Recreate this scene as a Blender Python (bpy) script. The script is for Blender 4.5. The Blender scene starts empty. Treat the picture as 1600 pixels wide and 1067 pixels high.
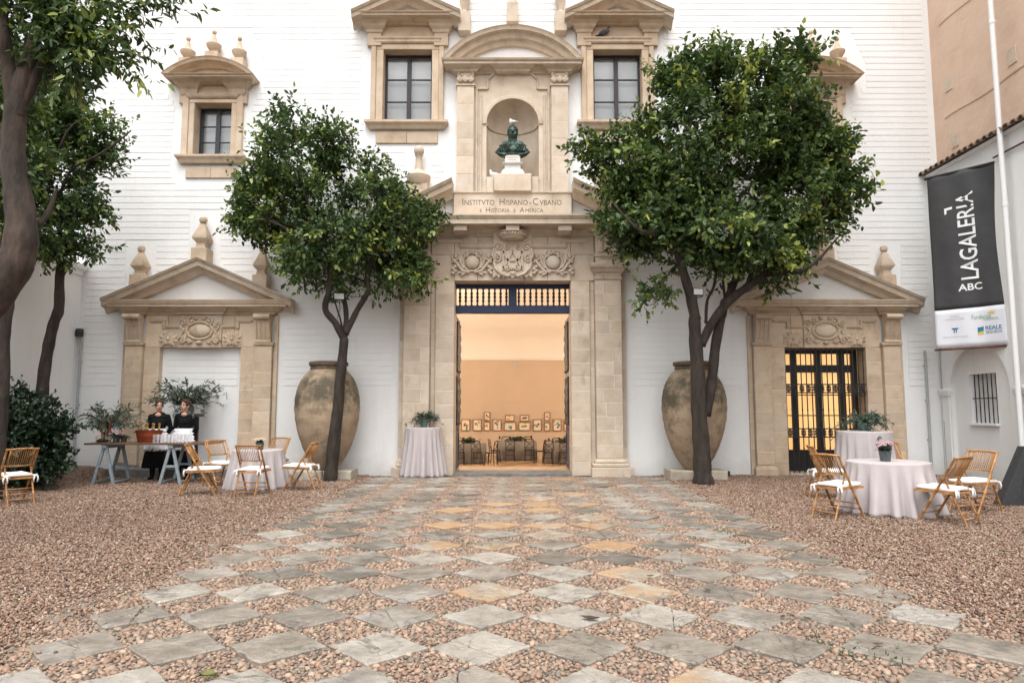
import bpy, math, random
import numpy as np
from mathutils import Vector, Matrix
random.seed(7); rng = np.random.default_rng(7)
R = math.radians; PI = math.pi
sc = bpy.context.scene
col = sc.collection
# ------------------------------------------------------------------ camera
CAMH = 1.55; FPX = 1067.0; TILT = math.atan(103 / FPX); Y0 = 15.9
cam_d = bpy.data.cameras.new('camera'); cam = bpy.data.objects.new('camera', cam_d); col.objects.link(cam)
cam.location = (0, 0, CAMH); cam.rotation_euler = (R(90) + TILT, 0, 0)
cam_d.sensor_width = 36; cam_d.lens = 36 * FPX / 1600; cam_d.clip_end = 800
sc.camera = cam
# ------------------------------------------------------------------ sky, sun, exposure
w = bpy.data.worlds.new('World'); sc.world = w; w.use_nodes = True
nt = w.node_tree; bg = nt.nodes['Background']
sky = nt.nodes.new('ShaderNodeTexSky'); sky.sky_type = 'NISHITA'; sky.sun_disc = False
SUN_EL, SUN_ROT = R(66), R(184)
sky.sun_elevation = SUN_EL; sky.sun_rotation = SUN_ROT; sky.dust_density = 4.0; sky.air_density = 1.0
hs = nt.nodes.new('ShaderNodeHueSaturation'); hs.inputs['Saturation'].default_value = 0.12
nt.links.new(sky.outputs[0], hs.inputs['Color']); nt.links.new(hs.outputs[0], bg.inputs['Color'])
bg.inputs['Strength'].default_value = 0.15
sd = bpy.data.lights.new('sun', 'SUN'); sd.energy = .75; sd.angle = R(80); sd.color = (1, .98, .955)
sun = bpy.data.objects.new('sun', sd); col.objects.link(sun)
# light comes from behind the camera, a little to its left
sdir = Vector((math.sin(SUN_ROT) * math.cos(SUN_EL), math.cos(SUN_ROT) * math.cos(SUN_EL), math.sin(SUN_EL)))
sun.rotation_euler = sdir.to_track_quat('Z', 'Y').to_euler(); sun.location = (0, -5, 20)
sc.view_settings.view_transform = 'Standard'; sc.view_settings.look = 'None'
sc.view_settings.exposure = 1.22; sc.view_settings.gamma = 1.0
sc.render.engine = 'CYCLES'
sc.cycles.use_denoising = True
sc.cycles.max_bounces = 6; sc.cycles.diffuse_bounces = 3; sc.cycles.glossy_bounces = 2
sc.cycles.transparent_max_bounces = 12; sc.cycles.transmission_bounces = 4
sc.cycles.sample_clamp_indirect = 6.0
# ------------------------------------------------------------------ pixel helpers
CT, ST = math.cos(TILT), math.sin(TILT)
def ray(px, py):
    u = (px - 800) / FPX; v = (533.5 - py) / FPX
    return u, CT - v * ST, ST + v * CT
def PX(px, py, Y=Y0):
    u, f, z = ray(px, py); return u / f * Y
def PZ(py, Y=Y0):
    u, f, z = ray(800, py); return CAMH + z / f * Y
def P(px, py, Y=Y0): return Vector((PX(px, py, Y), Y, PZ(py, Y)))
def G(px, py, z=0.0):
    u, f, zz = ray(px, py); t = (z - CAMH) / zz
    return Vector((u * t, f * t, z))
# ------------------------------------------------------------------ materials
def srgb(r, g, b):
    return tuple(((c / 255) / 12.92 if c / 255 <= .04045 else ((c / 255 + .055) / 1.055) ** 2.4) for c in (r, g, b))
M = {}
def mat(name, c1, c2=None, rough=.7, scale=6, bump=0, bscale=40, c3=None, metal=0, objrand=0, spec=.5, detail=5, stretch=None, coord='Object', r2=None, sub=0, contrast=(.35, .65), bdist=.01):
    m = bpy.data.materials.new(name); m.use_nodes = True; n = m.node_tree.nodes; l = m.node_tree.links
    b = n['Principled BSDF']; b.inputs['Roughness'].default_value = rough; b.inputs['Metallic'].default_value = metal
    b.inputs['Specular IOR Level'].default_value = spec
    tc = n.new('ShaderNodeTexCoord'); src = tc.outputs[coord]
    if stretch:
        mp = n.new('ShaderNodeMapping'); mp.inputs['Scale'].default_value = stretch; l.new(src, mp.inputs[0]); src = mp.outputs[0]
    out = None
    if c2 is not None:
        no = n.new('ShaderNodeTexNoise'); no.inputs['Scale'].default_value = scale; no.inputs['Detail'].default_value = detail
        no.inputs['Roughness'].default_value = .6
        l.new(src, no.inputs['Vector'])
        if objrand:
            oi = n.new('ShaderNodeObjectInfo'); ad = n.new('ShaderNodeVectorMath'); ad.operation = 'ADD'
            sc_ = n.new('ShaderNodeVectorMath'); sc_.operation = 'SCALE'; sc_.inputs['Scale'].default_value = 31
            cx = n.new('ShaderNodeCombineXYZ'); l.new(oi.outputs['Random'], cx.inputs[0]); l.new(oi.outputs['Random'], cx.inputs[2])
            l.new(cx.outputs[0], sc_.inputs[0]); l.new(src, ad.inputs[0]); l.new(sc_.outputs[0], ad.inputs[1]); l.new(ad.outputs[0], no.inputs['Vector'])
        rp = n.new('ShaderNodeValToRGB'); e = rp.color_ramp.elements
        e[0].position, e[1].position = contrast; e[0].color = (*c1, 1); e[1].color = (*c2, 1)
        if c3: k = e.new(.5 * (contrast[0] + contrast[1])); k.color = (*c3, 1)
        l.new(no.outputs['Fac'], rp.inputs[0]); out = rp.outputs[0]
        if r2 is not None:
            mr = n.new('ShaderNodeMapRange'); mr.inputs['From Min'].default_value = contrast[0]; mr.inputs['From Max'].default_value = contrast[1]
            mr.inputs['To Min'].default_value = rough; mr.inputs['To Max'].default_value = r2
            l.new(no.outputs['Fac'], mr.inputs[0]); l.new(mr.outputs[0], b.inputs['Roughness'])
    else:
        rgb = n.new('ShaderNodeRGB'); rgb.outputs[0].default_value = (*c1, 1); out = rgb.outputs[0]
    if objrand:
        oi2 = n.new('ShaderNodeObjectInfo'); mr = n.new('ShaderNodeMapRange')
        mr.inputs['To Min'].default_value = 1 - objrand; mr.inputs['To Max'].default_value = 1 + objrand
        l.new(oi2.outputs['Random'], mr.inputs[0])
        hv = n.new('ShaderNodeHueSaturation'); l.new(mr.outputs[0], hv.inputs['Value']); l.new(out, hv.inputs['Color']); out = hv.outputs[0]
    l.new(out, b.inputs['Base Color'])
    if bump:
        nb = n.new('ShaderNodeTexNoise'); nb.inputs['Scale'].default_value = bscale; nb.inputs['Detail'].default_value = 6
        l.new(src, nb.inputs['Vector']); bp = n.new('ShaderNodeBump'); bp.inputs['Strength'].default_value = bump; bp.inputs['Distance'].default_value = bdist
        l.new(nb.outputs['Fac'], bp.inputs['Height']); l.new(bp.outputs[0], b.inputs['Normal'])
    M[name] = m; m['_out'] = 0
    return m
mat('white_wall', (.76, .76, .745), (.82, .82, .81), rough=.85, scale=.9, bump=.25, bscale=14, bdist=.02)
mat('white_wall_dirty', (.77, .77, .755), (.83, .83, .82), rough=.9, scale=.7, bump=.4, bscale=8, bdist=.03, stretch=(1, 1, .35), contrast=(.25, .6))
def weather(name, layers):
    m = M[name]; n = m.node_tree.nodes; l = m.node_tree.links; b = n['Principled BSDF']; tc = n.new('ShaderNodeTexCoord'); cur = b.inputs['Base Color'].links[0].from_socket
    for (st, scale, lo, hi, colour, amt, base) in layers:
        mp = n.new('ShaderNodeMapping'); mp.inputs['Scale'].default_value = st; l.new(tc.outputs['Object'], mp.inputs[0])
        no = n.new('ShaderNodeTexNoise'); no.inputs['Scale'].default_value = scale; no.inputs['Detail'].default_value = 8; no.inputs['Roughness'].default_value = .68; l.new(mp.outputs[0], no.inputs['Vector']); f = no.outputs['Fac']
        if base:     # splash dirt that climbs unevenly from the ground
            sx = n.new('ShaderNodeSeparateXYZ'); l.new(tc.outputs['Object'], sx.inputs[0]); ma = n.new('ShaderNodeMath'); ma.operation = 'MULTIPLY_ADD'; ma.inputs[1].default_value = -base; l.new(sx.outputs['Z'], ma.inputs[0]); l.new(f, ma.inputs[2]); f = ma.outputs[0]
        mr = n.new('ShaderNodeMapRange'); mr.inputs['From Min'].default_value = lo; mr.inputs['From Max'].default_value = hi; mr.inputs['To Max'].default_value = amt; l.new(f, mr.inputs[0])
        mx = n.new('ShaderNodeMix'); mx.data_type = 'RGBA'; l.new(mr.outputs[0], mx.inputs[0]); l.new(cur, mx.inputs[6]); mx.inputs[7].default_value = (*colour, 1); cur = mx.outputs[2]
    l.new(cur, b.inputs['Base Color'])
weather('white_wall', [((1, 1, .10), 3.2, .54, .74, (.60, .585, .55), .30, 0), ((1, 1, 1), 2.4, .10, .62, (.50, .46, .40), .5, .9)])
weather('white_wall_dirty', [((1, 1, .12), 2.4, .54, .74, (.60, .585, .55), .35, 0), ((1, 1, 1), 2.4, .10, .62, (.50, .46, .40), .5, .9)])
mat('stone', (.45, .36, .265), (.61, .52, .42), rough=.85, scale=2.6, bump=.35, bscale=45, c3=(.55, .45, .345), objrand=.10, contrast=(.28, .68))
mat('stone_worn', (.37, .29, .215), (.57, .475, .375), rough=.88, scale=4.5, bump=.45, bscale=40, c3=(.51, .415, .315), contrast=(.25, .7))
mat('stone_tan', (.44, .325, .22), (.60, .48, .36), rough=.85, scale=2.6, bump=.35, bscale=45, c3=(.54, .415, .295), objrand=.10, contrast=(.28, .68))
mat('tan_worn', (.355, .26, .178), (.56, .44, .325), rough=.88, scale=4.5, bump=.45, bscale=40, c3=(.49, .375, .265), contrast=(.25, .7))
mat('mortar', (.60, .54, .46), (.68, .63, .56), rough=.95, scale=10, bump=.3, bscale=60)
for k_ in ('stone', 'stone_worn', 'stone_tan', 'tan_worn'): weather(k_, [((1, 1, .45), 3.5, .58, .74, (.15, .12, .09), .5, 0), ((1, 1, 1), 1.1, .50, .72, (.56, .50, .43), .5, 0), ((1, 1, 1), 22, .64, .72, (.16, .13, .10), .55, 0)])
mat('dark_stone', (.10, .10, .095), (.2, .195, .18), rough=.85, scale=5, bump=.5, bscale=30)
mat('plinth_stone', (.34, .29, .22), (.5, .45, .37), rough=.9, scale=5, bump=.5, bscale=30)
mat('letter_ink', (.13, .11, .09), rough=.9)
mat('roof_tile', (.10, .075, .055), (.27, .19, .13), rough=.9, scale=9, bump=.4, bscale=30, objrand=.2)
mat('peach_plaster', (.50, .35, .255), (.64, .475, .36), rough=.9, scale=1.3, bump=.4, bscale=7, c3=(.60, .43, .32), contrast=(.25, .7), bdist=.03)
mat('black_iron', (.012, .012, .013), (.02, .019, .018), rough=.5, scale=20)
mat('window_wood', (.018, .014, .016), (.03, .022, .024), rough=.45, scale=12, spec=.4)
mat('window_wood_blue', (.012, .020, .026), (.018, .03, .036), rough=.45, scale=12)
mat('blind', (.66, .69, .70), (.74, .76, .77), rough=.8, scale=.6)
mat('blue_beam', (.010, .017, .055), (.016, .028, .085), rough=.5, scale=14, bump=.3, stretch=(.3, 1, 3))
mat('bark', (.018, .013, .010), (.05, .036, .027), rough=.9, scale=9, bump=1.0, bscale=22, stretch=(1, 1, .3), bdist=.03)
mat('bark_pale', (.022, .016, .012), (.075, .052, .039), rough=.9, scale=6, bump=.9, bscale=16, stretch=(1, 1, .35), bdist=.03)
mat('bamboo', (.24, .105, .032), (.47, .245, .085), rough=.42, scale=8, objrand=.14, stretch=(1, 1, .4), c3=(.38, .18, .058))
mat('bamboo_dark', (.16, .07, .025), (.30, .15, .05), rough=.45, scale=8)
mat('cushion', (.78, .77, .75), (.82, .81, .79), rough=.9, scale=5, bump=.2, bscale=120)
mat('cloth', (.44, .395, .39), (.49, .445, .44), rough=.9, scale=2, bump=.15, bscale=300, spec=.2)
mat('hall_cloth', (.20, .185, .175), (.25, .235, .22), rough=.9, scale=2, spec=.2)
mat('trestle_paint', (.22, .26, .285), (.30, .34, .36), rough=.6, scale=14, bump=.2)
mat('table_wood', (.075, .04, .024), (.15, .085, .05), rough=.5, scale=9, stretch=(.3, 3, 3), bump=.2)
mat('dark_wood', (.035, .014, .010), (.075, .03, .02), rough=.5, scale=8)
mat('copper', (.24, .050, .020), (.31, .075, .03), rough=.38, scale=6, metal=.55, bump=.15, bscale=12)
mat('gold_foil', (.62, .36, .14), (.75, .5, .22), rough=.35, metal=.8, scale=12)
mat('bottle_glass', (.02, .035, .015), rough=.1)
mat('candle_wax', (.28, .065, .015), (.36, .09, .02), rough=.5, scale=20)
mat('silver', (.5, .5, .5), rough=.25, metal=1)
mat('black_fabric', (.008, .008, .009), (.014, .014, .015), rough=.95, scale=30, spec=.15)
mat('white_fabric', (.74, .74, .76), (.80, .80, .82), rough=.9, scale=8, spec=.2)
mat('skin', (.50, .27, .19), (.56, .32, .235), rough=.5, scale=9)
mat('hair', (.028, .014, .008), (.06, .03, .018), rough=.5, scale=40, stretch=(6, 6, 1))
mat('lips', (.33, .10, .09), rough=.45)
mat('eye_dark', (.012, .01, .009), rough=.25)
mat('bronze', (.018, .03, .024), (.08, .15, .12), rough=.5, scale=7, metal=.35, bump=.4, bscale=30, c3=(.022, .045, .036))
mat('marble', (.58, .56, .51), (.68, .66, .62), rough=.6, scale=6)
mat('pigeon_white', (.72, .70, .67), (.8, .79, .77), rough=.8, scale=8)
mat('pigeon_dark', (.03, .032, .037), (.09, .09, .1), rough=.7, scale=8)
mat('banner_black', (.040, .040, .041), (.052, .052, .053), rough=.75, scale=2, bump=.2, bscale=5, bdist=.05)
mat('banner_white', (.70, .71, .75), (.75, .76, .79), rough=.75, scale=2)
mat('print_white', (.80, .80, .80), rough=.8)
mat('print_blue', (.04, .14, .33), rough=.8); mat('print_green', (.16, .36, .22), rough=.8)
mat('print_yellow', (.75, .50, .06), rough=.8); mat('print_grey', (.45, .47, .53), rough=.8); mat('print_teal', (.03, .28, .30), rough=.8)
mat('rust', (.09, .035, .022), (.16, .07, .045), rough=.8, scale=20)
mat('white_metal', (.76, .76, .75), rough=.45); mat('grey_pipe', (.33, .355, .36), (.40, .42, .42), rough=.5, scale=10)
mat('speaker_black', (.022, .023, .025), (.04, .041, .043), rough=.7, scale=30, bump=.4, bscale=150)
mat('lamp_glass', (.55, .55, .53), rough=.15)
mat('pot_glass', (.05, .10, .09), (.10, .17, .15), rough=.15, scale=9)
mat('pot_dark', (.045, .06, .068), (.09, .11, .12), rough=.3, scale=8)
mat('earth', (.06, .042, .030), (.12, .085, .062), rough=1, scale=8, bump=.6, bscale=60)
mat('gravel_bed', (.10, .068, .05), (.20, .14, .105), rough=1, scale=60, bump=.8, bscale=90)
mat('paving_bed', (.14, .115, .09), (.24, .2, .165), rough=1, scale=25, bump=.7, bscale=70)
mat('hall_wall', (.46, .37, .29), (.49, .395, .31), rough=.9, scale=1)
mat('hall_ceiling', (.78, .76, .73), (.80, .78, .75), rough=.9, scale=1)
mat('hall_floor', (.46, .31, .18), (.56, .39, .24), rough=.22, scale=1.5)
mat('hall_floor_dark', (.05, .03, .02), rough=.3)
mat('hall_chair', (.016, .012, .010), (.028, .02, .016), rough=.4, scale=9)
mat('picture_frame', (.20, .10, .035), rough=.45); mat('picture_mat', (.66, .60, .51), rough=.9)
mat('petal_pink', (.50, .20, .28), (.66, .36, .43), rough=.7, scale=20, objrand=.1)
mat('petal_cream', (.65, .58, .42), rough=.7); mat('petal_orange', (.55, .24, .07), rough=.7)
mat('dead_leaf', (.05, .028, .018), (.11, .06, .03), rough=.7, scale=20, objrand=.3)
mat('glass_frost', (.78, .77, .79), rough=.25, spec=.5)
mat('glass_clear', (.8, .84, .84), rough=.08)
g = M['glass_clear']; n = g.node_tree.nodes; l = g.node_tree.links
tr = n.new('ShaderNodeBsdfTransparent'); gl = n.new('ShaderNodeBsdfGlossy'); gl.inputs['Roughness'].default_value = .05
fr = n.new('ShaderNodeFresnel'); fr.inputs[0].default_value = 1.5; mx = n.new('ShaderNodeMixShader')
l.new(fr.outputs[0], mx.inputs[0]); l.new(tr.outputs[0], mx.inputs[1]); l.new(gl.outputs[0], mx.inputs[2]); l.new(mx.outputs[0], n['Material Output'].inputs[0])
g = M['glass_frost']; n = g.node_tree.nodes; l = g.node_tree.links
tr = n.new('ShaderNodeBsdfTransparent'); mx = n.new('ShaderNodeMixShader'); mx.inputs[0].default_value = .22
l.new(tr.outputs[0], mx.inputs[1]); l.new(n['Principled BSDF'].outputs[0], mx.inputs[2]); l.new(mx.outputs[0], n['Material Output'].inputs[0])
def emit_mat(name, c, s):
    m = bpy.data.materials.new(name); m.use_nodes = True; b = m.node_tree.nodes['Principled BSDF']
    b.inputs['Base Color'].default_value = (*c, 1); b.inputs['Emission Color'].default_value = (*c, 1); b.inputs['Emission Strength'].default_value = s
    M[name] = m
emit_mat('lamp_glow', (1, .78, .5), 14)
def amber_glow():
    m = mat('amber_glow', (.72, .42, .17), rough=.5); n = m.node_tree.nodes; l = m.node_tree.links; b = n['Principled BSDF']
    tc = n.new('ShaderNodeTexCoord'); no = n.new('ShaderNodeTexNoise'); no.inputs['Scale'].default_value = .9; no.inputs['Detail'].default_value = 1
    l.new(tc.outputs['Object'], no.inputs['Vector']); rp = n.new('ShaderNodeValToRGB')
    rp.color_ramp.elements[0].color = (.86, .47, .17, 1); rp.color_ramp.elements[1].color = (.98, .60, .26, 1)
    rp.color_ramp.elements[0].position = .35; rp.color_ramp.elements[1].position = .65
    l.new(no.outputs[0], rp.inputs[0]); l.new(rp.outputs[0], b.inputs['Emission Color']); b.inputs['Emission Strength'].default_value = .43
amber_glow()
def leaf_mat(name, dark, mid, light, rough=.4, trans=.25):
    m = bpy.data.materials.new(name); m.use_nodes = True; n = m.node_tree.nodes; l = m.node_tree.links; b = n['Principled BSDF']
    at = n.new('ShaderNodeAttribute'); at.attribute_name = 'tint'; rp = n.new('ShaderNodeValToRGB'); e = rp.color_ramp.elements
    e[0].color = (*dark, 1); e[1].color = (*light, 1); k = e.new(.55); k.color = (*mid, 1); e[1].position = .55; e[2].position = 1.0
    e[1].color = (*mid, 1); e[2].color = (*light, 1)
    l.new(at.outputs['Fac'], rp.inputs[0]); l.new(rp.outputs[0], b.inputs['Base Color']); b.inputs['Roughness'].default_value = rough
    tl = n.new('ShaderNodeBsdfTranslucent'); l.new(rp.outputs[0], tl.inputs[0]); mx = n.new('ShaderNodeMixShader'); mx.inputs[0].default_value = trans
    l.new(b.outputs[0], mx.inputs[1]); l.new(tl.outputs[0], mx.inputs[2]); l.new(mx.outputs[0], n['Material Output'].inputs[0]); M[name] = m
leaf_mat('citrus_leaf', (.022, .045, .014), (.080, .138, .034), (.36, .40, .075), rough=.46, trans=.3)
leaf_mat('bush_leaf', (.010, .024, .012), (.026, .058, .024), (.07, .13, .04), rough=.45)
leaf_mat('olive_leaf', (.045, .066, .045), (.095, .13, .09), (.23, .27, .19), rough=.5)
def pebble_mat(name, inst, stops):
    m = bpy.data.materials.new(name); m.use_nodes = True; n = m.node_tree.nodes; l = m.node_tree.links; b = n['Principled BSDF']
    if inst:
        at = n.new('ShaderNodeAttribute'); at.attribute_type = 'INSTANCER'; at.attribute_name = 'tint'; f = at.outputs['Fac']
    else:
        at = n.new('ShaderNodeObjectInfo'); f = at.outputs['Random']
    rp = n.new('ShaderNodeValToRGB'); e = rp.color_ramp.elements; rp.color_ramp.interpolation = 'LINEAR'
    while len(e) < len(stops): e.new(.5)
    stops = [(r_ * .84, g_ * .77, b_ * .695) for r_, g_, b_ in stops]
    for i, c in enumerate(stops): e[i].position = i / (len(stops) - 1); e[i].color = (*c, 1)
    tc = n.new('ShaderNodeTexCoord'); no = n.new('ShaderNodeTexNoise'); no.inputs['Scale'].default_value = 40; l.new(tc.outputs['Object'], no.inputs['Vector'])
    mr = n.new('ShaderNodeMapRange'); mr.inputs['To Min'].default_value = .75; mr.inputs['To Max'].default_value = 1.2; l.new(no.outputs[0], mr.inputs[0])
    hv = n.new('ShaderNodeHueSaturation'); l.new(f, rp.inputs[0]); l.new(rp.outputs[0], hv.inputs['Color']); l.new(mr.outputs[0], hv.inputs['Value'])
    l.new(hv.outputs[0], b.inputs['Base Color']); b.inputs['Roughness'].default_value = .55; M[name] = m
GRAV = [(.07, .045, .035), (.20, .12, .085), (.33, .225, .165), (.24, .14, .10), (.42, .32, .25), (.15, .10, .078), (.33, .21, .15), (.23, .19, .16), (.50, .42, .345), (.12, .085, .07)]
PEB = [(.17, .13, .10), (.32, .22, .165), (.26, .205, .165), (.42, .32, .25), (.20, .185, .165), (.35, .225, .165), (.47, .385, .31), (.25, .155, .115), (.37, .29, .23), (.14, .125, .11), (.40, .27, .20)]
pebble_mat('gravel_stone', True, GRAV); pebble_mat('pebble_inst', True, PEB); pebble_mat('pebble_obj', False, PEB)
def slab_mat(name, c1, c2, c3, ochre):
    m = mat(name, c1, c2, rough=.62, scale=5.5, bump=1.0, bscale=18, c3=c3, objrand=.13, contrast=(.22, .75), r2=.36, bdist=.02, detail=9, spec=.38); n = m.node_tree.nodes; l = m.node_tree.links; b = n['Principled BSDF']
    cur = b.inputs['Base Color'].links[0].from_socket; tc = n.new('ShaderNodeTexCoord'); oi = n.new('ShaderNodeObjectInfo'); cx = n.new('ShaderNodeCombineXYZ'); mu = n.new('ShaderNodeMath'); mu.operation = 'MULTIPLY'; mu.inputs[1].default_value = 57
    l.new(oi.outputs['Random'], mu.inputs[0]); l.new(mu.outputs[0], cx.inputs[2]); ad = n.new('ShaderNodeVectorMath'); ad.operation = 'ADD'; l.new(tc.outputs['Object'], ad.inputs[0]); l.new(cx.outputs[0], ad.inputs[1])
    def layer(cur, scale, lo, hi, colour, amt, rough=.6, ridge=False, dist=0):
        no = n.new('ShaderNodeTexNoise'); no.inputs['Scale'].default_value = scale; no.inputs['Detail'].default_value = 6; no.inputs['Roughness'].default_value = rough; no.inputs['Distortion'].default_value = dist; l.new(ad.outputs[0], no.inputs['Vector']); f = no.outputs['Fac']
        if ridge:
            s1 = n.new('ShaderNodeMath'); s1.operation = 'SUBTRACT'; s1.inputs[1].default_value = .5; l.new(f, s1.inputs[0]); s2 = n.new('ShaderNodeMath'); s2.operation = 'ABSOLUTE'; l.new(s1.outputs[0], s2.inputs[0]); f = s2.outputs[0]
        mr = n.new('ShaderNodeMapRange'); mr.inputs['From Min'].default_value = lo; mr.inputs['From Max'].default_value = hi; mr.inputs['To Max'].default_value = amt; l.new(f, mr.inputs[0])
        mx = n.new('ShaderNodeMix'); mx.data_type = 'RGBA'; l.new(mr.outputs[0], mx.inputs[0]); l.new(cur, mx.inputs[6]); mx.inputs[7].default_value = (*colour, 1); return mx.outputs[2]
    cur = layer(cur, 1.6, .52, .72, (.44, .415, .375), .6)            # paler worn patches
    cur = layer(cur, 2.3, .56, .68, (.07, .06, .048), .62, rough=.78)    # dark damp blotches
    cur = layer(cur, 2.0, .012, .003, (.06, .053, .045), .55, ridge=True, dist=.6, rough=.55)   # hairline cracks and veins
    cur = layer(cur, 34, .62, .70, (.08, .07, .058), .7)                # pits
    if ochre: cur = layer(cur, 1.3, .44, .56, (.40, .215, .085), ochre)
    l.new(cur, b.inputs['Base Color']); return m
slab_mat('slab_grey', (.12, .102, .082), (.32, .285, .24), (.21, .182, .149), 0)
slab_mat('slab_pale', (.17, .15, .125), (.42, .385, .335), (.29, .262, .222), 0)
slab_mat('slab_dark', (.085, .074, .06), (.24, .213, .177), (.15, .132, .108), 0)
slab_mat('slab_ochre', (.20, .165, .125), (.42, .38, .32), (.28, .235, .18), .6)
# ------------------------------------------------------------------ mesh builder
OFF = {}
class MB:
    def __init__(s): s.v = []; s.f = []
    def add(s, vs, fs):
        o = len(s.v); s.v += [tuple(v) for v in vs]; s.f += [tuple(i + o for i in f) for f in fs]; return s
    def box(s, x0, x1, y0, y1, z0, z1):
        return s.add([(x0, y0, z0), (x1, y0, z0), (x1, y1, z0), (x0, y1, z0), (x0, y0, z1), (x1, y0, z1), (x1, y1, z1), (x0, y1, z1)],
                     [(0, 3, 2, 1), (4, 5, 6, 7), (0, 1, 5, 4), (1, 2, 6, 5), (2, 3, 7, 6), (3, 0, 4, 7)])
    def cbox(s, x0, x1, y0, y1, z0, z1, c=.01):   # box with chamfered front (low-y) edges
        return s.add([(x0, y1, z0), (x1, y1, z0), (x1, y1, z1), (x0, y1, z1), (x0, y0 + c, z0), (x1, y0 + c, z0), (x1, y0 + c, z1), (x0, y0 + c, z1),
                      (x0 + c, y0, z0 + c), (x1 - c, y0, z0 + c), (x1 - c, y0, z1 - c), (x0 + c, y0, z1 - c)],
                     [(0, 3, 2, 1), (0, 1, 5, 4), (1, 2, 6, 5), (2, 3, 7, 6), (3, 0, 4, 7), (4, 5, 9, 8), (5, 6, 10, 9), (6, 7, 11, 10), (7, 4, 8, 11), (8, 9, 10, 11)])
    def bar(s, a, b, w, d=None, up=(0, 0, 1)):
        a, b = Vector(a), Vector(b); t = (b - a).normalized(); upv = Vector(up)
        if abs(t.dot(upv)) > .95: upv = Vector((0, 1, 0))
        x = t.cross(upv).normalized() * w / 2; y = x.normalized().cross(t).normalized() * (d or w) / 2
        vs = [p + sx * x + sy * y for p in (a, b) for sx, sy in ((-1, -1), (1, -1), (1, 1), (-1, 1))]
        return s.add(vs, [(0, 1, 2, 3), (7, 6, 5, 4), (0, 4, 5, 1), (1, 5, 6, 2), (2, 6, 7, 3), (3, 7, 4, 0)])
    def rings(s, rs, cap0=True, cap1=True, closed=True):
        n = len(rs[0]); vs = [p for r in rs for p in r]; fs = []
        for i in range(len(rs) - 1):
            for j in range(n if closed else n - 1):
                k = (j + 1) % n; fs.append((i * n + j, i * n + k, (i + 1) * n + k, (i + 1) * n + j))
        if cap0: fs.append(tuple(range(n))[::-1])
        if cap1: fs.append(tuple((len(rs) - 1) * n + j for j in range(n)))
        return s.add(vs, fs)
    def tube(s, pts, rad, n=8):
        pts = [Vector(p) for p in pts]; rad = rad if hasattr(rad, '__len__') else [rad] * len(pts)
        rs = []; px = None
        for i, p in enumerate(pts):
            t = (pts[min(i + 1, len(pts) - 1)] - pts[max(i - 1, 0)]).normalized()
            if px is None: px = t.orthogonal().normalized()
            px = (px - t * px.dot(t)).normalized(); py = t.cross(px)
            rs.append([p + rad[i] * (px * math.cos(a) + py * math.sin(a)) for a in (2 * PI * k / n for k in range(n))])
        return s.rings(rs)
    def lathe(s, prof, c=(0, 0, 0), n=24, sq=False, mod=None, cap=True):   # prof: (r,z)
        rs = []
        for r, z in prof:
            ring = []
            for k in range(n):
                a = 2 * PI * k / n + (PI / 4 if n == 4 else 0); rr = r * (math.sqrt(2) if n == 4 else 1)
                if mod: rr = mod(rr, z, a)
                ring.append((c[0] + rr * math.cos(a), c[1] + rr * math.sin(a), c[2] + z))
            rs.append(ring)
        return s.rings(rs, cap, cap)
    def ell(s, c, r, n=12, m=8, rot=None):
        rs = []
        for i in range(1, m):
            t = PI * i / m; ring = []
            for k in range(n):
                a = 2 * PI * k / n; v = Vector((r[0] * math.sin(t) * math.cos(a), r[1] * math.sin(t) * math.sin(a), -r[2] * math.cos(t)))
                if rot is not None: v = rot @ v
                ring.append(Vector(c) + v)
            rs.append(ring)
        return s.rings(rs)
    def prism(s, poly, y0, y1):     # poly in xz
        n = len(poly); return s.rings([[(x, y0, z) for x, z in poly], [(x, y1, z) for x, z in poly]])
    def cornice(s, x0, x1, yf, yb, prof):   # prof (p,z) from bottom to top
        return s.rings([[(x0 - p, yb, z), (x0 - p, yf - p, z), (x1 + p, yf - p, z), (x1 + p, yb, z)] for p, z in prof])
    def sweep(s, path, prof, yf):   # path [(x,z,nx,nz)], prof closed [(p,h)]
        return s.rings([[(x + nx * h, yf - p, z + nz * h) for p, h in prof] for x, z, nx, nz in path])
    def build(s, name, m, parent=None, smooth=False, props=None):
        me = bpy.data.meshes.new(name); o_ = OFF.get(parent, Vector((0, 0, 0)))
        me.from_pydata([(v[0] - o_[0], v[1] - o_[1], v[2] - o_[2]) for v in s.v], [], s.f); me.validate()
        import bmesh
        bm = bmesh.new(); bm.from_mesh(me); bmesh.ops.recalc_face_normals(bm, faces=bm.faces); bm.to_mesh(me); bm.free()
        if smooth:
            me.polygons.foreach_set('use_smooth', [True] * len(me.polygons))
            if smooth != 'all': me.set_sharp_from_angle(angle=R(40))
        me.materials.append(M[m] if isinstance(m, str) else m)
        ob = bpy.data.objects.new(name, me); col.objects.link(ob)
        if parent is not None: ob.parent = parent
        OFF[ob] = o_
        if props:
            for k, v in props.items(): ob[k] = v
        return ob
def tag(o, label=None, cat=None, group=None, kind=None):
    if label: o['label'] = label
    if cat: o['category'] = cat
    if group: o['group'] = group
    if kind: o['kind'] = kind
    return o
def thing(name, label, cat, loc=(0, 0, 0), rotz=0, group=None, local=False):
    o = bpy.data.objects.new(name, None); col.objects.link(o); o.location = loc; o.rotation_euler = (0, 0, rotz); o.empty_display_size = .1
    OFF[o] = Vector((0, 0, 0)) if local else Vector(loc)
    return tag(o, label, cat, group)
def part(name, parent, label=None):     # an Empty part that groups its sub-parts
    o = bpy.data.objects.new(name, None); col.objects.link(o); o.parent = parent; OFF[o] = OFF[parent]; o.empty_display_size = .1
    if label: o['label'] = label
    return o
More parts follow.
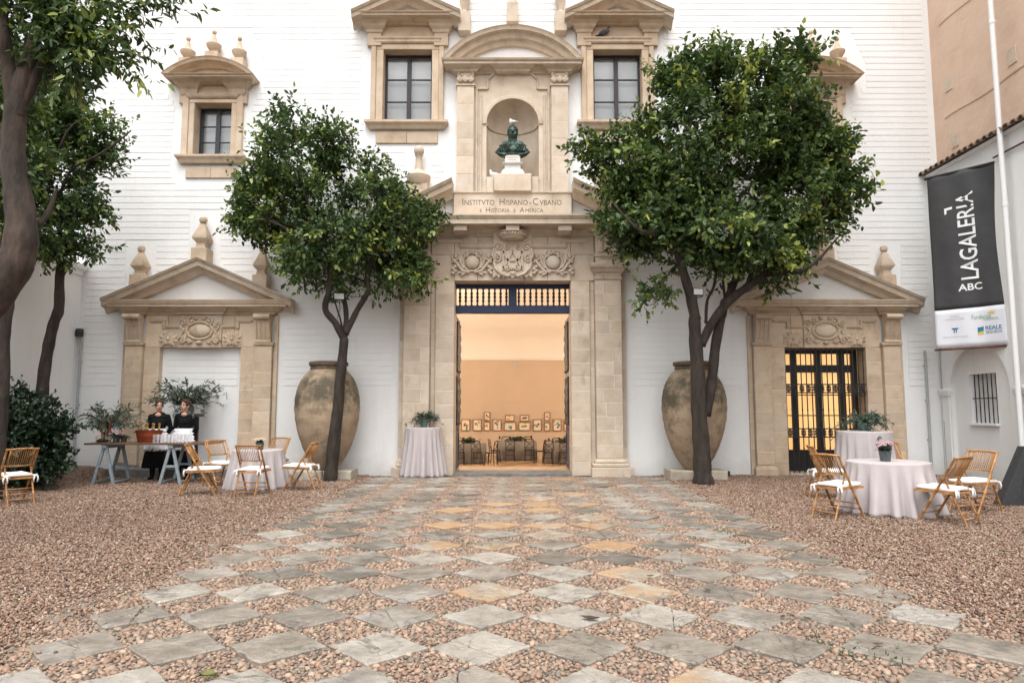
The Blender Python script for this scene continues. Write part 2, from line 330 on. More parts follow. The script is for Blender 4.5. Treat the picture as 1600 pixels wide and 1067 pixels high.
def copy_tree(o, parent=None):
    c = o.copy(); col.objects.link(c)
    if parent is not None: c.parent = parent; c.matrix_parent_inverse = o.matrix_parent_inverse
    OFF[c] = OFF.get(o, Vector((0, 0, 0)))
    for ch in [k for k in list(bpy.data.objects) if k.parent == o]: copy_tree(ch, c)
    return c
def smooth(x): x = max(0, min(1, x)); return x * x * (3 - 2 * x)
def gz(x, y):   # the gravel rises a little into the planted corner by the side wall
    return .20 * smooth((-8.7 - x) / 1.0) * smooth((y - 11.0) / 1.5)
# ================================================================== GROUND
def sheet(name, m, f, xs, ys, kind='structure'):
    b = MB(); nx, ny = len(xs), len(ys)
    b.add([(x, y, f(x, y)) for y in ys for x in xs], [(j * nx + i, j * nx + i + 1, (j + 1) * nx + i + 1, (j + 1) * nx + i) for j in range(ny - 1) for i in range(nx - 1)])
    o = b.build(name, m, None, smooth='all'); o['kind'] = kind; return o
PXL, PXR = -3.27, 3.42       # edges of the paved path
xs = [-150, -40, -20] + [-12 + .5 * i for i in range(49)] + [20, 40, 150]
ys = [-150, -40, -10] + [0 + .5 * i for i in range(32)] + [15.95, 16.1, 16.3, 40, 150]
ground = sheet('ground', 'gravel_bed', lambda x, y: gz(x, y) - .012 if y < 16.2 else -1.2, xs, ys)
path_bed = sheet('paved_path', 'paving_bed', lambda x, y: -.004, [PXL, PXR], [-2, 15.75])
# slabs: axis-aligned lattice of diamonds
S = .65; XC0, YC0 = -.206, 4.56
prng = random.Random(11)
def clip(poly, px, py, nx, ny, keep):   # half-plane clip
    out = []
    for i in range(len(poly)):
        a, b = poly[i], poly[(i + 1) % len(poly)]
        da = ((a[0] - px) * nx + (a[1] - py) * ny) * keep; db = ((b[0] - px) * nx + (b[1] - py) * ny) * keep
        if da >= 0: out.append(a)
        if da * db < 0: t = da / (da - db); out.append((a[0] + (b[0] - a[0]) * t, a[1] + (b[1] - a[1]) * t))
    return out
def inset(poly, d):
    cx = sum(p[0] for p in poly) / len(poly); cy = sum(p[1] for p in poly) / len(poly); out = []
    for x, y in poly:
        L = math.hypot(x - cx, y - cy) or 1; k = max(0, (L - d) / L); out.append((cx + (x - cx) * k, cy + (y - cy) * k))
    return out
def rough_edges(poly, amp, n=3):
    out = []
    for i in range(len(poly)):
        a, b = poly[i], poly[(i + 1) % len(poly)]; out.append(a)
        for k in range(1, n):
            t = k / n; out.append((a[0] + (b[0] - a[0]) * t + prng.uniform(-amp, amp), a[1] + (b[1] - a[1]) * t + prng.uniform(-amp, amp)))
    return out
def slab(cx, cy):
    h = S / 2 - .012
    poly = [(cx - h + prng.uniform(-.012, .008), cy + prng.uniform(-.015, .015)), (cx + prng.uniform(-.015, .015), cy - h + prng.uniform(-.008, .012)),
            (cx + h + prng.uniform(-.008, .012), cy + prng.uniform(-.015, .015)), (cx + prng.uniform(-.015, .015), cy + h + prng.uniform(-.012, .008))]
    pieces = [poly]; r = prng.random()
    ncut = 0 if r < .45 else 1 if r < .75 else 2 if r < .9 else 5
    for _ in range(ncut):
        new = []; a = prng.uniform(0, PI); qx, qy = cx + prng.uniform(-.12, .12), cy + prng.uniform(-.12, .12); nx, ny = math.cos(a), math.sin(a)
        for p in pieces:
            if ncut > 2 and prng.random() < .3: new.append(p); continue
            A = clip(p, qx, qy, nx, ny, 1); B = clip(p, qx, qy, nx, ny, -1)
            new += [q for q in (A, B) if len(q) >= 3]
        pieces = new
    b = MB(); z = .026 + prng.uniform(-.006, .007); tx, ty = prng.uniform(-.012, .012), prng.uniform(-.012, .012)
    for p in pieces:
        if len(pieces) > 1: p = inset(p, prng.uniform(.001, .003))
        p = rough_edges(p, .011 if len(pieces) == 1 else .008, 6)
        q = inset(p, .012); dz = prng.uniform(-.004, .004) if len(pieces) > 1 else 0
        zf = lambda x, y, o: z + dz + tx * (x - cx) + ty * (y - cy) + o
        b.rings([[(x, y, -.01) for x, y in p], [(x, y, zf(x, y, -.008)) for x, y in p], [(x, y, zf(x, y, 0)) for x, y in q]], cap0=False)
    # darkest stones flank the doorway axis; ochre on it, partly the hall's warm reflection painted
    r = prng.random()
    if abs(cx) < 1.1 and r < (.42 if cy > 6 else .18): m = 'slab_ochre'
    elif cy < 6.0 and cx < 1.5: m = 'slab_pale' if r < .7 else 'slab_grey'
    elif cy < 7.5: m = 'slab_grey' if r < .6 else ('slab_pale' if r < .85 else 'slab_dark')
    elif 7 < cy < 13 and 1.2 < abs(cx): m = 'slab_dark' if r < .45 else 'slab_grey' if r < .85 else 'slab_pale'
    else: m = 'slab_pale' if r < .3 else 'slab_grey' if r < .85 else 'slab_dark'
    b.build('paving_slab', m, path_bed)
slab_c = []
for j in range(-3, 18):
    for i in range(-4, 6):
        cx, cy = XC0 + S * i, YC0 + S * j
        if cy > 15.55: continue
        slab(cx, cy); slab_c.append((cx, cy))
# border strip stones along both edges of the path
for side, bx in ((-1, PXL - .10), (1, PXR + .10)):
    y = 4.2
    while y < 15.6:
        L = prng.uniform(.45, .95)
        if prng.random() < (.8 if y > 8 else .5):
            poly = rough_edges([(bx - .09, y), (bx + .085, y), (bx + .085, y + L - .02), (bx - .09, y + L - .02)], .012, 4); q = inset(poly, .014); b = MB(); z = .006 + prng.uniform(-.004, .006)
            b.rings([[(x, yy, -.03) for x, yy in poly], [(x, yy, z - .006) for x, yy in poly], [(x, yy, z) for x, yy in q]], cap0=False)
            b.build('edging_stone', 'slab_grey' if prng.random() < .6 else 'slab_dark', path_bed)
        y += L
# pebbles between the slabs
def in_slab(x, y, grow=0):
    u = abs(((x - XC0 + S / 2) % S) - S / 2); v = abs(((y - YC0 + S / 2) % S) - S / 2)
    return u + v < S / 2 - .012 - grow
peb = []
def dart(n_try, x0, x1, y0, y1, rfun, ok, cell=.03):
    grid = {}; out = []
    X = rng.uniform(x0, x1, n_try); Y = rng.uniform(y0, y1, n_try); U = rng.random(n_try)
    for x, y, u in zip(X, Y, U):
        if not ok(x, y): continue
        r = rfun(u); gx, gy = int(x // cell), int(y // cell); bad = False
        for a in range(gx - 1, gx + 2):
            for c in range(gy - 1, gy + 2):
                for (qx, qy, qr) in grid.get((a, c), ()):
                    if (qx - x) ** 2 + (qy - y) ** 2 < (.80 * (qr + r)) ** 2: bad = True; break
                if bad: break
            if bad: break
        if bad: continue
        grid.setdefault((gx, gy), []).append((x, y, r)); out.append((x, y, r))
    return out
def halfw(y): return .80 * y + .9
peb = dart(380000, PXL + .01, PXR - .01, 2.9, 15.7, lambda u: .010 + .017 * u * u, lambda x, y: (not in_slab(x, y, .016)) and abs(x) < halfw(y), cell=.08)
def pebble_mesh(k):
    import bmesh
    bm = bmesh.new(); bmesh.ops.create_icosphere(bm, subdivisions=2, radius=1); rr = random.Random(k)
    for v in bm.verts:
        v.co *= 1 + .10 * math.sin(3 * v.co.x + k) + rr.uniform(-.05, .05)
    for f in bm.faces: f.smooth = True
    me = bpy.data.meshes.new('pebble'); bm.to_mesh(me); bm.free(); me.materials.append(M['pebble_obj']); return me
pmesh = [pebble_mesh(k) for k in range(5)]
def vis(x, y): 
    d = Vector((x, y, 0)); f = y * CT - CAMH * ST; v = (-CAMH * CT - y * ST) / f
    return v > -.50 and abs(x / f) < .76
cand = sorted([p for p in peb if vis(p[0], p[1])], key=lambda p: p[2] / p[1], reverse=True)
near = set(cand[:300]); rest = [p for p in peb if p not in near]
for (x, y, r) in cand[:300]:
    o = bpy.data.objects.new('pebble', prng.choice(pmesh)); col.objects.link(o); o.parent = path_bed
    o.location = (x, y, prng.uniform(-.002, .010)); o.rotation_euler = (prng.uniform(-.25, .25), prng.uniform(-.25, .25), prng.uniform(0, 6.3))
    o.scale = (r * prng.uniform(1.05, 1.35), r * prng.uniform(.8, 1.0), r * prng.uniform(.6, .85))
def scatter(name, pts, material, parent=None, zfun=None, flat=(.6, .85), tilt=.3, subdiv=2):
    """points mesh with attributes + node group that puts a stone on every point"""
    n = len(pts); A = np.array(pts, dtype=np.float32); me = bpy.data.meshes.new(name); me.vertices.add(n)
    co = np.zeros((n, 3), np.float32); co[:, :2] = A[:, :2]; co[:, 2] = zfun if np.isscalar(zfun) else zfun(A)
    me.vertices.foreach_set('co', co.ravel())
    rot = me.attributes.new('rot', 'FLOAT_VECTOR', 'POINT'); rv = np.stack([rng.uniform(-tilt, tilt, n), rng.uniform(-tilt, tilt, n), rng.uniform(0, 6.28, n)], 1).astype(np.float32); rot.data.foreach_set('vector', rv.ravel())
    scl = me.attributes.new('scl', 'FLOAT_VECTOR', 'POINT'); r = A[:, 2:3]; sv = np.concatenate([r * rng.uniform(1.0, 1.4, (n, 1)), r * rng.uniform(.75, 1.0, (n, 1)), r * rng.uniform(*flat, (n, 1))], 1).astype(np.float32); scl.data.foreach_set('vector', sv.ravel())
    ti = me.attributes.new('tint', 'FLOAT', 'POINT'); ti.data.foreach_set('value', rng.random(n).astype(np.float32))
    me.materials.append(M[material]); ob = bpy.data.objects.new(name, me); col.objects.link(ob); ob['kind'] = 'stuff'
    if parent: ob.parent = parent
    ng = bpy.data.node_groups.new(name, 'GeometryNodeTree'); ng.interface.new_socket('Geometry', in_out='INPUT', socket_type='NodeSocketGeometry'); ng.interface.new_socket('Geometry', in_out='OUTPUT', socket_type='NodeSocketGeometry')
    N = ng.nodes; L = ng.links; gi = N.new('NodeGroupInput'); go = N.new('NodeGroupOutput')
    ico = N.new('GeometryNodeMeshIcoSphere'); ico.inputs['Radius'].default_value = 1; ico.inputs['Subdivisions'].default_value = subdiv
    nz = N.new('ShaderNodeTexNoise'); nz.inputs['Scale'].default_value = 1.3; sub = N.new('ShaderNodeVectorMath'); sub.operation = 'SUBTRACT'; sub.inputs[1].default_value = (.5, .5, .5); L.new(nz.outputs['Color'], sub.inputs[0])
    s2 = N.new('ShaderNodeVectorMath'); s2.operation = 'SCALE'; s2.inputs['Scale'].default_value = .75; L.new(sub.outputs[0], s2.inputs[0])
    sp = N.new('GeometryNodeSetPosition'); L.new(ico.outputs['Mesh'], sp.inputs['Geometry']); L.new(s2.outputs[0], sp.inputs['Offset'])
    sm = N.new('GeometryNodeSetShadeSmooth'); L.new(sp.outputs[0], sm.inputs[0]); st = N.new('GeometryNodeSetMaterial'); st.inputs['Material'].default_value = M[material]; L.new(sm.outputs[0], st.inputs[0])
    io = N.new('GeometryNodeInstanceOnPoints'); L.new(gi.outputs[0], io.inputs['Points']); L.new(st.outputs[0], io.inputs['Instance'])
    ra = N.new('GeometryNodeInputNamedAttribute'); ra.data_type = 'FLOAT_VECTOR'; ra.inputs[0].default_value = 'rot'; e2r = N.new('FunctionNodeEulerToRotation'); L.new(ra.outputs[0], e2r.inputs[0]); L.new(e2r.outputs[0], io.inputs['Rotation'])
    sa = N.new('GeometryNodeInputNamedAttribute'); sa.data_type = 'FLOAT_VECTOR'; sa.inputs[0].default_value = 'scl'; L.new(sa.outputs[0], io.inputs['Scale'])
    L.new(io.outputs[0], go.inputs[0]); md = ob.modifiers.new('stones', 'NODES'); md.node_group = ng
    return ob
scatter('pebble_fill', rest, 'pebble_inst', path_bed, .003)
# loose gravel on both sides, finer and looser than the pebbles
gp = []
for x0, x1 in ((-10.1, PXL - .0), (PXR + .0, 9.95)):
    for (ya, yb, dens, rr) in ((3.4, 7, 3000, .0112), (7, 10.5, 2500, .0120), (10.5, 15.9, 1900, .0138)):
        n = int((x1 - x0) * (yb - ya) * dens); X = rng.uniform(x0, x1, n); Y = rng.uniform(ya, yb, n); r = rr * rng.uniform(.55, 1.25, n)
        k = np.abs(X) < .80 * Y + 1.0; gp.append(np.stack([X, Y, r], 1)[k])
# a few stones strayed onto the paving
X = np.concatenate([PXL + np.abs(rng.normal(0, .16, 900)), PXR - np.abs(rng.normal(0, .16, 900))]); Y = rng.uniform(4, 15.6, 1800); gp.append(np.stack([X, Y, rng.uniform(.007, .015, 1800)], 1))
gp = np.concatenate(gp)
def gzz(A):
    t = np.clip((-8.7 - A[:, 0]) / 1.0, 0, 1); q = np.clip((A[:, 1] - 11) / 1.5, 0, 1); on = (A[:, 0] > PXL + .02) & (A[:, 0] < PXR - .02)
    mound = .012 * np.sin(A[:, 0] * 2.1 + A[:, 1]) * np.sin(A[:, 1] * 1.7)
    return .2 * t * t * (3 - 2 * t) * q * q * (3 - 2 * q) + rng.uniform(-.010, .016, len(A)) + np.where(on, .018, .0)
gravel = scatter('gravel', gp, 'gravel_stone', None, gzz, flat=(.5, .9), tilt=.9, subdiv=2)
tag(gravel, 'loose pinkish brown gravel covering the courtyard', 'gravel')
# ================================================================== FACADE
fac = thing('palace_facade', 'white palace front with carved stone portals, niche and windows', 'building', (0, Y0, 0))
XL, XR, XRU = -10.15, 9.96, 10.2; ZT = 13.2
wz = {}
openings = []   # x0,x1,z0,z1 in the wall sheet
XCM = .015
DOOR_H = PZ(440)
openings.append((-1.5, 1.53, 0, DOOR_H + .1))
SPX = 7.27       # side portals stand this far from the axis
SP_H = PZ(543)
openings.append((XCM + SPX - .98, XCM + SPX + .98, 0, SP_H + .05)); openings.append((XCM - SPX - .98, XCM - SPX + .98, 0, SP_H + .05))
NZ0, NZS = PZ(288), PZ(198); NR = .625
openings.append((-.75, .78, NZ0, NZS + .75))
UWX = (PX(599, 136) + PX(675, 136)) / 2 - XCM; UWW = (PX(675, 136) - PX(599, 136)) / 2; UZ0, UZ1 = PZ(192), PZ(80)
for s in (-1, 1): openings.append((XCM + s * -UWX - UWW - .02, XCM + s * -UWX + UWW + .02, UZ0, UZ1 + .04))
SWX = (PX(312, 206) + PX(362, 206)) / 2 - XCM - .06; SWW = (PX(362, 206) - PX(312, 206)) / 2 + .06; SZ0, SZ1 = PZ(245), PZ(163)
for s in (-1, 1): openings.append((XCM + s * -SWX - SWW - .02, XCM + s * -SWX + SWW + .02, SZ0, SZ1 + .04))
xb = sorted({XL, XRU} | {o[0] for o in openings} | {o[1] for o in openings}); zb = sorted({-.1, ZT} | {o[2] for o in openings} | {o[3] for o in openings})
b = MB(); idx = {}
def vid(i, j):
    if (i, j) not in idx: idx[(i, j)] = len(b.v); b.v.append((xb[i], Y0, zb[j]))
    return idx[(i, j)]
for i in range(len(xb) - 1):
    for j in range(len(zb) - 1):
        cx, cz = (xb[i] + xb[i + 1]) / 2, (zb[j] + zb[j + 1]) / 2
        if any(o[0] < cx < o[1] and o[2] < cz < o[3] for o in openings): continue
        b.f.append((vid(i, j), vid(i + 1, j), vid(i + 1, j + 1), vid(i, j + 1)))
wall = b.build('wall', 'white_wall', fac)
md = wall.modifiers.new('thick', 'SOLIDIFY'); md.thickness = .8; md.offset = -1
# make sure the thickness goes inward (+y)
if wall.data.polygons[0].normal.y > 0:
    wall.data.flip_normals()
# white infill of the blocked side doorway
b = MB(); b.box(XCM - SPX - 1.0, XCM - SPX + 1.0, Y0 + .10, Y0 + .3, -.05, SP_H + .06); infill = b.build('blocked_doorway', 'white_wall', fac)
# --- incised plaster courses
def mirror(p): return [(2 * 801.5 - x, y) for x, y in p]
LPp = [(184, 742), (194, 485), (165, 474), (312, 398), (458, 474), (438, 485), (437, 742)]
blk = [LPp, mirror(LPp), [(203, 440), (203, 376), (238, 376), (238, 440)], [(303, 410), (303, 328), (338, 328), (338, 410)], [(402, 440), (402, 376), (436, 376), (436, 440)],
       mirror([(203, 440), (203, 376), (238, 376), (238, 440)]), mirror([(303, 410), (303, 328), (338, 328), (338, 410)]), mirror([(402, 440), (402, 376), (436, 376), (436, 440)]),
       [(618, 742), (625, 400), (610, 350), (700, 275), (706, 104), (688, 97), (698, 34), (905, 34), (914, 97), (896, 104), (903, 275), (992, 350), (978, 400), (985, 742)]]
UWp = [(568, 230), (568, 190), (573, 50), (549, 30), (549, -80), (719, -80), (719, 30), (697, 50), (700, 190), (700, 230)]
SWp = [(284, 284), (272, 262), (280, 160), (256, 128), (258, 100), (280, 52), (390, 52), (406, 100), (406, 128), (388, 160), (386, 262), (374, 284)]
blk += [UWp, mirror(UWp), SWp, mirror(SWp), [(640, 300), (640, 225), (668, 225), (668, 300)], mirror([(640, 300), (640, 225), (668, 225), (668, 300)])]
blkm = [[(PX(x, y), PZ(y)) for x, y in p] for p in blk]
def xrange(poly, z):
    xs_ = []
    for i in range(len(poly)):
        a, c = poly[i], poly[(i + 1) % len(poly)]
        if (a[1] - z) * (c[1] - z) < 0: xs_.append(a[0] + (c[0] - a[0]) * (z - a[1]) / (c[1] - a[1]))
    return (min(xs_), max(xs_)) if xs_ else None
crng = random.Random(3); segs = []; z = PZ(603); CH = .150
while z < ZT - .2:
    h = CH + crng.uniform(-.006, .006)
    blocked = []
    for pl in blkm:
        rr = [r for r in (xrange(pl, z + .01), xrange(pl, z + h / 2), xrange(pl, z + h - .01)) if r]
        if rr: blocked.append((min(r[0] for r in rr) - .10, max(r[1] for r in rr) + .10))
    blocked.sort(); x = XL + .12
    for a, c in blocked + [(XRU - .16 if z > 6.9 else XR - .14, 99)]:
        if a - x > .16: segs.append((x, a, z, z + h))
        x = max(x, c)
    z += h
big = sorted(segs, key=lambda s: s[0] - s[1])
def course(bm_, s):
    x0, x1, z0, z1 = s; gap = .013; e = .010
    n = max(1, int((x1 - x0) / .9)); pts = [(x0 + (x1 - x0) * i / n, crng.uniform(-.006, .006)) for i in range(n + 1)]
    bm_.rings([[(x, Y0 + .002, z0 + gap / 2 + w_), (x, Y0 - e + .003, z0 + gap / 2 + w_), (x, Y0 - e, z0 + gap / 2 + .004 + w_), (x, Y0 - e, z1 - gap / 2 - .003 + w_), (x, Y0 + .002, z1 - gap / 2 + w_)] for x, w_ in pts])
for s in big[:300]:
    b = MB(); course(b, s); b.build('course', 'white_wall', wall)
if big[300:]:
    b = MB()
    for s in big[300:]: course(b, s)
    b.build('course_fill', 'white_wall', wall, props={'kind': 'stuff'})
b = MB(); z = PZ(603)
while z < SP_H - .15: 
    course(b := MB(), (XCM - SPX - .84, XCM - SPX + .84, z, z + .15)); o = b.build('course', 'white_wall', infill)
    o.location.y += .10; z += .15
# ---------------------------------------------------------------- carving helpers
def scroll(b, cx, cz, r, turns, a0, d, y, th, n=22):
    pts = []; rad = []
    for i in range(n + 1):
        t = i / n; a = a0 + d * turns * 2 * PI * t; rr = r * (1 - .82 * t); pts.append((cx + rr * math.cos(a), y, cz + rr * math.sin(a))); rad.append(th * (1 - .35 * t))
    b.tube(pts, rad, 6); b.ell((cx, y, cz), (th * 1.3, th * 1.2, th * 1.3), 8, 6)
def leafy(b, cx, cz, L, ang, y, wdt=.32, th=.03):
    ca, sa = math.cos(ang), math.sin(ang)
    for k in range(3):
        o = (k - 1) * .45; ca2, sa2 = math.cos(ang + o), math.sin(ang + o); l2 = L * (1 if k == 1 else .78)
        rot = Matrix.Rotation(-(ang + o), 3, 'Y')
        b.ell((cx + ca2 * l2 * .5, y, cz + sa2 * l2 * .5), (l2 * .52, th, l2 * wdt * .5), 8, 6, rot)
def volute_console(parent, xc, w_, z0, z1, yb, proj):
    """S-shaped scroll bracket: a side profile pushed through its width, with ribs and a rolled end"""
    h = z1 - z0; prof = []
    for i in range(15):
        t = i / 14; p = proj * (.28 + .72 * smooth(t) + .10 * math.sin(t * PI * 2)); prof.append((p, z0 + h * t))
    b = MB(); b.rings([[(x, yb, z) for x in (xc - w_ / 2, xc + w_ / 2)][:1] + [(xc - w_ / 2, yb - p, z), (xc + w_ / 2, yb - p, z)] + [(xc + w_ / 2, yb, z)] for p, z in prof])
    for k in (-.5, -.17, .17, .5): b.tube([(xc + k * w_ * .9, yb - p - .004, z) for p, z in prof], .022 if abs(k) == .5 else .014, 6)
    b.tube([(xc - w_ / 2 - .02, yb - proj * .98, z1 - .06), (xc + w_ / 2 + .02, yb - proj * .98, z1 - .06)], .065, 10)
    b.tube([(xc - w_ / 2 - .015, yb - proj * .36, z0 + .02), (xc + w_ / 2 + .015, yb - proj * .36, z0 + .02)], .045, 10)
    b.build('scroll_bracket', 'tan_worn', parent, smooth=True)
def blocks(parent, x0, x1, z0, z1, yf, yb, ch, r, joint=.006, vjoint=True, m='stone', name='stone_block', pale=None):
    n = max(1, round((z1 - z0) / ch)); ch = (z1 - z0) / n
    for k in range(n):
        za, zb_ = z0 + k * ch, z0 + (k + 1) * ch; cuts = [x0, x1]
        if vjoint and x1 - x0 > .5 and r.random() < .8: cuts = [x0, x0 + (x1 - x0) * r.uniform(.25, .75), x1]
        for xa, xb_ in zip(cuts, cuts[1:]):
            MB().cbox(xa + joint / 2, xb_ - joint / 2, yf + r.uniform(0, .005), yb, za + joint / 2, zb_ - joint / 2, .007).build(name, m, parent)
def mbed(parent, x0, x1, z0, z1, yf, yb):   # mortar bed just behind the block faces
    MB().box(x0 + .004, x1 - .004, yf + .007, yb, z0 + .004, z1 - .004).build('mortar_bed', 'mortar', parent)
def finial(parent, x, y, z0, kind, h):
    b = MB()
    if kind == 'obelisk':
        b.box(x - .16 * h, x + .16 * h, y - .16 * h, y + .16 * h, z0, z0 + .30 * h)
        b.lathe([(.11 * h, .30 * h), (.09 * h, .36 * h), (.085 * h, .42 * h), (.15 * h, .50 * h), (.155 * h, .53 * h), (.06 * h, .80 * h), (.035 * h, .85 * h), (.05 * h, .86 * h)], (x, y, z0), 4)
        b.lathe([(.02 * h, .85 * h), (.07 * h, .87 * h), (.085 * h, .92 * h), (.07 * h, .975 * h), (.02 * h, 1.0 * h)], (x, y, z0), 14)
    else:
        b.box(x - .18 * h, x + .18 * h, y - .16 * h, y + .16 * h, z0, z0 + .30 * h)
        b.lathe([(.10 * h, .30 * h), (.09 * h, .34 * h), (.15 * h, .42 * h), (.20 * h, .50 * h), (.205 * h, .55 * h), (.12 * h, .60 * h), (.085 * h, .66 * h), (.045 * h, .82 * h), (.03 * h, .86 * h)], (x, y, z0), 18)
        b.ell((x, y, z0 + .92 * h), (.065 * h, .065 * h, .075 * h), 12, 8)
    return b.build('finial', 'tan_worn', parent, smooth=True)
CPROF = lambda z0, z1, p: [(0, z0), (p * .12, z0 + (z1 - z0) * .08), (p * .18, z0 + (z1 - z0) * .22), (p * .42, z0 + (z1 - z0) * .36), (p * .52, z0 + (z1 - z0) * .5), (p * .86, z0 + (z1 - z0) * .52), (p * .88, z0 + (z1 - z0) * .78), (p * .93, z0 + (z1 - z0) * .80), (p, z0 + (z1 - z0) * .97), (p, z1)]
RAKE = lambda p, t: [(0, -t), (p * .25, -t), (p * .4, -t * .72), (p * .55, -t * .62), (p * .8, -t * .55), (p * .84, -t * .22), (p * .92, -t * .18), (p, 0), (0, 0)]
def rake(parent, xa, za, xb_, zb_, yf, p, t, m='stone_worn'):
    L = math.hypot(xb_ - xa, zb_ - za); k = L / abs(xb_ - xa)
    MB().sweep([(xa, za, 0, k), (xb_, zb_, 0, k)], RAKE(p, t), yf).build('raking_cornice', m, parent)
def arc_path(x0, x1, z0, rise, n=28):
    c = (x1 - x0) / 2; Rr = (c * c + rise * rise) / (2 * rise); a = math.asin(min(1, c / Rr)); cx = (x0 + x1) / 2; cz = z0 + rise - Rr
    return [(cx + Rr * math.sin(t), cz + Rr * math.cos(t), math.sin(t), math.cos(t)) for t in (-a + 2 * a * i / n for i in range(n + 1))]
def segment_fill(x0, x1, z0, rise): return [(x, z) for x, z, _, _ in arc_path(x0, x1, z0, rise, 20)]
# ---------------------------------------------------------------- side portals
srng = random.Random(5)
def side_portal(s):
    xc = XCM + s * SPX; p = part('side_portal', fac, 'pedimented stone side portal ' + ('blocked with white plaster' if s < 0 else 'with an iron grille door'))
    f0 = Y0 - .07; f1 = Y0 - .17
    zl = SP_H; zc = PZ(492, f1); zk0, zk1 = PZ(478, Y0 - .45), PZ(467, Y0 - .45)
    for q in (-1, 1):
        xi, xm, xo, xe = xc + q * .94, xc + q * 1.30, xc + q * 1.70, xc + q * 1.80
        a, c = sorted((xi, xm)); mbed(p, a, c, 0, zl, f0, Y0 + .35); blocks(p, a, c, 0, zl, f0, Y0 + .35, .31, srng, vjoint=False, m='stone_tan')
        a, c = sorted((xm, xo)); mbed(p, a, c, .24, zl + .02, f1, Y0 + .02); blocks(p, a, c, .24, zl + .02, f1, Y0 + .02, .31, srng, vjoint=False, m='stone_tan')
        a, c = sorted((xo, xe)); mbed(p, a, c, 0, zc, f0, Y0 + .02); blocks(p, a, c, 0, zc, f0, Y0 + .02, .62, srng, vjoint=False, m='stone_tan')
        a, c = sorted((xm, xo)); MB().cornice(a, c, f1, Y0, [(.05, -.02), (.05, .16), (.02, .20), (.0, .235)]).build('pilaster_base', 'dark_stone' if s < 0 and q < 0 else 'tan_worn', p)
        MB().cornice(a, c, f1, Y0, [(.0, zl + .02), (.035, zl + .05), (.035, zl + .10)]).build('pilaster_cap', 'tan_worn', p)
        volute_console(p, (xm + xo) / 2 + q * .0, .33, zl + .10, zc, f1 + .08, .24)
    # lintel stones and frieze
    x = xc - 1.30; n = 5
    for k in range(n):
        MB().cbox(x + .003, x + 2.6 / n - .003, f0 + srng.uniform(0, .004), Y0 + .35, zl, zc, .008).build('lintel_block', 'stone_tan', p); x += 2.6 / n
    for q in (-1, 1):   # stepped moulding
        b = MB(); zm = zl + (zc - zl) * .58; zh = zl + (zc - zl) * .76
        b.cornice(min(xc + q * .52, xc + q * .86), max(xc + q * .52, xc + q * .86), f0, Y0, [(.0, zm), (.03, zm + .02), (.045, zm + .05), (.045, zm + .07), (0, zm + .075)])
        b.cornice(min(xc + q * .86, xc + q * 1.16), max(xc + q * .86, xc + q * 1.16), f0, Y0, [(.0, zh), (.03, zh + .02), (.045, zh + .05), (.045, zh + .07), (0, zh + .075)])
        b.cbox(xc + q * .86 - .03, xc + q * .86 + .03, f0 - .04, Y0, zm, zh + .072, .006)
        b.build('stepped_moulding', 'tan_worn', p)
        b = MB(); rx, rz = xc + q * .74, zl + .19; MB().box(rx - .23, rx + .23, f0 - .012, Y0, rz - .13, rz + .13).build('rosette_panel', 'stone_tan', p)
        for k in range(10):
            a = 2 * PI * k / 10 + .3; leafy(b, rx + .02 * math.cos(a), rz, .2 if abs(math.cos(a)) > .5 else .125, a, f0 - .02, .4, .028)
        b.ell((rx, f0 - .03, rz), (.05, .04, .05)); b.build('rosette', 'tan_worn', p, smooth=True)
    yk = f0 - .05; MB().cbox(xc - .5, xc + .5, yk, Y0, zl - .015, zc + .0, .012).build('cartouche_block', 'stone_tan', p)
    b = MB(); zc0 = (zl + zc) / 2 + .0; b.ell((xc, yk - .005, zc0 + .01), (.25, .07, .15), 24, 10); b.build('cartouche_boss', 'stone_tan', p, smooth=True)
    b = MB(); pts = [(xc + .30 * math.cos(a), yk - .02, zc0 + .01 + .20 * math.sin(a)) for a in (2 * PI * i / 28 for i in range(29))]; b.tube(pts, .025, 6)
    for q in (-1, 1):
        scroll(b, xc + q * .20, zc0 + .22, .10, 1.4, PI / 2, -q, yk - .03, .024); scroll(b, xc + q * .40, zc0 + .18, .085, 1.3, PI, q, yk - .02, .022)
        scroll(b, xc + q * .40, zc0 - .22, .10, 1.3, 0 if q > 0 else PI, q, yk - .03, .026); leafy(b, xc + q * .30, zc0 - .10, .2, -PI / 2 + q * .9, yk - .02); leafy(b, xc + q * .16, zc0 - .26, .17, PI / 2 - q * 1.3, yk - .02)
        b.tube([(xc + q * .45, yk - .015, zc0 + .1), (xc + q * .37, yk - .03, zc0), (xc + q * .44, yk - .015, zc0 - .12)], .025, 6)
        leafy(b, xc + q * .06, zc0 + .27, .12, PI / 2 - q * .9, yk - .02)
    b.ell((xc, yk - .02, zc0 - .27), (.07, .05, .05)); b.build('cartouche_scrolls', 'tan_worn', p, smooth=True)
    # entablature breaking forward over brackets and cartouche
    pr = .34; yb = f0
    MB().cornice(xc - 1.72, xc + 1.72, f0, Y0, [(0, zc), (.03, zc + .02), (.03, zc + .05), (.12, zc + .11), (.16, zk0 - .0)]).build('bed_moulding', 'tan_worn', p)
    for xa, hw in ((xc, .52), (xc - 1.5, .22), (xc + 1.5, .22)):
        MB().cornice(xa - hw, xa + hw, f0 - .07, Y0, [(0, zc + .004), (.03, zc + .03), (.03, zc + .055), (.12, zc + .115), (.17, zk0 - .003)]).build('bed_moulding_break', 'tan_worn', p)
    MB().cornice(xc - 1.78, xc + 1.78, f0, Y0, [(pr * .85, zk0), (pr * .85, zk0 + .05), (pr * .9, zk0 + .06), (pr, zk1 - .02), (pr, zk1)]).build('cornice', 'tan_worn', p)
    ap = PZ(402, f0 - pr); hw = 1.78 + pr
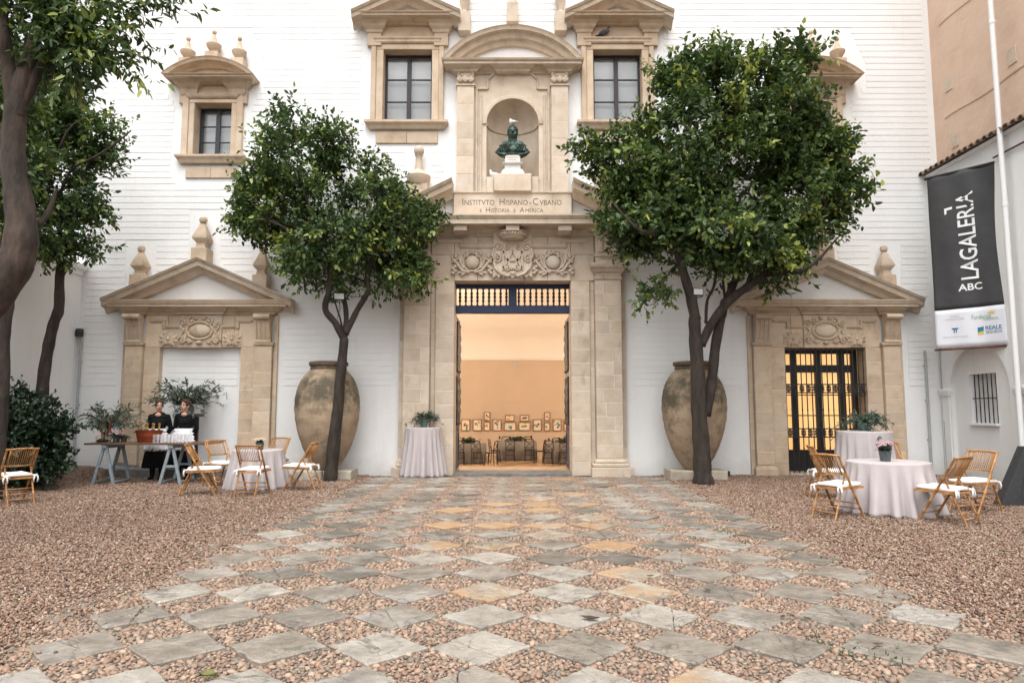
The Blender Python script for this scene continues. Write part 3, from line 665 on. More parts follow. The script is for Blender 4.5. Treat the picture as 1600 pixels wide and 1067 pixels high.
    for q in (-1, 1): rake(p, xc + q * (hw + .06), zk1 + .02, xc, ap, f0, pr + .05, .30)
    MB().prism([(xc - hw + .3, zk1 + .003), (xc + hw - .3, zk1 + .003), (xc, ap - .12)], Y0 - .03, Y0 - .001).build('tympanum', 'white_wall', p)
    for q, zb_ in ((-1, PZ(446)), (0, PZ(408)), (1, PZ(446))):
        finial(p, xc + q * 1.42 + .0, Y0 - .19, zb_ - (.12 if q else .1), 'obelisk', 1.03 if q else 1.12)
    # threshold
    MB().box(xc - .93, xc + .93, Y0 - .12, Y0 + .4, -.05, .05).build('threshold', 'dark_stone' if s < 0 else 'plinth_stone', p)
    return p
side_portal(-1); side_portal(1)
b = MB(); b.cbox(XCM - SPX - 1.75, XCM - SPX + 1.2, Y0 - .62, Y0 - .2, -.05, .20, .02); tag(b.build('stone_step', 'dark_stone'), 'low dark grey stone step in front of the blocked side portal', 'step')
# ---------------------------------------------------------------- windows
def casement(parent, x0, x1, z0, z1, y, wood, rows=3, fr=.055):
    w_ = part('casement', parent) if False else parent
    xm = (x0 + x1) / 2
    b = MB(); b.box(x0, x0 + fr, y, y + .06, z0, z1); b.box(x1 - fr, x1, y, y + .06, z0, z1); b.box(x0 + fr, x1 - fr, y, y + .06, z1 - fr, z1); b.box(x0 + fr, x1 - fr, y, y + .06, z0, z0 + fr); b.build('window_frame', wood, w_)
    MB().box(xm - .05, xm + .05, y - .015, y + .05, z0 + fr, z1 - fr).build('mullion', wood, w_)
    for xa, xb_ in ((x0 + fr, xm - .05), (xm + .05, x1 - fr)):
        h = (z1 - z0 - 2 * fr) / rows
        for k in range(rows):
            za = z0 + fr + k * h
            MB().box(xa + .004, xb_ - .004, y + .025, y + .031, za + .012, za + h - .012).build('pane', 'glass_clear', w_)
            if k: MB().box(xa, xb_, y + .008, y + .045, za - .014, za + .014).build('glazing_bar', wood, w_)
    MB().box(x0 + .03, x1 - .03, y + .16, y + .17, z0 + .02, z1 - .02).build('blind', 'blind', w_)  # pale sheet added behind the glass; its colour carries the sky's reflection
    MB().box(x0 - .1, x1 + .1, y + .5, y + .52, z0 - .1, z1 + .1).build('backing', 'dark_wood', w_)
def upper_window(s):
    p = part('window', fac, 'large upper window with pedimented stone frame'); xc = XCM + s * -UWX; hw = UWW; yf = Y0 - .10
    casement(p, xc - hw, xc + hw, UZ0, UZ1, Y0 + .22, 'window_wood')
    zt = UZ1 + .0; fo = hw + .29; zl = PZ(47)
    for q in (-1, 1):
        a, c = sorted((xc + q * hw, xc + q * (hw + .17))); MB().cbox(a, c, yf + .03, Y0 + .22, UZ0, zt, .012).build('jamb', 'stone_tan', p)
        a, c = sorted((xc + q * (hw + .17), xc + q * fo)); MB().cbox(a, c, yf, Y0, UZ0, zl - .1, .012).build('jamb', 'stone_tan', p)
        a, c = sorted((xc + q * (fo - .02), xc + q * (fo + .10))); MB().cbox(a, c, yf + .01, Y0, zl - .42, zl, .012).build('ear', 'tan_worn', p)
    MB().cbox(xc - hw - .17, xc + hw + .17, yf + .025, Y0 + .22, zt, zt + .14, .01).build('lintel', 'stone_tan', p)
    MB().cornice(xc - hw - .17, xc + hw + .17, yf, Y0, [(0, zt + .14), (.03, zt + .17), (.03, zt + .22), (.055, zt + .25), (.055, zt + .28), (0, zt + .29)]).build('lintel_moulding', 'tan_worn', p)
    zc0, zc1 = PZ(47, Y0 - .1), PZ(16, Y0 - .5)
    MB().box(xc - hw - .2, xc + hw + .2, Y0 - .06, Y0, zt + .285, zc0 + .2).build('frieze', 'stone_tan', p)
    for q in (-1, 1):
        a = xc + q * (hw + .22); MB().cornice(a - .17, a + .17, Y0 - .12, Y0, [(0, zc0 - .40), (0, zc0 - .10), (.03, zc0 - .08), (.04, zc0 - .02), (.10, zc0 + .04), (.12, zc0 + .10), (.17, zc0 + .14), (.2, zc0 + .24)]).build('frieze_block', 'tan_worn', p)
    MB().cornice(xc - fo - .02, xc + fo + .02, Y0 - .1, Y0, CPROF(zc0 + .1, zc1, .38)).build('cornice', 'tan_worn', p)
    e = fo + .38
    for q in (-1, 1): rake(p, xc + q * (e + .04), zc1 + .0, xc, zc1 + .62, Y0 - .1, .44, .27)
    MB().prism([(xc - e + .3, zc1 + .003), (xc + e - .3, zc1 + .003), (xc, zc1 + .5)], Y0 - .06, Y0 - .001).build('tympanum', 'white_wall', p)
    zs = UZ0
    MB().cornice(xc - fo, xc + fo, Y0 - .08, Y0 + .2, [(0, zs - .2), (.02, zs - .19), (.06, zs - .12), (.12, zs - .06), (.12, zs - .0)]).build('sill', 'tan_worn', p)
    za, zb_ = PZ(225), PZ(208)
    for k in range(2): MB().cbox(xc - .74 + k * .745, xc + k * .745, Y0 - .05, Y0, za, zb_, .008).build('apron_block', 'stone_tan', p)
    return p
upper_window(-1); upper_window(1)
def small_window(s):
    p = part('window', fac, 'small upper window under a curved pediment with three finials'); xc = XCM + s * -SWX; hw = SWW; yf = Y0 - .10
    casement(p, xc - hw, xc + hw, SZ0, SZ1, Y0 + .26, 'window_wood_blue')
    fo = hw + .28; zl = PZ(142)
    for q in (-1, 1):
        a, c = sorted((xc + q * hw, xc + q * (hw + .13))); MB().cbox(a, c, yf + .03, Y0 + .26, SZ0, SZ1, .012).build('jamb', 'stone_tan', p)
        a, c = sorted((xc + q * (hw + .13), xc + q * fo)); MB().cbox(a, c, yf, Y0, SZ0, zl, .012).build('jamb', 'stone_tan', p)
        a, c = sorted((xc + q * (fo - .02), xc + q * (fo + .09))); MB().cbox(a, c, yf + .01, Y0, zl - .36, zl, .012).build('ear', 'tan_worn', p)
    MB().cbox(xc - hw - .13, xc + hw + .13, yf + .025, Y0 + .26, SZ1, SZ1 + .10, .01).build('lintel', 'stone_tan', p)
    MB().cornice(xc - hw - .13, xc + hw + .13, yf, Y0, [(0, SZ1 + .10), (.03, SZ1 + .13), (.05, SZ1 + .18), (.05, SZ1 + .20), (0, SZ1 + .21)]).build('lintel_moulding', 'tan_worn', p)
    zc0, zc1 = zl, PZ(115, Y0 - .45)
    MB().box(xc - hw - .16, xc + hw + .16, Y0 - .06, Y0, SZ1 + .205, zc0 + .2).build('frieze', 'stone_tan', p)
    for q in (-1, 1):
        a = xc + q * (hw + .13); MB().cornice(a - .18, a + .18, Y0 - .11, Y0, [(0, zc0 - .16), (.02, zc0 - .12), (.03, zc0 - .02), (.09, zc0 + .04), (.12, zc0 + .09), (.17, zc0 + .13), (.19, zc0 + .2)]).build('frieze_block', 'tan_worn', p)
    MB().cornice(xc - fo + .02, xc + fo - .02, Y0 - .1, Y0, CPROF(zc0 + .08, zc1, .38)).build('cornice', 'tan_worn', p)
    e = fo + .36; rise = PZ(88, Y0 - .45) - zc1
    MB().sweep(arc_path(xc - e, xc + e, zc1 + .0, rise), [(0, -.17), (.12, -.17), (.2, -.1), (.34, -.08), (.36, -.02), (.38, 0), (0, 0)], Y0 - .1).build('curved_pediment', 'tan_worn', p, smooth=True)
    MB().prism(segment_fill(xc - e + .1, xc + e - .1, zc1 + .004, rise - .1), Y0 - .14, Y0 - .001).build('tympanum', 'stone_tan', p)
    for q, zq in ((-1, zc1 + .16), (0, zc1 + rise - .04), (1, zc1 + .16)): finial(p, xc + q * .62 + .0, Y0 - .16, zq + (.06 if q else .0), 'vase', .86)
    MB().cornice(xc - fo, xc + fo, Y0 - .08, Y0 + .2, [(0, SZ0 - .2), (.02, SZ0 - .19), (.05, SZ0 - .12), (.1, SZ0 - .05), (.1, SZ0)]).build('sill', 'tan_worn', p)
    za, zb_ = PZ(279), PZ(263)
    for k in range(2): MB().cbox(xc - .60 + k * .605, xc + k * .605, Y0 - .045, Y0, za, zb_, .008).build('apron_block', 'stone_tan', p)
    return p
small_window(-1); small_window(1)
# ================================================================== MAIN PORTAL
def text_mesh(s, size, extrude=.003, sx=1.0, bold=0.0):
    cu = bpy.data.curves.new('lettering', 'FONT'); cu.body = s; cu.size = size; cu.extrude = extrude; cu.offset = bold; cu.align_x = 'LEFT'; cu.resolution_u = 3
    ob = bpy.data.objects.new('lettering', cu); col.objects.link(ob); bpy.context.view_layer.update()
    me = bpy.data.meshes.new_from_object(ob.evaluated_get(bpy.context.evaluated_depsgraph_get())); bpy.data.objects.remove(ob)
    vs = [(v.co.x * sx, v.co.y, v.co.z) for v in me.vertices]; fs = [tuple(p.vertices) for p in me.polygons]; bpy.data.meshes.remove(me)
    return vs, fs
def put_text(b, s, size, origin, ux, uz, un, sx=1.0, bold=0.0, center=False, fit=None, extrude=.003):
    vs, fs = text_mesh(s, size, extrude, sx, bold); xs_ = [v[0] for v in vs]; x0, x1 = min(xs_), max(xs_)
    k = (fit / (x1 - x0)) if fit else 1; sh = -(x0 + x1) / 2 * k if center else -x0 * k
    o = Vector(origin); ux, uz, un = Vector(ux), Vector(uz), Vector(un)
    b.add([o + ux * (v[0] * k + sh) + uz * v[1] + un * v[2] for v in vs], fs); return (x1 - x0) * k
mp = part('main_portal', fac, 'tall carved stone main portal with bust niche above the doorway')
mrng = random.Random(21); xc = XCM
JF, PF = Y0 - .12, Y0 - .30         # jamb face, pilaster face
OH = 1.36                            # half opening
zcap0, zcap1 = PZ(437, PF), PZ(412, PF)
zent = PZ(367, PF); zcor0, zcor1 = PZ(349, Y0 - .7), PZ(335, Y0 - .7)
for q in (-1, 1):
    a, c = sorted((xc + q * OH, xc + q * 1.80)); mbed(mp, a, c, 0, DOOR_H, JF, Y0 + .6); blocks(mp, a, c, 0, DOOR_H, JF, Y0 + .6, .312, mrng, vjoint=False)
    a, c = sorted((xc + q * 1.80, xc + q * 1.91)); mbed(mp, a, c, 0, zent, JF + .05, Y0 + .02); blocks(mp, a, c, 0, zent, JF + .05, Y0 + .02, .62, mrng, vjoint=False)
    a, c = sorted((xc + q * 1.91, xc + q * 2.51)); mbed(mp, a, c, .40, zcap0, PF, Y0); blocks(mp, a, c, .40, zcap0, PF, Y0, .312, mrng)
    b = MB(); b.cornice(a, c, PF, Y0, [(.13, -.05), (.13, .19), (.12, .21)]); b.cornice(a, c, PF, Y0, [(.085, .213), (.105, .235), (.105, .275), (.085, .30)]); b.cornice(a, c, PF, Y0, [(.04, .303), (.055, .32), (.055, .345), (.02, .36), (0, .398)]); b.build('pilaster_base', 'stone', mp)
    MB().cornice(a, c, PF, Y0, [(.0, zcap0), (.025, zcap0 + .015), (.025, zcap0 + .045), (0, zcap0 + .06), (0, zcap0 + .15), (.05, zcap0 + .19), (.07, zcap0 + .24), (.11, zcap0 + .28), (.12, zcap1 - .04), (.12, zcap1)]).build('capital', 'stone_worn', mp)
    # frieze block with flutes above the capital
    MB().box(a + .02, c - .02, PF + .04, Y0, zcap1, zent).build('frieze_block', 'stone', mp)
    MB().cornice(a + .02, c - .02, PF + .03, Y0, [(0, zcap1 + .16), (.03, zcap1 + .18), (.03, zcap1 + .25), (0, zcap1 + .26)]).build('frieze_moulding', 'stone_worn', mp)
    for k in range(6): MB().box(a + .10 + k * .075, a + .13 + k * .075, PF + .0, PF + .05, zcap1 + .13, zcap1 + .165).build('gutta', 'stone_worn', mp)
    for k in range(3):
        x = a + .10 + k * .155; MB().cbox(x, x + .10, PF + .0, PF + .05, zcap1 + .27, zent - .03, .015).build('triglyph_bar', 'stone', mp)
    a, c = sorted((xc + q * 2.51, xc + q * 2.63)); mbed(mp, a, c, 0, zent, JF, Y0); blocks(mp, a, c, 0, zent, JF, Y0, .62, mrng, vjoint=False)
    MB().cornice(a, c, JF, Y0, [(.12, -.05), (.12, .19), (.04, .22), (.02, .36), (0, .39)]).build('pilaster_base', 'stone', mp)
# lintel band over the opening: voussoir stones and the upper frieze wall
nb = 7; x = xc - 1.91
for k in range(nb):
    MB().cbox(x + .003, x + 3.82 / nb - .003, JF + mrng.uniform(0, .004), Y0 + .6, DOOR_H, PZ(400), .007).build('lintel_block', 'stone', mp)
    MB().cbox(x + .003 - (.0), x + 3.82 / nb - .003, JF + mrng.uniform(0, .004), Y0, PZ(400) + .005, zent, .007).build('lintel_block', 'stone', mp); x += 3.82 / nb
for q in (-1, 1):
    b = MB(); zm, zh = PZ(386, JF), PZ(378, JF)
    for xa, xb_, z in ((.42, 1.20, zm), (1.20, 1.72, zh)):
        a, c = sorted((xc + q * xa, xc + q * xb_)); b.cornice(a, c, JF, Y0, [(0, z - .04), (.03, z - .03), (.06, z + .02), (.06, z + .05), (.02, z + .07), (0, z + .075)])
    b.cbox(xc + q * 1.2 - .035, xc + q * 1.2 + .035, JF - .05, Y0, zm - .035, zh + .07, .008); b.build('stepped_moulding', 'stone_worn', mp)
# side cartouches
zq0, zq1 = PZ(428, JF), PZ(394, JF); zqc = (zq0 + zq1) / 2
for q in (-1, 1):
    cx = xc + q * .95; yk = JF - .02
    b = MB(); b.ell((cx, yk, zqc + .01), (.17, .10, .165), 24, 12); b.build('cartouche_boss', 'stone', mp, smooth=True)
    b = MB(); b.tube([(cx + .215 * math.cos(t), yk - .02, zqc + .01 + .21 * math.sin(t)) for t in (2 * PI * i / 28 for i in range(29))], .022, 6)
    for e in (-1, 1):
        scroll(b, cx + e * .13, zqc + .19, .075, 1.3, PI / 2, -e, yk - .03, .022); scroll(b, cx + e * .40, zqc + .15, .10, 1.4, PI if e > 0 else 0, e, yk - .02, .026)
        b.tube([(cx + e * .42, yk - .02, zqc + .06), (cx + e * .33, yk - .04, zqc - .06), (cx + e * .22, yk - .04, zqc - .20), (cx + e * .06, yk - .03, zqc - .235)], [.03, .035, .035, .025], 6)
        b.tube([(cx + e * .30, yk - .02, zqc + .20), (cx + e * .28, yk - .04, zqc + .02), (cx + e * .2, yk - .04, zqc - .14)], .022, 6)
        for k in range(4): b.ell((cx + e * (.40 + .045 * (k % 2)), yk - .03, zqc - .10 - .05 * k), (.05, .05, .045), 8, 6)
        leafy(b, cx + e * .12, zqc - .22, .22, PI + .1 if e < 0 else -.1, yk - .02, .35); leafy(b, cx + e * .45, zqc - .02, .12, PI / 2 + e * .3, yk - .02)
        leafy(b, cx, zqc + .2, .12, PI / 2 - e * .5, yk - .02)
    b.build('cartouche_scrolls', 'stone_worn', mp, smooth=True)
# central monogram cartouche with crown
zk0, zk1 = PZ(433, JF), PZ(364, JF); yk = JF - .07
MB().cbox(xc - .46, xc + .46, yk, Y0, zk0 + .02, zk1, .015).build('monogram_block', 'stone', mp)
MB().prism([(xc - .46, zk1 - .02), (xc - .52, zk1 + .05), (xc + .52, zk1 + .05), (xc + .46, zk1 - .02)], yk - .02, Y0).build('monogram_cap', 'stone_worn', mp)
zm = zk0 + .40; b = MB()
for (x0, z0, x1, z1) in ((-.22, -.22, 0, .22), (.22, -.22, 0, .22), (-.22, .20, 0, -.26), (.22, .20, 0, -.26), (-.10, -.02, .10, -.02), (-.22, -.24, -.22, .22), (.22, -.24, .22, .22)):
    b.bar((xc + x0, yk - .02, zm + z0), (xc + x1, yk - .02, zm + z1), .045, .05, (0, 1, 0))
b.build('monogram', 'stone_worn', mp)
b = MB()
for e in (-1, 1):
    scroll(b, xc + e * .33, zm + .30, .10, 1.4, 0 if e > 0 else PI, e, yk - .02, .028); scroll(b, xc + e * .36, zm + .02, .10, 1.3, PI / 2, e, yk - .02, .028); scroll(b, xc + e * .12, zm + .29, .07, 1.2, PI / 2, -e, yk - .02, .02)
    scroll(b, xc + e * .13, zm - .20, .08, 1.3, PI / 2, e, yk - .03, .024); b.tube([(xc + e * .44, yk - .02, zm + .26), (xc + e * .47, yk - .03, zm + .1), (xc + e * .40, yk - .03, zm - .06)], .03, 6)
    b.tube([(xc + e * .44, yk - .02, zm - .05), (xc + e * .40, yk - .04, zm - .20), (xc + e * .27, yk - .05, zm - .34), (xc + e * .1, yk - .04, zm - .40)], [.03, .04, .04, .03], 6)
    for k in range(3): leafy(b, xc + e * (.42 - .12 * k), zm - .34, .13, -PI / 2 + e * .3, yk - .02); b.ell((xc + e * .37, yk - .03, zm + .12 - .05 * k), (.025, .03, .025), 8, 6)
leafy(b, xc, zm - .30, .16, -PI / 2, yk - .03, .6); b.ell((xc, yk - .04, zm - .33), (.06, .05, .05)); b.build('monogram_scrolls', 'stone_worn', mp, smooth=True)
b = MB(); zr = zk1 - .20
b.lathe([(.24, 0), (.27, .02), (.28, .05), (.31, .06), (.335, .17), (.32, .185), (.2, .19)], (xc, yk - .04, zr), 28)
for k in range(15):
    t = PI + PI * (k + .5) / 15; cx_, cy_ = xc + .325 * math.cos(t), yk - .04 + .325 * math.sin(t); b.ell((cx_, cy_, zr + .10), (.026, .026, .03), 8, 6); b.ell((cx_, cy_ - .005, zr + .16), (.034, .03, .022), 8, 6)
b.build('carved_crown', 'stone_worn', mp, smooth=True)
# entablature
MB().cornice(xc - 2.55, xc + 2.55, JF, Y0, [(.0, zent), (.03, zent + .02), (.04, zent + .05), (.12, zent + .09), (.15, zcor0)]).build('bed_moulding', 'stone_worn', mp)
for q in (-1, 1):
    MB().cornice(xc + q * 2.21 - .31, xc + q * 2.21 + .31, PF, Y0, [(0, zent + .003), (.03, zent + .03), (.12, zent + .10), (.15, zcor0 - .003)]).build('bed_moulding_break', 'stone_worn', mp)
for mx_ in (-2.25, -1.20, 0, 1.20, 2.25): MB().cbox(xc + mx_ - .155, xc + mx_ + .155, Y0 - .60, Y0 - .15, zcor0 - .14, zcor0 - .002, .012).build('modillion', 'stone', mp)
MB().cornice(xc - 2.62, xc + 2.62, Y0 - .12, Y0, [(.56, zcor0), (.56, zcor0 + .10), (.58, zcor0 + .12), (.62, zcor1 - .03), (.62, zcor1)]).build('cornice', 'stone_worn', mp)
# broken pediment
for q in (-1, 1):
    b = MB(); xa, za, xb_, zb_ = xc + q * 3.15, zcor1 + .02, xc + q * 1.40, PZ(280, Y0 - .5)
    rake(mp, xa, za, xb_, zb_, Y0 - .12, .52, .34)
    MB().prism([(xc + q * 2.7, zcor1 + .003), (xc + q * 1.42, zcor1 + .003), (xc + q * 1.42, zb_ - .4)], Y0 - .05, Y0 - .001).build('tympanum', 'white_wall', mp)
    # flanking ball finial on the pediment slope
    fx = xc + q * (xc + PX(1603 - 655 if q > 0 else 655, 260) * (1 if q > 0 else -1)) if False else xc + q * 2.22; b = MB(); fz = PZ(300)
    b.box(fx - .22, fx + .22, Y0 - .36, Y0 - .02, fz - .35, fz + .10); b.lathe([(.2, .10), (.27, .2), (.29, .30), (.2, .38), (.10, .46), (.075, .62), (.07, .78), (.10, .82), (.05, .84)], (fx, Y0 - .2, fz), 20); b.ell((fx, Y0 - .2, fz + .93), (.125, .125, .13), 16, 10)
    b.build('finial', 'stone_worn', mp, smooth=True)
# inscription panel
IF = Y0 - .26; zi0, zi1 = zcor1, PZ(303, IF)
pan = MB().box(xc - 1.38, xc + 1.38, IF, Y0, zi0, zi1).build('inscription_panel', 'stone', mp)
MB().cornice(xc - 1.38, xc + 1.38, IF, Y0, [(0, zi1), (.03, zi1 + .02), (.03, zi1 + .05), (0, zi1 + .055)]).build('panel_moulding', 'stone_worn', mp)
b = MB()
def line(words, py, xa, xb_, big, small):
    # words: list of (capital, rest); widths are fitted to the measured span
    z = PZ(py, IF); X0, X1 = PX(xa, py, IF), PX(xb_, py, IF)
    probe = MB(); x = 0; plan = []
    for t, s_, sp in words:
        wd = put_text(MB(), t, s_, (0, 0, 0), (1, 0, 0), (0, 0, 1), (0, -1, 0), sx=.88); plan.append((t, s_, x)); x += wd + sp
    k = (X1 - X0) / (x - words[-1][2])
    for t, s_, px_ in plan: put_text(b, t, s_, (X0 + px_ * k, IF - .001, z), (k, 0, 0), (0, 0, 1), (0, -1, 0), sx=.88, extrude=.002)
line([('I', .235, .03), ('NSTITVTO', .175, .12), ('H', .235, .03), ('ISPANO', .175, .04), ('-', .2, .04), ('C', .235, .03), ('VBANO', .175, 0)], 320.5, 722.5, 877.5, 0, 0)
line([('E', .115, .09), ('H', .175, .025), ('ISTORIA', .13, .09), ('E', .115, .09), ('A', .175, .025), ('MÉRICA', .13, 0)], 332, 750, 849, 0, 0)
b.build('lettering', 'letter_ink', mp)
# ---- niche aedicule
AF = Y0 - .14; AP = Y0 - .24; zA1 = PZ(90, Y0 - .5); za0, za1 = zi1 + .055, zA1 - .24
HW = 1.33; zarc = NZS
def arch_panel(b, x0, x1, z0, z1, cx, r, zs, zb_, y, n=24, mapf=None):
    mf = mapf or (lambda x, z: (x, y, z))
    q = lambda *p: b.add([mf(*t) for t in p], [tuple(range(len(p)))])
    q((x0, z0), (cx - r, z0), (cx - r, zs), (x0, zs)); q((cx + r, z0), (x1, z0), (x1, zs), (cx + r, zs))
    if zb_ > z0: q((cx - r, z0), (cx + r, z0), (cx + r, zb_), (cx - r, zb_))
    a = [(cx - r * math.cos(PI * i / n), zs + r * math.sin(PI * i / n)) for i in range(n + 1)]
    q((x0, zs), a[0], a[0] if False else (cx - r, z1), (x0, z1)); q((cx + r, zs), (x1, zs), (x1, z1), (cx + r, z1))
    for i in range(n): q(a[i], a[i + 1], (a[i + 1][0], z1), (a[i][0], z1))
b = MB(); arch_panel(b, xc - .95, xc + .95, za0, za1, xc, NR, NZS, NZ0, AF); b.build('niche_front', 'stone', mp)
for q in (-1, 1):
    a, c = sorted((xc + q * .92, xc + q * HW)); mbed(mp, a, c, za0, za1 - .34, AP, Y0); blocks(mp, a, c, za0, za1 - .34, AP, Y0, .42, mrng)
    MB().cornice(a + .0, c - .0, AP, Y0, [(0, za1 - .34), (.03, za1 - .325), (.03, za1 - .30), (0, za1 - .295), (0, za1)]).build('capital_block', 'stone', mp)
    b = MB(); cx_ = (a + c) / 2
    for k in (-1, 0, 1): leafy(b, cx_ + k * .11, za1 - .27, .19, PI / 2 - k * .25, AP - .03, .5, .04)
    for k in (-1, 1): scroll(b, cx_ + k * .13, za1 - .07, .06, 1.2, PI / 2, -k, AP - .03, .018)
    b.build('capital', 'stone_worn', mp, smooth=True)
    # stepped frame round the niche
    b = MB(); 
    for xa, zt in ((.86, PZ(140, AF)), (.76, PZ(150, AF))):
        x = xc + q * xa; b.cbox(x - .025, x + .025, AF - .045, AF + .02, za0 + .02, zt, .008)
    b.cbox(min(xc + q * .86, xc + q * .60), max(xc + q * .86, xc + q * .60), AF - .045, AF + .02, PZ(140, AF) - .02, PZ(140, AF) + .03, .008)
    b.cbox(xc + q * .60 - .025, xc + q * .60 + .025, AF - .045, AF + .02, PZ(140, AF) - .0, PZ(124, AF), .008)
    b.bar((xc + q * .60, AF - .02, PZ(125, AF)), (xc + q * .44, AF - .02, PZ(116, AF)), .05, .05, (0, 1, 0)); b.build('stepped_moulding', 'stone_worn', mp)
b = MB(); b.cbox(xc - .45, xc + .45, AF - .045, AF + .02, PZ(117.5, AF), PZ(114, AF), .008); b.build('stepped_moulding', 'stone_worn', mp)
b = MB(); b.sweep([(xc - (NR + .0) * math.cos(t), NZS + NR * math.sin(t), -math.cos(t), math.sin(t)) for t in (PI * i / 28 for i in range(29))], [(0, .0), (.035, .0), (.035, .07), (.02, .09), (0, .1)], AF).build('archivolt', 'stone_worn', mp, smooth=True)
b = MB(); n = 24   # concave shell
ring = lambda z, r: [(xc - r * math.cos(PI * i / n), AF + r * math.sin(PI * i / n) * 1.0, z) for i in range(n + 1)]
b.rings([ring(NZ0, NR), ring(NZS, NR)], False, False, closed=False)
b.rings([ring(NZS, NR)] + [[(xc - NR * math.cos(t) * math.cos(PI * i / n), AF + NR * math.cos(t) * math.sin(PI * i / n), NZS + NR * math.sin(t)) for i in range(n + 1)] for t in (PI / 2 * k / 10 for k in range(1, 11))], False, False, closed=False)
b.build('niche_shell', 'stone', mp, smooth=True)
b = MB(); b.tube([(xc - (NR - .01) * math.cos(PI * i / n), AF + (NR - .01) * math.sin(PI * i / n), NZS - .01) for i in range(n + 1)], .022, 6).build('niche_moulding', 'stone_worn', mp, smooth=True)
b = MB(); b.add([(xc - NR, AF, NZ0)] + [(xc - NR * math.cos(PI * i / n), AF + NR * math.sin(PI * i / n), NZ0) for i in range(1, n + 1)], [tuple(range(n + 1))]); b.build('niche_floor', 'stone', mp)
MB().cbox(xc - .44, xc + .44, AF - .22, AF + .25, za0 - .02, NZ0 + .14, .015).build('niche_ledge', 'stone', mp)
for q in (-1, 1): MB().cbox(xc + q * .53 - .085, xc + q * .53 + .085, AF - .10, AF + .2, za0 - .02, NZ0 + .10, .012).build('niche_ledge', 'stone', mp)
MB().cornice(xc - HW, xc + HW, AF, Y0, [(0, za1 - .02), (.05, za1 + .0), (.06, za1 + .04), (.14, za1 + .08), (.18, zA1 - .123)]).build('bed_moulding', 'stone_worn', mp)
for xa, hw in ((-1.12, .23), (1.12, .23), (0, .36)): MB().cornice(xc + xa - hw, xc + xa + hw, AP, Y0, [(0, za1 - .017), (.05, za1 + .01), (.07, za1 + .05), (.15, za1 + .09), (.18, zA1 - .127)]).build('bed_moulding_break', 'stone_worn', mp)
MB().cornice(xc - HW, xc + HW, Y0 - .14, Y0, [(.30, zA1 - .12), (.30, zA1 - .06), (.34, zA1 - .04), (.36, zA1)]).build('cornice', 'stone_worn', mp)
e = HW + .33; rise = PZ(38, Y0 - .5) - zA1
MB().sweep(arc_path(xc - e, xc + e, zA1 + .0, rise), [(0, -.36), (.10, -.36), (.14, -.26), (.22, -.24), (.26, -.12), (.36, -.10), (.38, -.02), (.40, 0), (0, 0)], Y0 - .1).build('curved_pediment', 'stone_worn', mp, smooth=True)
MB().prism(segment_fill(xc - e + .3, xc + e - .3, zA1 + .004, rise - .25), Y0 - .1, Y0 - .001).build('tympanum', 'white_wall', mp)
for q, zq in ((-1, PZ(52)), (0, PZ(38)), (1, PZ(52))):
    b = MB(); fx = xc + q * (PX(875, 20) - xc); b.box(fx - .14, fx + .14, Y0 - .3, Y0 - .02, zq - .1, zq + .38)
    b.lathe([(.10, .38), (.06, .44), (.06, .5), (.11, .62), (.13, .8), (.15, .85), (.11, .9), (.12, 1.05), (.06, 1.4), (.09, 1.45), (.03, 1.55)] if q else [(.13, .38), (.05, .6), (.08, .9), (.02, 1.2)], (fx, Y0 - .16, zq), 18); b.build('finial', 'stone_worn', mp, smooth=True)
MB().box(xc - 1.34, xc + 1.34, Y0 - .22, Y0 + .75, -.05, .052).build('threshold', 'dark_stone', mp)
# ---- great door: transom with turned balusters, blue beam, two open leaves
gd = part('great_door', fac, 'dark blue door with turned balusters standing open')
DY = Y0 + .42
zt0, zt1 = PZ(490, DY), PZ(478, DY); ztop = DOOR_H
MB().cbox(xc - OH, xc + OH, DY - .08, DY + .08, zt0, zt1, .01).build('transom_beam', 'blue_beam', gd)
b = MB(); b.box(xc - OH, xc + OH, DY - .06, DY + .06, ztop - .10, ztop + .05); b.box(xc - .10, xc + .10, DY - .058, DY + .058, zt1, ztop - .10); b.build('transom_frame', 'blue_beam', gd)
def baluster_profile(h, r): return [(r * .55, 0), (r * .9, .03 * h), (r * .5, .08 * h), (r * .6, .2 * h), (r, .3 * h), (r * .5, .38 * h), (r * .9, .45 * h), (r * .9, .55 * h), (r * .5, .62 * h), (r, .7 * h), (r * .6, .8 * h), (r * .5, .92 * h), (r * .9, .97 * h), (r * .55, h)]
me0 = None; H = ztop - .10 - zt1
for k in range(18):
    x = xc + (-1.27 + k * 1.12 / 8 if k < 9 else .15 + (k - 9) * 1.12 / 8)
    if me0 is None:
        o = MB().lathe(baluster_profile(H, .037), (0, 0, 0), 8).build('baluster', 'black_iron', gd, smooth=True); me0 = o.data; me0.transform(Matrix.Translation(OFF[gd]))
    else: o = bpy.data.objects.new('baluster', me0); col.objects.link(o); o.parent = gd
    o.location = Vector((x, DY, zt1)) - OFF[gd]
for q in (-1, 1):
    lx = xc + q * (OH + .045); b = MB(); y0, y1 = DY + .1, DY + 1.35
    b.box(lx - .04, lx + .04, y0, y0 + .1, .07, zt0 - .02); b.box(lx - .04, lx + .04, y1 - .1, y1, .07, zt0 - .02)
    for z in (.07, .9, 1.0, 2.3, zt0 - .15): b.box(lx - .038, lx + .038, y0 + .1, y1 - .1, z, z + .12)
    b.box(lx - .02, lx + .02, y0 + .1, y1 - .1, .19, .9); lf = b.build('door_leaf', 'blue_beam', gd)
    for k in range(7):
        y = y0 + .2 + k * .14
        for za, zb_ in ((1.12, 2.3), (2.42, zt0 - .15)): MB().lathe(baluster_profile(zb_ - za, .045), (lx - q * .05, y, za), 8).build('baluster', 'black_iron', lf, smooth=True)
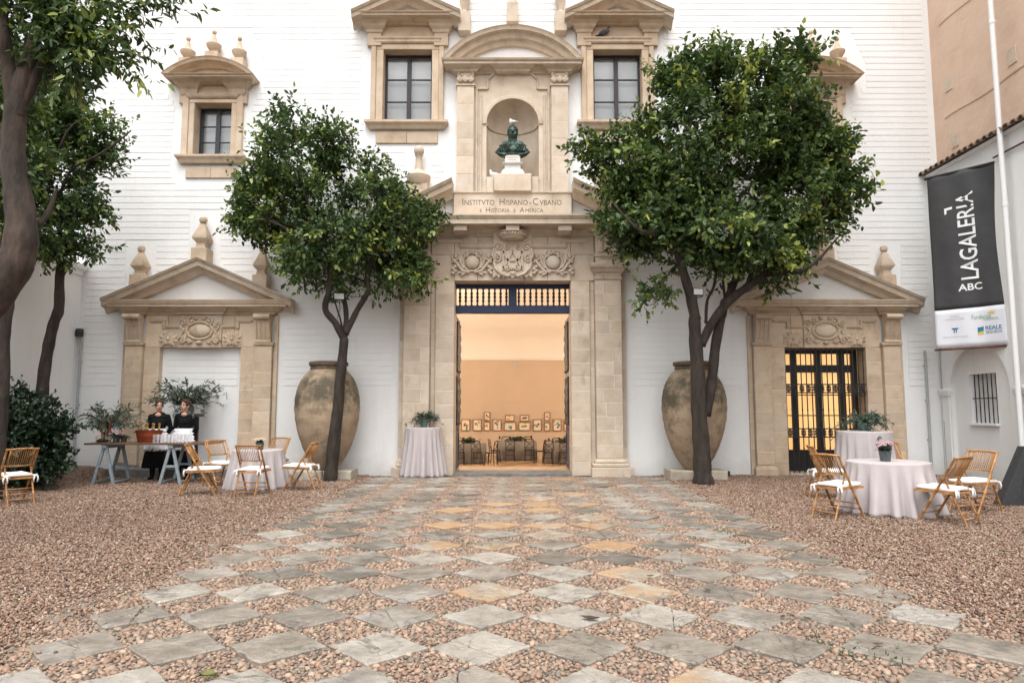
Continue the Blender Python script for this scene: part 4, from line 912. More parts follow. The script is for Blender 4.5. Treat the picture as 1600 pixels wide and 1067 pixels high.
# ================================================================== HALL BEHIND THE DOOR
HY0, HY1 = Y0 + .8, 31.0; HX0, HX1 = -8.2, 8.2; HS = PZ(563, HY1)
FZ = -.60
def setp(o): o['kind'] = 'structure'; return o
hf = setp(MB().box(HX0, HX1, HY0 - .05, HY1, FZ - .2, FZ).build('hall_floor', 'hall_floor'))
for k in range(9):
    x = -12 + k * 1.9; b = MB(); pts = [(x, HY0 + .0), (x + .16, HY0 + .0), (x + 9.46, HY1 - .3), (x + 9.3, HY1 - .3)]
    pts = [p for p in pts]; b.add([(max(HX0, min(HX1, px_)), py_, FZ + .004) for px_, py_ in pts], [(0, 1, 2, 3)]); b.build('floor_inlay', 'hall_floor_dark', hf)
b = MB(); b.box(HX0, HX1, HY1, HY1 + .2, FZ - .2, HS + .1); b.box(HX0, HX1, HY1 - .012, HY1, PZ(627, HY1), PZ(625.5, HY1))
setp(b.build('hall_wall', 'hall_wall'))
for q in (-1, 1): x = HX0 if q < 0 else HX1; setp(MB().box(x - .1, x + .1, HY0, HY1 + .2, FZ - .2, 8).build('hall_side_wall', 'hall_wall'))
setp(MB().cornice(HX0 + .1, HX1 - .1, HY1, HY1 + .1, [(0, HS - .0), (.06, HS + .03), (.10, HS + .10), (.14, HS + .13), (.14, HS + .16)]).build('hall_cornice', 'hall_ceiling'))
setp(MB().box(-3, 3, HY0 - .05, HY0 + 1.0, FZ, .05).build('hall_landing', 'hall_floor'))
for k in range(3): setp(MB().box(-3, 3, HY0 + 1.0 + .32 * k, HY0 + 1.32 + .32 * k, FZ, .05 - .16 * (k + 1)).build('hall_step', 'hall_floor'))
b = MB(); nu, nv = 40, 36; ym, hl = (HY0 + HY1) / 2, (HY1 - HY0) / 2; rs = []
for j in range(nv + 1):
    t = -1 + 2 * j / nv; y = ym + t * hl; base = HS + .14 + 2.0 * (max(0, 1 - ((y - 23.5) / (HY1 - 23.5)) ** 2) ** .5 if y > 23.5 else 1); r_ = []
    for i in range(nu + 1):
        x = HX0 + (HX1 - HX0) * i / nu; d = (x / 4.2) ** 2 + ((y - 26.0) / 3.6) ** 2; r_.append((x, y, base + .30 * max(0, 1 - d) ** .5))
    rs.append(r_)
b.rings(rs, False, False, closed=False); setp(b.build('hall_ceiling', 'hall_ceiling', smooth='all'))
# spotlights on the hall walls (one shows at the door edge)
def hall_lamp(x, y, z, energy, target, vis=True):
    t = thing('wall_spotlight', 'lit spotlight high on a side wall of the hall', 'spotlight', (x, y, z), group='hall spotlights')
    b = MB(); b.lathe([(.05, 0), (.07, .03), (.07, .16), (.05, .18)], (x, y, z - .1), 12); b.box(x - .02, x + .02, y - .02, y + .02, z - .25, z - .1); b.build('housing', 'white_metal', t)
    b = MB(); b.ell((x, y, z + .09), (.05, .05, .03), 10, 6); b.build('bulb', 'lamp_glow', t)
    ld = bpy.data.lights.new('spot_light', 'POINT'); ld.energy = energy; ld.color = (1, .80, .60); ld.shadow_soft_size = .12
    lo = bpy.data.objects.new('lamp_light', ld); col.objects.link(lo); lo.parent = t; lo.location = (0, 0, .26)
HE = 285
for x, y, z in ((-7.7, 21, 3.3), (7.7, 21, 3.3), (-7.7, 27.0, 3.3), (7.7, 27.0, 3.3)):
    if z == 0: continue
    hall_lamp(x, y, z, HE, None)
hall_lamp(PX(714.5, 572, 25), 25, PZ(572, 25), 90, None)
bpy.data.objects['wall_spotlight.004']['label'] = 'tiny glowing spotlight seen at the edge of the open door leaf'
# pictures
def picture(px, py, wpx, hpx, k):
    c = P(px, py, HY1 - .03); w_, h = wpx / FPX * HY1, hpx / FPX * HY1
    t = thing('framed_picture', '', 'picture', (c.x, HY1 - .03, c.z), group='framed prints on the hall wall')
    b = MB(); f = .035
    b.box(c.x - w_ / 2, c.x - w_ / 2 + f, HY1 - .05, HY1 - .002, c.z - h / 2, c.z + h / 2); b.box(c.x + w_ / 2 - f, c.x + w_ / 2, HY1 - .05, HY1 - .002, c.z - h / 2, c.z + h / 2)
    b.box(c.x - w_ / 2 + f, c.x + w_ / 2 - f, HY1 - .05, HY1 - .002, c.z - h / 2, c.z - h / 2 + f); b.box(c.x - w_ / 2 + f, c.x + w_ / 2 - f, HY1 - .05, HY1 - .002, c.z + h / 2 - f, c.z + h / 2); b.build('frame', 'picture_frame', t)
    MB().box(c.x - w_ / 2 + f, c.x + w_ / 2 - f, HY1 - .025, HY1 - .003, c.z - h / 2 + f, c.z + h / 2 - f).build('mount', 'picture_mat', t)
    r = random.Random(k); cols = ['hall_floor_dark', 'petal_orange', 'print_blue', 'print_yellow', 'dark_wood', 'print_teal', 'bamboo']; b = None
    for i in range(6):
        x, z = c.x + r.gauss(0, .11) * w_ * 1.2, c.z + r.gauss(0, .11) * h * 1.2; a = r.uniform(.05, .14)
        b = MB(); b.cbox(x - a * w_, x + a * w_, HY1 - .0275 - i * .0006, HY1 - .024, z - a * h * .7, z + a * h * .7, .0002); b.build('print', r.choice(cols), t)
    return t
pics = [(727.5, 664, 14, 18, 'figures over a dark base, first of the row beside the door edge'), (745.5, 664, 14, 18, 'lone dark figure between two taller neighbours'), (761, 650.5, 10, 14, 'small upright print hung above another beside the low bank of flowers'), (761, 666, 10, 14, 'small square-mounted print under a small upright one'), (776.5, 664, 14, 18, 'dark round figure beside the wide landscape prints'),
        (796.5, 653, 14.5, 10, 'pair of pale columns, small landscape hung high'), (797, 666, 19, 13.5, 'wide landscape print with grey figures under a small one'), (819.5, 653, 14.5, 10, 'small landscape print with grey group hung high'), (819.5, 666, 18.5, 13.5, 'wide landscape print with pale pink smudge'), (839.5, 664, 13.5, 18.5, 'upright print with black and yellow figure'),
        (855, 650.5, 9.5, 13.5, 'small upright print with dark speckled figure hung high'), (855, 666.5, 9.5, 13.5, 'small upright print with faint figures under another'), (870.5, 664, 13.5, 18.5, 'upright print with slim grey figure'), (888, 664, 14, 18.5, 'orange print half hidden by the open door leaf')]
for k, (a, c, w_, h, l_) in enumerate(pics): picture(a, c, w_, h, k)['label'] = 'gold framed ' + l_
# ================================================================== IRON GRILLE DOOR in the other side portal
xg = XCM + SPX; gr = part('grille_door', fac, 'black glazed double door behind an iron grille, lit amber from inside')
gy = Y0 + .36; x0, x1 = xg - .94, xg + .94; z0, z1 = .06, SP_H
MB().box(x0 - .05, x1 + .05, gy + .09, gy + .10, z0, z1 + .04).build('glow_sheet', 'amber_glow', gr)  # sheet glows by itself, added in place of a lamplit room behind
b = MB(); 
for x in (x0 + .015, xg - .62, xg - .05, xg + .52, x1 - .125):
    b.box(x - .015, x + .125, gy, gy + .07, z0, z1)
for za, zb_ in ((z0, z0 + .50), (PZ(578, gy) - .06, PZ(578, gy) + .12), (z1 - .12, z1 + .02)): b.box(x0, x1, gy + .002, gy + .068, za, zb_)
b.build('door_frame', 'black_iron', gr)
for k in range(4):
    a = x0 + .14 + k * .46; MB().cbox(a, a + .36, gy - .015, gy + .01, z0 + .10, z0 + .42, .012).build('door_panel', 'black_iron', gr)
gf = Y0 + .02
for k in range(16):
    x = x0 + .03 + k * (x1 - x0 - .06) / 15; MB().tube([(x, gf, .05), (x, gf, z1 - .01)], .013, 6).build('grille_bar', 'black_iron', gr)
    for zk in (PZ(640, gf), PZ(700, gf)): MB().ell((x, gf, zk), (.02, .02, .03), 6, 5).build('bar_knot', 'black_iron', gr)
for z in (PZ(649, gf), PZ(617, gf), z1 - .05): MB().box(x0, x1, gf - .012, gf + .012, z - .012, z + .012).build('grille_rail', 'black_iron', gr)
for zc_ in (PZ(607, gf), PZ(676, gf)):
    b = MB(); 
    for dz in (-.095, .095): b.box(x0, x1, gf - .03, gf - .005, zc_ + dz - .014, zc_ + dz + .014)
    for k in range(12):
        x = x0 + .08 + k * (x1 - x0 - .16) / 11
        for e in (-1, 1): scroll(b, x + e * .035, zc_ + .035, .038, 1.1, PI / 2, e, gf - .015, .013, 10); scroll(b, x + e * .035, zc_ - .035, .038, 1.1, -PI / 2, -e, gf - .015, .013, 10)
        b.bar((x, gf - .015, zc_ - .09), (x, gf - .015, zc_ + .09), .012)
    b.build('scrollwork_band', 'black_iron', gr)
# ================================================================== SIDE WALLS
lw = thing('courtyard_wall', 'tall plain white side wall with moulded coping behind the shrub', 'wall', (XL, 8, 0))
LH = PZ(420)
MB().box(XL - .5, XL, -8, Y0, -.1, LH).build('wall_body', 'white_wall_dirty', lw)
b = MB(); prof = [(0, LH - .2), (.04, LH - .17), (.05, LH - .1), (.12, LH - .03), (.14, LH + .06), (-.1, LH + .14)]
b.rings([[(XL + p_, y, z) for p_, z in prof] + [(XL - .5, y, LH + .14), (XL - .5, y, LH - .2)] for y in (-8, Y0 - .01)]); b.build('coping', 'white_wall_dirty', lw)
rw = thing('boundary_wall', 'white side wall with blind arches, barred window and clay tile coping', 'wall', (XR, 8, 0))
RH = PZ(276, Y0)
mapr = lambda y, z: (XR, y, z)
arches = [14.62, 12.1, 9.5, 6.9, 4.3]
wy0, wy1, wz0, wz1 = 14.20, 15.02, 1.22, 2.27
b = MB(); edges = [Y0 - .02, 13.36, 10.8, 8.2, 5.6, 2.0]
for c, (ya, yb) in zip(arches, zip(edges, edges[1:])):
    arch_panel(b, yb, ya, -.1, RH - .05, c, .93, 1.95, -.1, 0, 20, mapr)
    n = 20; pr_ = [(c - .93, -.1), (c - .93, 1.95)] + [(c - .93 * math.cos(PI * i / n), 1.95 + .93 * math.sin(PI * i / n)) for i in range(n + 1)] + [(c + .93, -.1)]
    b.rings([[(XR, y, z) for y, z in pr_], [(XR + .11, y, z) for y, z in pr_]], False, False, closed=False)
b.build('wall_face', 'white_wall_dirty', rw)
b = MB(); gx = XR + .10     # recessed back face with window opening
for ya, yb, za, zb_ in ((2, wy0, -.1, RH - .05), (wy1, Y0, -.1, RH - .05), (wy0, wy1, -.1, wz0), (wy0, wy1, wz1, RH - .05)):
    b.add([(gx, ya, za), (gx, yb, za), (gx, yb, zb_), (gx, ya, zb_)], [(0, 1, 2, 3)])
b.rings([[(gx, wy0, wz0), (gx, wy1, wz0), (gx, wy1, wz1), (gx, wy0, wz1)], [(gx + .22, wy0, wz0), (gx + .22, wy1, wz0), (gx + .22, wy1, wz1), (gx + .22, wy0, wz1)]], False, True)
b.box(XR + .35, XR + .6, 2, Y0, -.1, RH - .06); b.build('wall_recess', 'white_wall_dirty', rw)
bw = part('barred_window', rw)
for k in range(6): y = wy0 + .08 + k * (wy1 - wy0 - .16) / 5; MB().tube([(gx + .05, y, wz0), (gx + .05, y, wz1)], .012, 6).build('window_bar', 'black_iron', bw)
MB().box(gx + .04, gx + .06, wy0, wy1, (wz0 + wz1) / 2 - .01, (wz0 + wz1) / 2 + .01).build('window_rail', 'black_iron', bw)
MB().box(XR + .02, gx + .2, wy0 - .03, wy1 + .03, wz0 - .05, wz0 - .003).build('sill', 'white_wall_dirty', bw)
for y in (15.72, 13.36, 10.8):
    if True:
        b = MB(); hw = .16 if y != 15.72 else .13
        b.rings([[(XR + .05, y - hw - p_, z), (XR - .03 - p_, y - hw - p_, z), (XR - .03 - p_, y + min(hw, 15.86 - y) + 0, z), (XR + .05, y + min(hw, 15.86 - y), z)] for p_, z in ((0, -.1), (0, 1.78), (.04, 1.82), (.06, 1.9), (.06, 1.95), (0, 1.97))])
        b.build('pilaster', 'white_wall_dirty', rw)
b = MB(); b.rings([[(XR + .3, y, RH - .05), (XR - .05, y, RH - .05), (XR - .1, y, RH - .0), (XR + .3, y, RH + .08)] for y in (2, Y0 - .01)]); b.build('coping_bed', 'white_wall_dirty', rw)
for k in range(62):      # barrel tiles along the coping, each one a tile
    y = Y0 - .10 - k * .20; b = MB(); r0 = .085; zt = RH + .02; n = 8
    for (xa, za, ra), (xb_, zb_, rb) in ((((XR - .24), zt - .03, r0), ((XR + .26), zt + .16, r0 * .8)),):
        sec = lambda x, z, r: [(x, y + r * math.cos(t), z + r * math.sin(t)) for t in (PI * i / n for i in range(n + 1))] + [(x, y + (r - .018) * math.cos(t), z + (r - .018) * math.sin(t)) for t in (PI * (n - i) / n for i in range(n + 1))]
        b.rings([sec(xa, za, ra), sec(xb_, zb_, rb)])
    b.build('roof_tile', 'roof_tile', rw)
    b = MB(); y += .10
    sec = lambda x, z, r: [(x, y + r * math.cos(t), z + .07 - r * math.sin(t)) for t in (PI * i / n for i in range(n + 1))] + [(x, y + (r - .018) * math.cos(t), z + .07 - (r - .018) * math.sin(t)) for t in (PI * (n - i) / n for i in range(n + 1))]
    b.rings([sec(XR - .20, zt - .03, .075), sec(XR + .26, zt + .14, .065)]); b.build('roof_tile', 'roof_tile', rw)
nb_ = thing('neighbour_house', 'tall peach plaster house wall rising above the tiled coping', 'house', (XRU + .3, 8, 0))
MB().box(XRU, XRU + .6, -2, Y0 + .5, RH - .2, 16).build('plaster_wall', 'peach_plaster', nb_)
b = MB()   # horizontal cracks and old beam sockets patched in the plaster
for z in (8.3, 10.6): b.rings([[(XRU - .012, y, z + .03 * math.sin(y * 3) - .02), (XRU - .020, y, z + .03 * math.sin(y * 3)), (XRU + .01, y, z + .03 * math.sin(y * 3) + .02)] for y in [8 + .3 * i for i in range(26)]])
b.build('plaster_ledge', 'peach_plaster', nb_)
for y, z in ((15.3, 8.9), (13.3, 8.5), (13.2, 10.4), (15.2, 7.5)): MB().cbox(XRU - .02, XRU + .1, y - .12, y + .12, z, z + .34, .01).build('plaster_patch', 'stone_worn', nb_)
dp = thing('downpipe', 'white downpipe on the peach wall beside the banner', 'pipe', (XR - .2, 13.2, 0))
b = MB(); b.tube([(XR - .20, 13.2, 16), (XR - .20, 13.2, .3), (XR - .20, 13.18, .12), (XR - .24, 13.1, .05)], .05, 12); b.build('pipe', 'white_metal', dp, smooth=True)
for z in (9.3, 5.5): MB().lathe([(.055, 0), (.058, .02), (.058, .06), (.055, .08)], (XR - .20, 13.2, z), 12).build('pipe_collar', 'white_metal', dp)
# rods + banner
def vpt(px, py, d): return Vector((ray(px, py)[0] / ray(px, py)[1] * d, d, CAMH + ray(px, py)[2] / ray(px, py)[1] * d))
TL = vpt(1448.5, 280, 14.7); TR = vpt(1557, 253, 13.67); BLz = PZ(546, 14.7); BRz = PZ(541, 13.67); BZ = (BLz + BRz) / 2
TZ = (TL.z + TR.z) / 2; mid = PZ(481, 14.2)
A = Vector((TL.x, TL.y, 0)); Bv = Vector((TR.x, TR.y, 0)); U = (Bv - A).normalized(); Wd = (Bv - A).length; Nn = Vector((U.y, -U.x, 0))
if Nn.y > 0: Nn = -Nn
bn = thing('hanging_banner', 'tall black and white banner reading LAGALERIA ABC hung off the wall', 'banner', (A.x, A.y, BZ))
def bsheet(za, zb_, m, name, nx=24, nz=30):
    b = MB(); rs = []
    for j in range(nz + 1):
        z = za + (zb_ - za) * j / nz; tt = (TZ - z) / (TZ - BZ); r_ = []
        for i in range(nx + 1):
            s_ = i / nx; off = .035 * math.sin(s_ * 5.2 + tt * 2) * (.3 + tt * .7) + .012 * math.sin(s_ * 14 - tt * 5) + .02 * math.sin(tt * 7 + s_ * 2)
            r_.append(A + U * (s_ * Wd) + Nn * off + Vector((0, 0, z)))
        rs.append(r_)
    b.rings(rs, False, False, closed=False); o = b.build(name, m, bn, smooth='all'); md = o.modifiers.new('t', 'SOLIDIFY'); md.thickness = .003; return o
bb = bsheet(mid, TZ, 'banner_black', 'black_field'); bw_ = bsheet(BZ + .03, mid, 'banner_white', 'sponsor_field', nz=8)
def bpos(s_, z, lift=.02): 
    tt = (TZ - z) / (TZ - BZ); off = .035 * math.sin(s_ * 5.2 + tt * 2) * (.3 + tt * .7) + .012 * math.sin(s_ * 14 - tt * 5) + .02 * math.sin(tt * 7 + s_ * 2)
    return A + U * (s_ * Wd) + Nn * (off + lift) + Vector((0, 0, z))
def conform(vs, lift):   # (s in metres along width, z) -> on the cloth
    return [bpos(v[0] / Wd, v[1], lift) for v in vs]
def btext(s_, size, u0, z0, m, name, sx=1, bold=0, vertical=False, height=None, length=None, parent=bn, lift=.006):
    vs, fs = text_mesh(s_, size, 0, 1, bold); xs_ = [v[0] for v in vs]; ys_ = [v[1] for v in vs]
    k = length / (max(xs_) - min(xs_)); h = height / (max(ys_) - min(ys_)); V = []
    for v in vs:
        a, c = (v[0] - min(xs_)) * k, (v[1] - min(ys_)) * h
        V.append((u0 - c, z0 + a) if vertical else (u0 + a, z0 + c))
    b = MB(); b.add(conform(V, lift), fs); return b.build(name, m, parent)
hB = TZ - mid
btext('LAGALERIA', 1, Wd * .655, mid + hB * .205, 'print_white', 'lettering', bold=.012, vertical=True, height=Wd * .25, length=hB * .63)
b = MB(); q = [(Wd * .24, mid + hB * .695), (Wd * .27, mid + hB * .70), (Wd * .27, mid + hB * .725), (Wd * .35, mid + hB * .73), (Wd * .35, mid + hB * .748), (Wd * .24, mid + hB * .74)]; b.add(conform(q, .006), [(0, 1, 2, 5), (2, 3, 4, 5)]); b.build('accent_mark', 'print_white', bn)
btext('ABC', 1, Wd * .36, mid + hB * .125, 'print_white', 'lettering', bold=.02, height=Wd * .115, length=Wd * .33)
hS = mid - BZ
btext('Fundación', 1, Wd * .52, BZ + hS * .70, 'print_green', 'lettering', height=Wd * .075, length=Wd * .27); btext('CAJASOL', 1, Wd * .68, BZ + hS * .64, 'print_green', 'lettering', height=Wd * .05, length=Wd * .22)
b = MB(); 
for k in range(7):
    a = PI * (k + .5) / 7; c0 = (Wd * .80, BZ + hS * .80); r1 = Wd * .075; t = [(c0[0] + .2 * r1 * math.cos(a - .5), c0[1] + .2 * r1 * math.sin(a - .5)), (c0[0] + r1 * math.cos(a), c0[1] + r1 * math.sin(a)), (c0[0] + .2 * r1 * math.cos(a + .5), c0[1] + .2 * r1 * math.sin(a + .5))]; b.add(conform(t, .006), [(0, 1, 2)])
b.build('sun_emblem', 'print_yellow', bn)
btext('REALE', 1, Wd * .70, BZ + hS * .42, 'print_blue', 'lettering', bold=.01, height=Wd * .062, length=Wd * .23); btext('SEGUROS', 1, Wd * .70, BZ + hS * .33, 'print_blue', 'lettering', height=Wd * .042, length=Wd * .23)
for zz, mm_ in ((.42, 'print_blue'), (.36, 'print_teal'), (.31, 'print_yellow')):
    b = MB(); b.add(conform([(Wd * .59, BZ + hS * zz), (Wd * .675, BZ + hS * (zz + .02)), (Wd * .675, BZ + hS * (zz + .09)), (Wd * .59, BZ + hS * (zz + .07))], .006), [(0, 1, 2, 3)]); b.build('square_emblem', mm_, bn)
btext('GRUPO MARTÍN CASILLAS', 1, Wd * .10, BZ + hS * .28, 'print_grey', 'lettering', height=Wd * .035, length=Wd * .36)
b = MB(); cx_, cz_ = Wd * .28, BZ + hS * .44; b.add(conform([(cx_ - .07, cz_ + .07), (cx_ + .07, cz_ + .07), (cx_ + .05, cz_ + .04), (cx_ - .05, cz_ + .04), (cx_ - .03, cz_ + .04), (cx_ - .01, cz_ + .04), (cx_ - .01, cz_ - .03), (cx_ - .03, cz_ - .03), (cx_ + .01, cz_ + .04), (cx_ + .03, cz_ + .04), (cx_ + .03, cz_ - .03), (cx_ + .01, cz_ - .03)], .006), [(0, 1, 2, 3), (4, 5, 6, 7), (8, 9, 10, 11)]); b.build('tree_emblem', 'print_blue', bn)
btext('MUSEO', 1, Wd * .22, BZ + hS * .80, 'print_grey', 'lettering', height=Wd * .022, length=Wd * .13); btext('FUNDACIONES', 1, Wd * .15, BZ + hS * .73, 'print_grey', 'lettering', height=Wd * .025, length=Wd * .27)
b = MB(); b.tube([A - U * .05 + Vector((0, 0, TZ)), Bv + U * .08 + Vector((0, 0, TZ))], .035, 8); b.build('top_rod', 'black_iron', bn)
b = MB(); b.tube([A - U * .05 + Vector((0, 0, BZ)), Bv + U * .10 + Vector((0, 0, BZ))], .022, 8); b.build('bottom_rod', 'rust', bn)
b = MB(); e = Bv + U * .08; b.tube([e + Vector((0, 0, TZ)), (XR + .02, e.y - .05, TZ)], .02, 6); b.tube([e + Vector((0, 0, BZ)), (XR + .05, e.y, BZ)], .02, 6); b.build('wall_bracket', 'rust', bn)
b = MB(); b.tube([(XR - .06, 13.62, PZ(247, 13.62)), (XR - .06, 11.5, PZ(247, 13.62))], .02, 6); tag(b.build('rusty_rail', 'rust'), 'thin rusty rail running along the white side wall', 'rail')
# conduits, lamp, small fittings
b = MB(); b.tube([(XL + .10, Y0 - .05, PZ(530)), (XL + .10, Y0 - .05, .0)], .028, 8)
for z in (.6, 1.6, 2.6): b.box(XL + .06, XL + .14, Y0 - .05, Y0, z, z + .03)
tag(b.build('cable_conduit', 'grey_pipe'), 'grey vertical conduit in the corner beside the shrub', 'pipe')
xq = PX(1443, 548); b = MB(); b.tube([(xq, Y0 - .05, PZ(548)), (xq, Y0 - .05, .0)], .03, 8)
for z in (.8, 1.7, 2.5): b.box(xq - .04, xq + .04, Y0 - .05, Y0, z, z + .03)
tag(b.build('cable_conduit', 'grey_pipe'), 'grey vertical conduit beside the grille door portal', 'pipe')
xq = PX(1471, 660, Y0 - .1); b = MB(); b.tube([(XR - .02, Y0 - .1, 1.25), (XR - .02, Y0 - .1, .0)], .02, 6); b.tube([(XR - .02, Y0 - .08, 1.25), (XR - .02, Y0 - .08, 4.2)], .012, 6)
tag(b.build('corner_cable', 'grey_pipe'), 'thin dark cable in the corner by the blind arch', 'cable')
wl = thing('wall_lamp', 'small black wall lamp above the grey corner conduit', 'lamp', P(123, 520, Y0 - .1))
c = P(124, 520, Y0 - .1); MB().lathe([(.05, -.1), (.08, -.08), (.085, .06), (.06, .1)], (c.x, c.y, c.z), 12).build('lamp_body', 'black_iron', wl); MB().box(c.x - .03, c.x + .03, c.y, Y0, c.z - .03, c.z + .03).build('bracket', 'black_iron', wl); MB().lathe([(.05, -.11), (.055, -.102)], (c.x, c.y, c.z), 12).build('lens', 'lamp_glass', wl)
c = G(98, 741, .16); gsp = thing('ground_spotlight', 'tiny black ground spotlight at the foot of the conduit', 'spotlight', (c.x, c.y, gz(c.x, c.y)))
zg = gz(c.x, c.y); MB().tube([(c.x, c.y, zg - .02), (c.x, c.y, zg + .1)], .012, 6).build('spike', 'black_iron', gsp); MB().lathe([(.03, .08), (.055, .11), (.06, .2), (.05, .21)], (c.x, c.y, zg), 10).build('head', 'black_iron', gsp)
c = G(1137, 747, 0); gsp = thing('ground_spotlight', 'tiny black ground spotlight on gravel beside the broad tree', 'spotlight', (c.x, c.y, 0))
MB().tube([(c.x, c.y, -.02), (c.x, c.y, .07)], .012, 6).build('spike', 'black_iron', gsp); MB().lathe([(.03, .05), (.055, .08), (.06, .15), (.05, .16)], (c.x, c.y, 0), 10).build('head', 'black_iron', gsp)
# dark slope-sided cover by the boundary wall
bx = thing('speaker_box', 'dark grey slope-fronted box standing on gravel by the white wall', 'box', (8.55, 11.05, 0))
b = MB(); X0, X1 = PX(1559, 780, 11.0), 9.3; b.rings([[(X0, 10.95, .0), (X1, 10.75, .0), (X1, 11.15, .0), (X0 + .05, 11.2, .0)], [(X0 + .48, 11.0, .93), (X1, 10.82, .93), (X1, 11.10, .93), (X0 + .48, 11.15, .93)]]); b.build('casing', 'speaker_black', bx)
b = MB(); b.rings([[(X0 + .30, 10.915, .12), (X1 - .05, 10.73, .12), (X1 - .05, 10.76, .80), (X0 + .50, 10.945, .80)], [(X0 + .30, 10.96, .12), (X1 - .05, 10.80, .12), (X1 - .05, 10.85, .80), (X0 + .50, 11.0, .80)]]); b.build('front_panel', 'speaker_black', bx)
# ================================================================== BIG JARS
def stained_clay():
    m = mat('jar_clay', (.28, .205, .135), (.40, .305, .21), rough=.85, scale=3, bump=.5, bscale=25, c3=(.36, .265, .175)); n = m.node_tree.nodes; l = m.node_tree.links; b = n['Principled BSDF']
    cur = b.inputs['Base Color'].links[0].from_socket; tc = n.new('ShaderNodeTexCoord')
    sx = n.new('ShaderNodeSeparateXYZ'); l.new(tc.outputs['Object'], sx.inputs[0])
    no = n.new('ShaderNodeTexNoise'); no.inputs['Scale'].default_value = 2.6; no.inputs['Detail'].default_value = 9; no.inputs['Roughness'].default_value = .72; l.new(tc.outputs['Object'], no.inputs['Vector'])
    # lichen belt round the shoulder, broken up by noise
    bump_ = n.new('ShaderNodeValToRGB'); bump_.color_ramp.elements[0].position = .50; bump_.color_ramp.elements[1].position = .84; bump_.color_ramp.elements[0].color = (0, 0, 0, 1)
    e = bump_.color_ramp.elements; k = e.new(.66); k.color = (.75, .75, .75, 1); k = e.new(.80); k.color = (.9, .9, .9, 1); e[-1].color = (.1, .1, .1, 1); e[-1].position = .88
    mr = n.new('ShaderNodeMapRange'); mr.inputs['From Max'].default_value = 2.36; l.new(sx.outputs['Z'], mr.inputs[0]); l.new(mr.outputs[0], bump_.inputs[0])
    ad = n.new('ShaderNodeMath'); ad.operation = 'MULTIPLY_ADD'; ad.inputs[1].default_value = 4.2; ad.inputs[2].default_value = -2.0; l.new(no.outputs['Fac'], ad.inputs[0])
    a2 = n.new('ShaderNodeMath'); a2.operation = 'ADD'; l.new(ad.outputs[0], a2.inputs[0]); l.new(bump_.outputs[0], a2.inputs[1]); a2.use_clamp = True
    m2 = n.new('ShaderNodeMath'); m2.operation = 'MULTIPLY'; m2.inputs[1].default_value = .85; l.new(a2.outputs[0], m2.inputs[0])
    mx = n.new('ShaderNodeMix'); mx.data_type = 'RGBA'; l.new(m2.outputs[0], mx.inputs[0]); l.new(cur, mx.inputs[6]); mx.inputs[7].default_value = (.045, .042, .025, 1)
    n2 = n.new('ShaderNodeTexNoise'); n2.inputs['Scale'].default_value = 9; n2.inputs['Detail'].default_value = 8; n2.inputs['Roughness'].default_value = .75; l.new(tc.outputs['Object'], n2.inputs['Vector'])
    r2 = n.new('ShaderNodeValToRGB'); r2.color_ramp.elements[0].position = .60; r2.color_ramp.elements[1].position = .70; l.new(n2.outputs['Fac'], r2.inputs[0])
    m3 = n.new('ShaderNodeMix'); m3.data_type = 'RGBA'; s3 = n.new('ShaderNodeMath'); s3.operation = 'MULTIPLY'; s3.inputs[1].default_value = .65; l.new(r2.outputs[0], s3.inputs[0]); l.new(s3.outputs[0], m3.inputs[0]); l.new(mx.outputs[2], m3.inputs[6]); m3.inputs[7].default_value = (.07, .055, .035, 1)
    l.new(m3.outputs[2], b.inputs['Base Color'])
stained_clay(); mat('jar_rim', (.06, .045, .032), (.17, .115, .075), rough=.85, scale=8, bump=.5, bscale=30)
def jar(px, label, seed):
    x = PX(px, 640, Y0 - .74); y = Y0 - .74; zb = .20
    t = thing('clay_jar', label, 'jar', (x, y, zb), group='giant clay jars')
    prof = [(.20, 0), (.24, .03), (.33, .14), (.44, .32), (.54, .55), (.62, .80), (.68, 1.08), (.705, 1.35), (.69, 1.60), (.63, 1.84), (.53, 2.03), (.44, 2.13), (.385, 2.18)]
    r = random.Random(seed); ph = r.uniform(0, 6)
    mod = lambda rr, z, a: rr * (1 + .010 * math.sin(3 * a + ph + z * 2) + .006 * math.sin(z * 30))
    pp = []
    for (r0, z0), (r1, z1) in zip(prof, prof[1:]):
        for k in range(4): u = k / 4; pp.append((r0 + (r1 - r0) * u, z0 + (z1 - z0) * u))
    pp.append(prof[-1])
    MB().lathe(pp, (x, y, zb), 48, mod=mod).build('jar_body', 'jar_clay', t, smooth='all')
    MB().lathe([(.37, 2.16), (.40, 2.20), (.385, 2.25), (.42, 2.27), (.43, 2.31), (.42, 2.35), (.36, 2.36), (.33, 2.33), (.32, 2.2)], (x, y, zb), 40, mod=mod).build('jar_rim', 'jar_rim', t, smooth=True)
    pl = thing('stone_plinth', 'low pale stone plinth under the jar ' + ('beside the draped cocktail table' if px < 800 else 'beside the grille door portal'), 'plinth', (x, y, 0)); b = MB()
    MB().cbox(x - .62, x - .01, y - .34, y + .34, -.03, .20, .02).build('plinth_block', 'plinth_stone', pl); MB().cbox(x + .01, x + .62, y - .32, y + .34, -.03, .195, .02).build('plinth_block', 'plinth_stone', pl)
jar(512, 'giant clay jar with lichen stains between the blocked portal and the main doorway', 1); jar(1084, 'giant clay jar with mossy shoulder beside the grille door portal', 2)
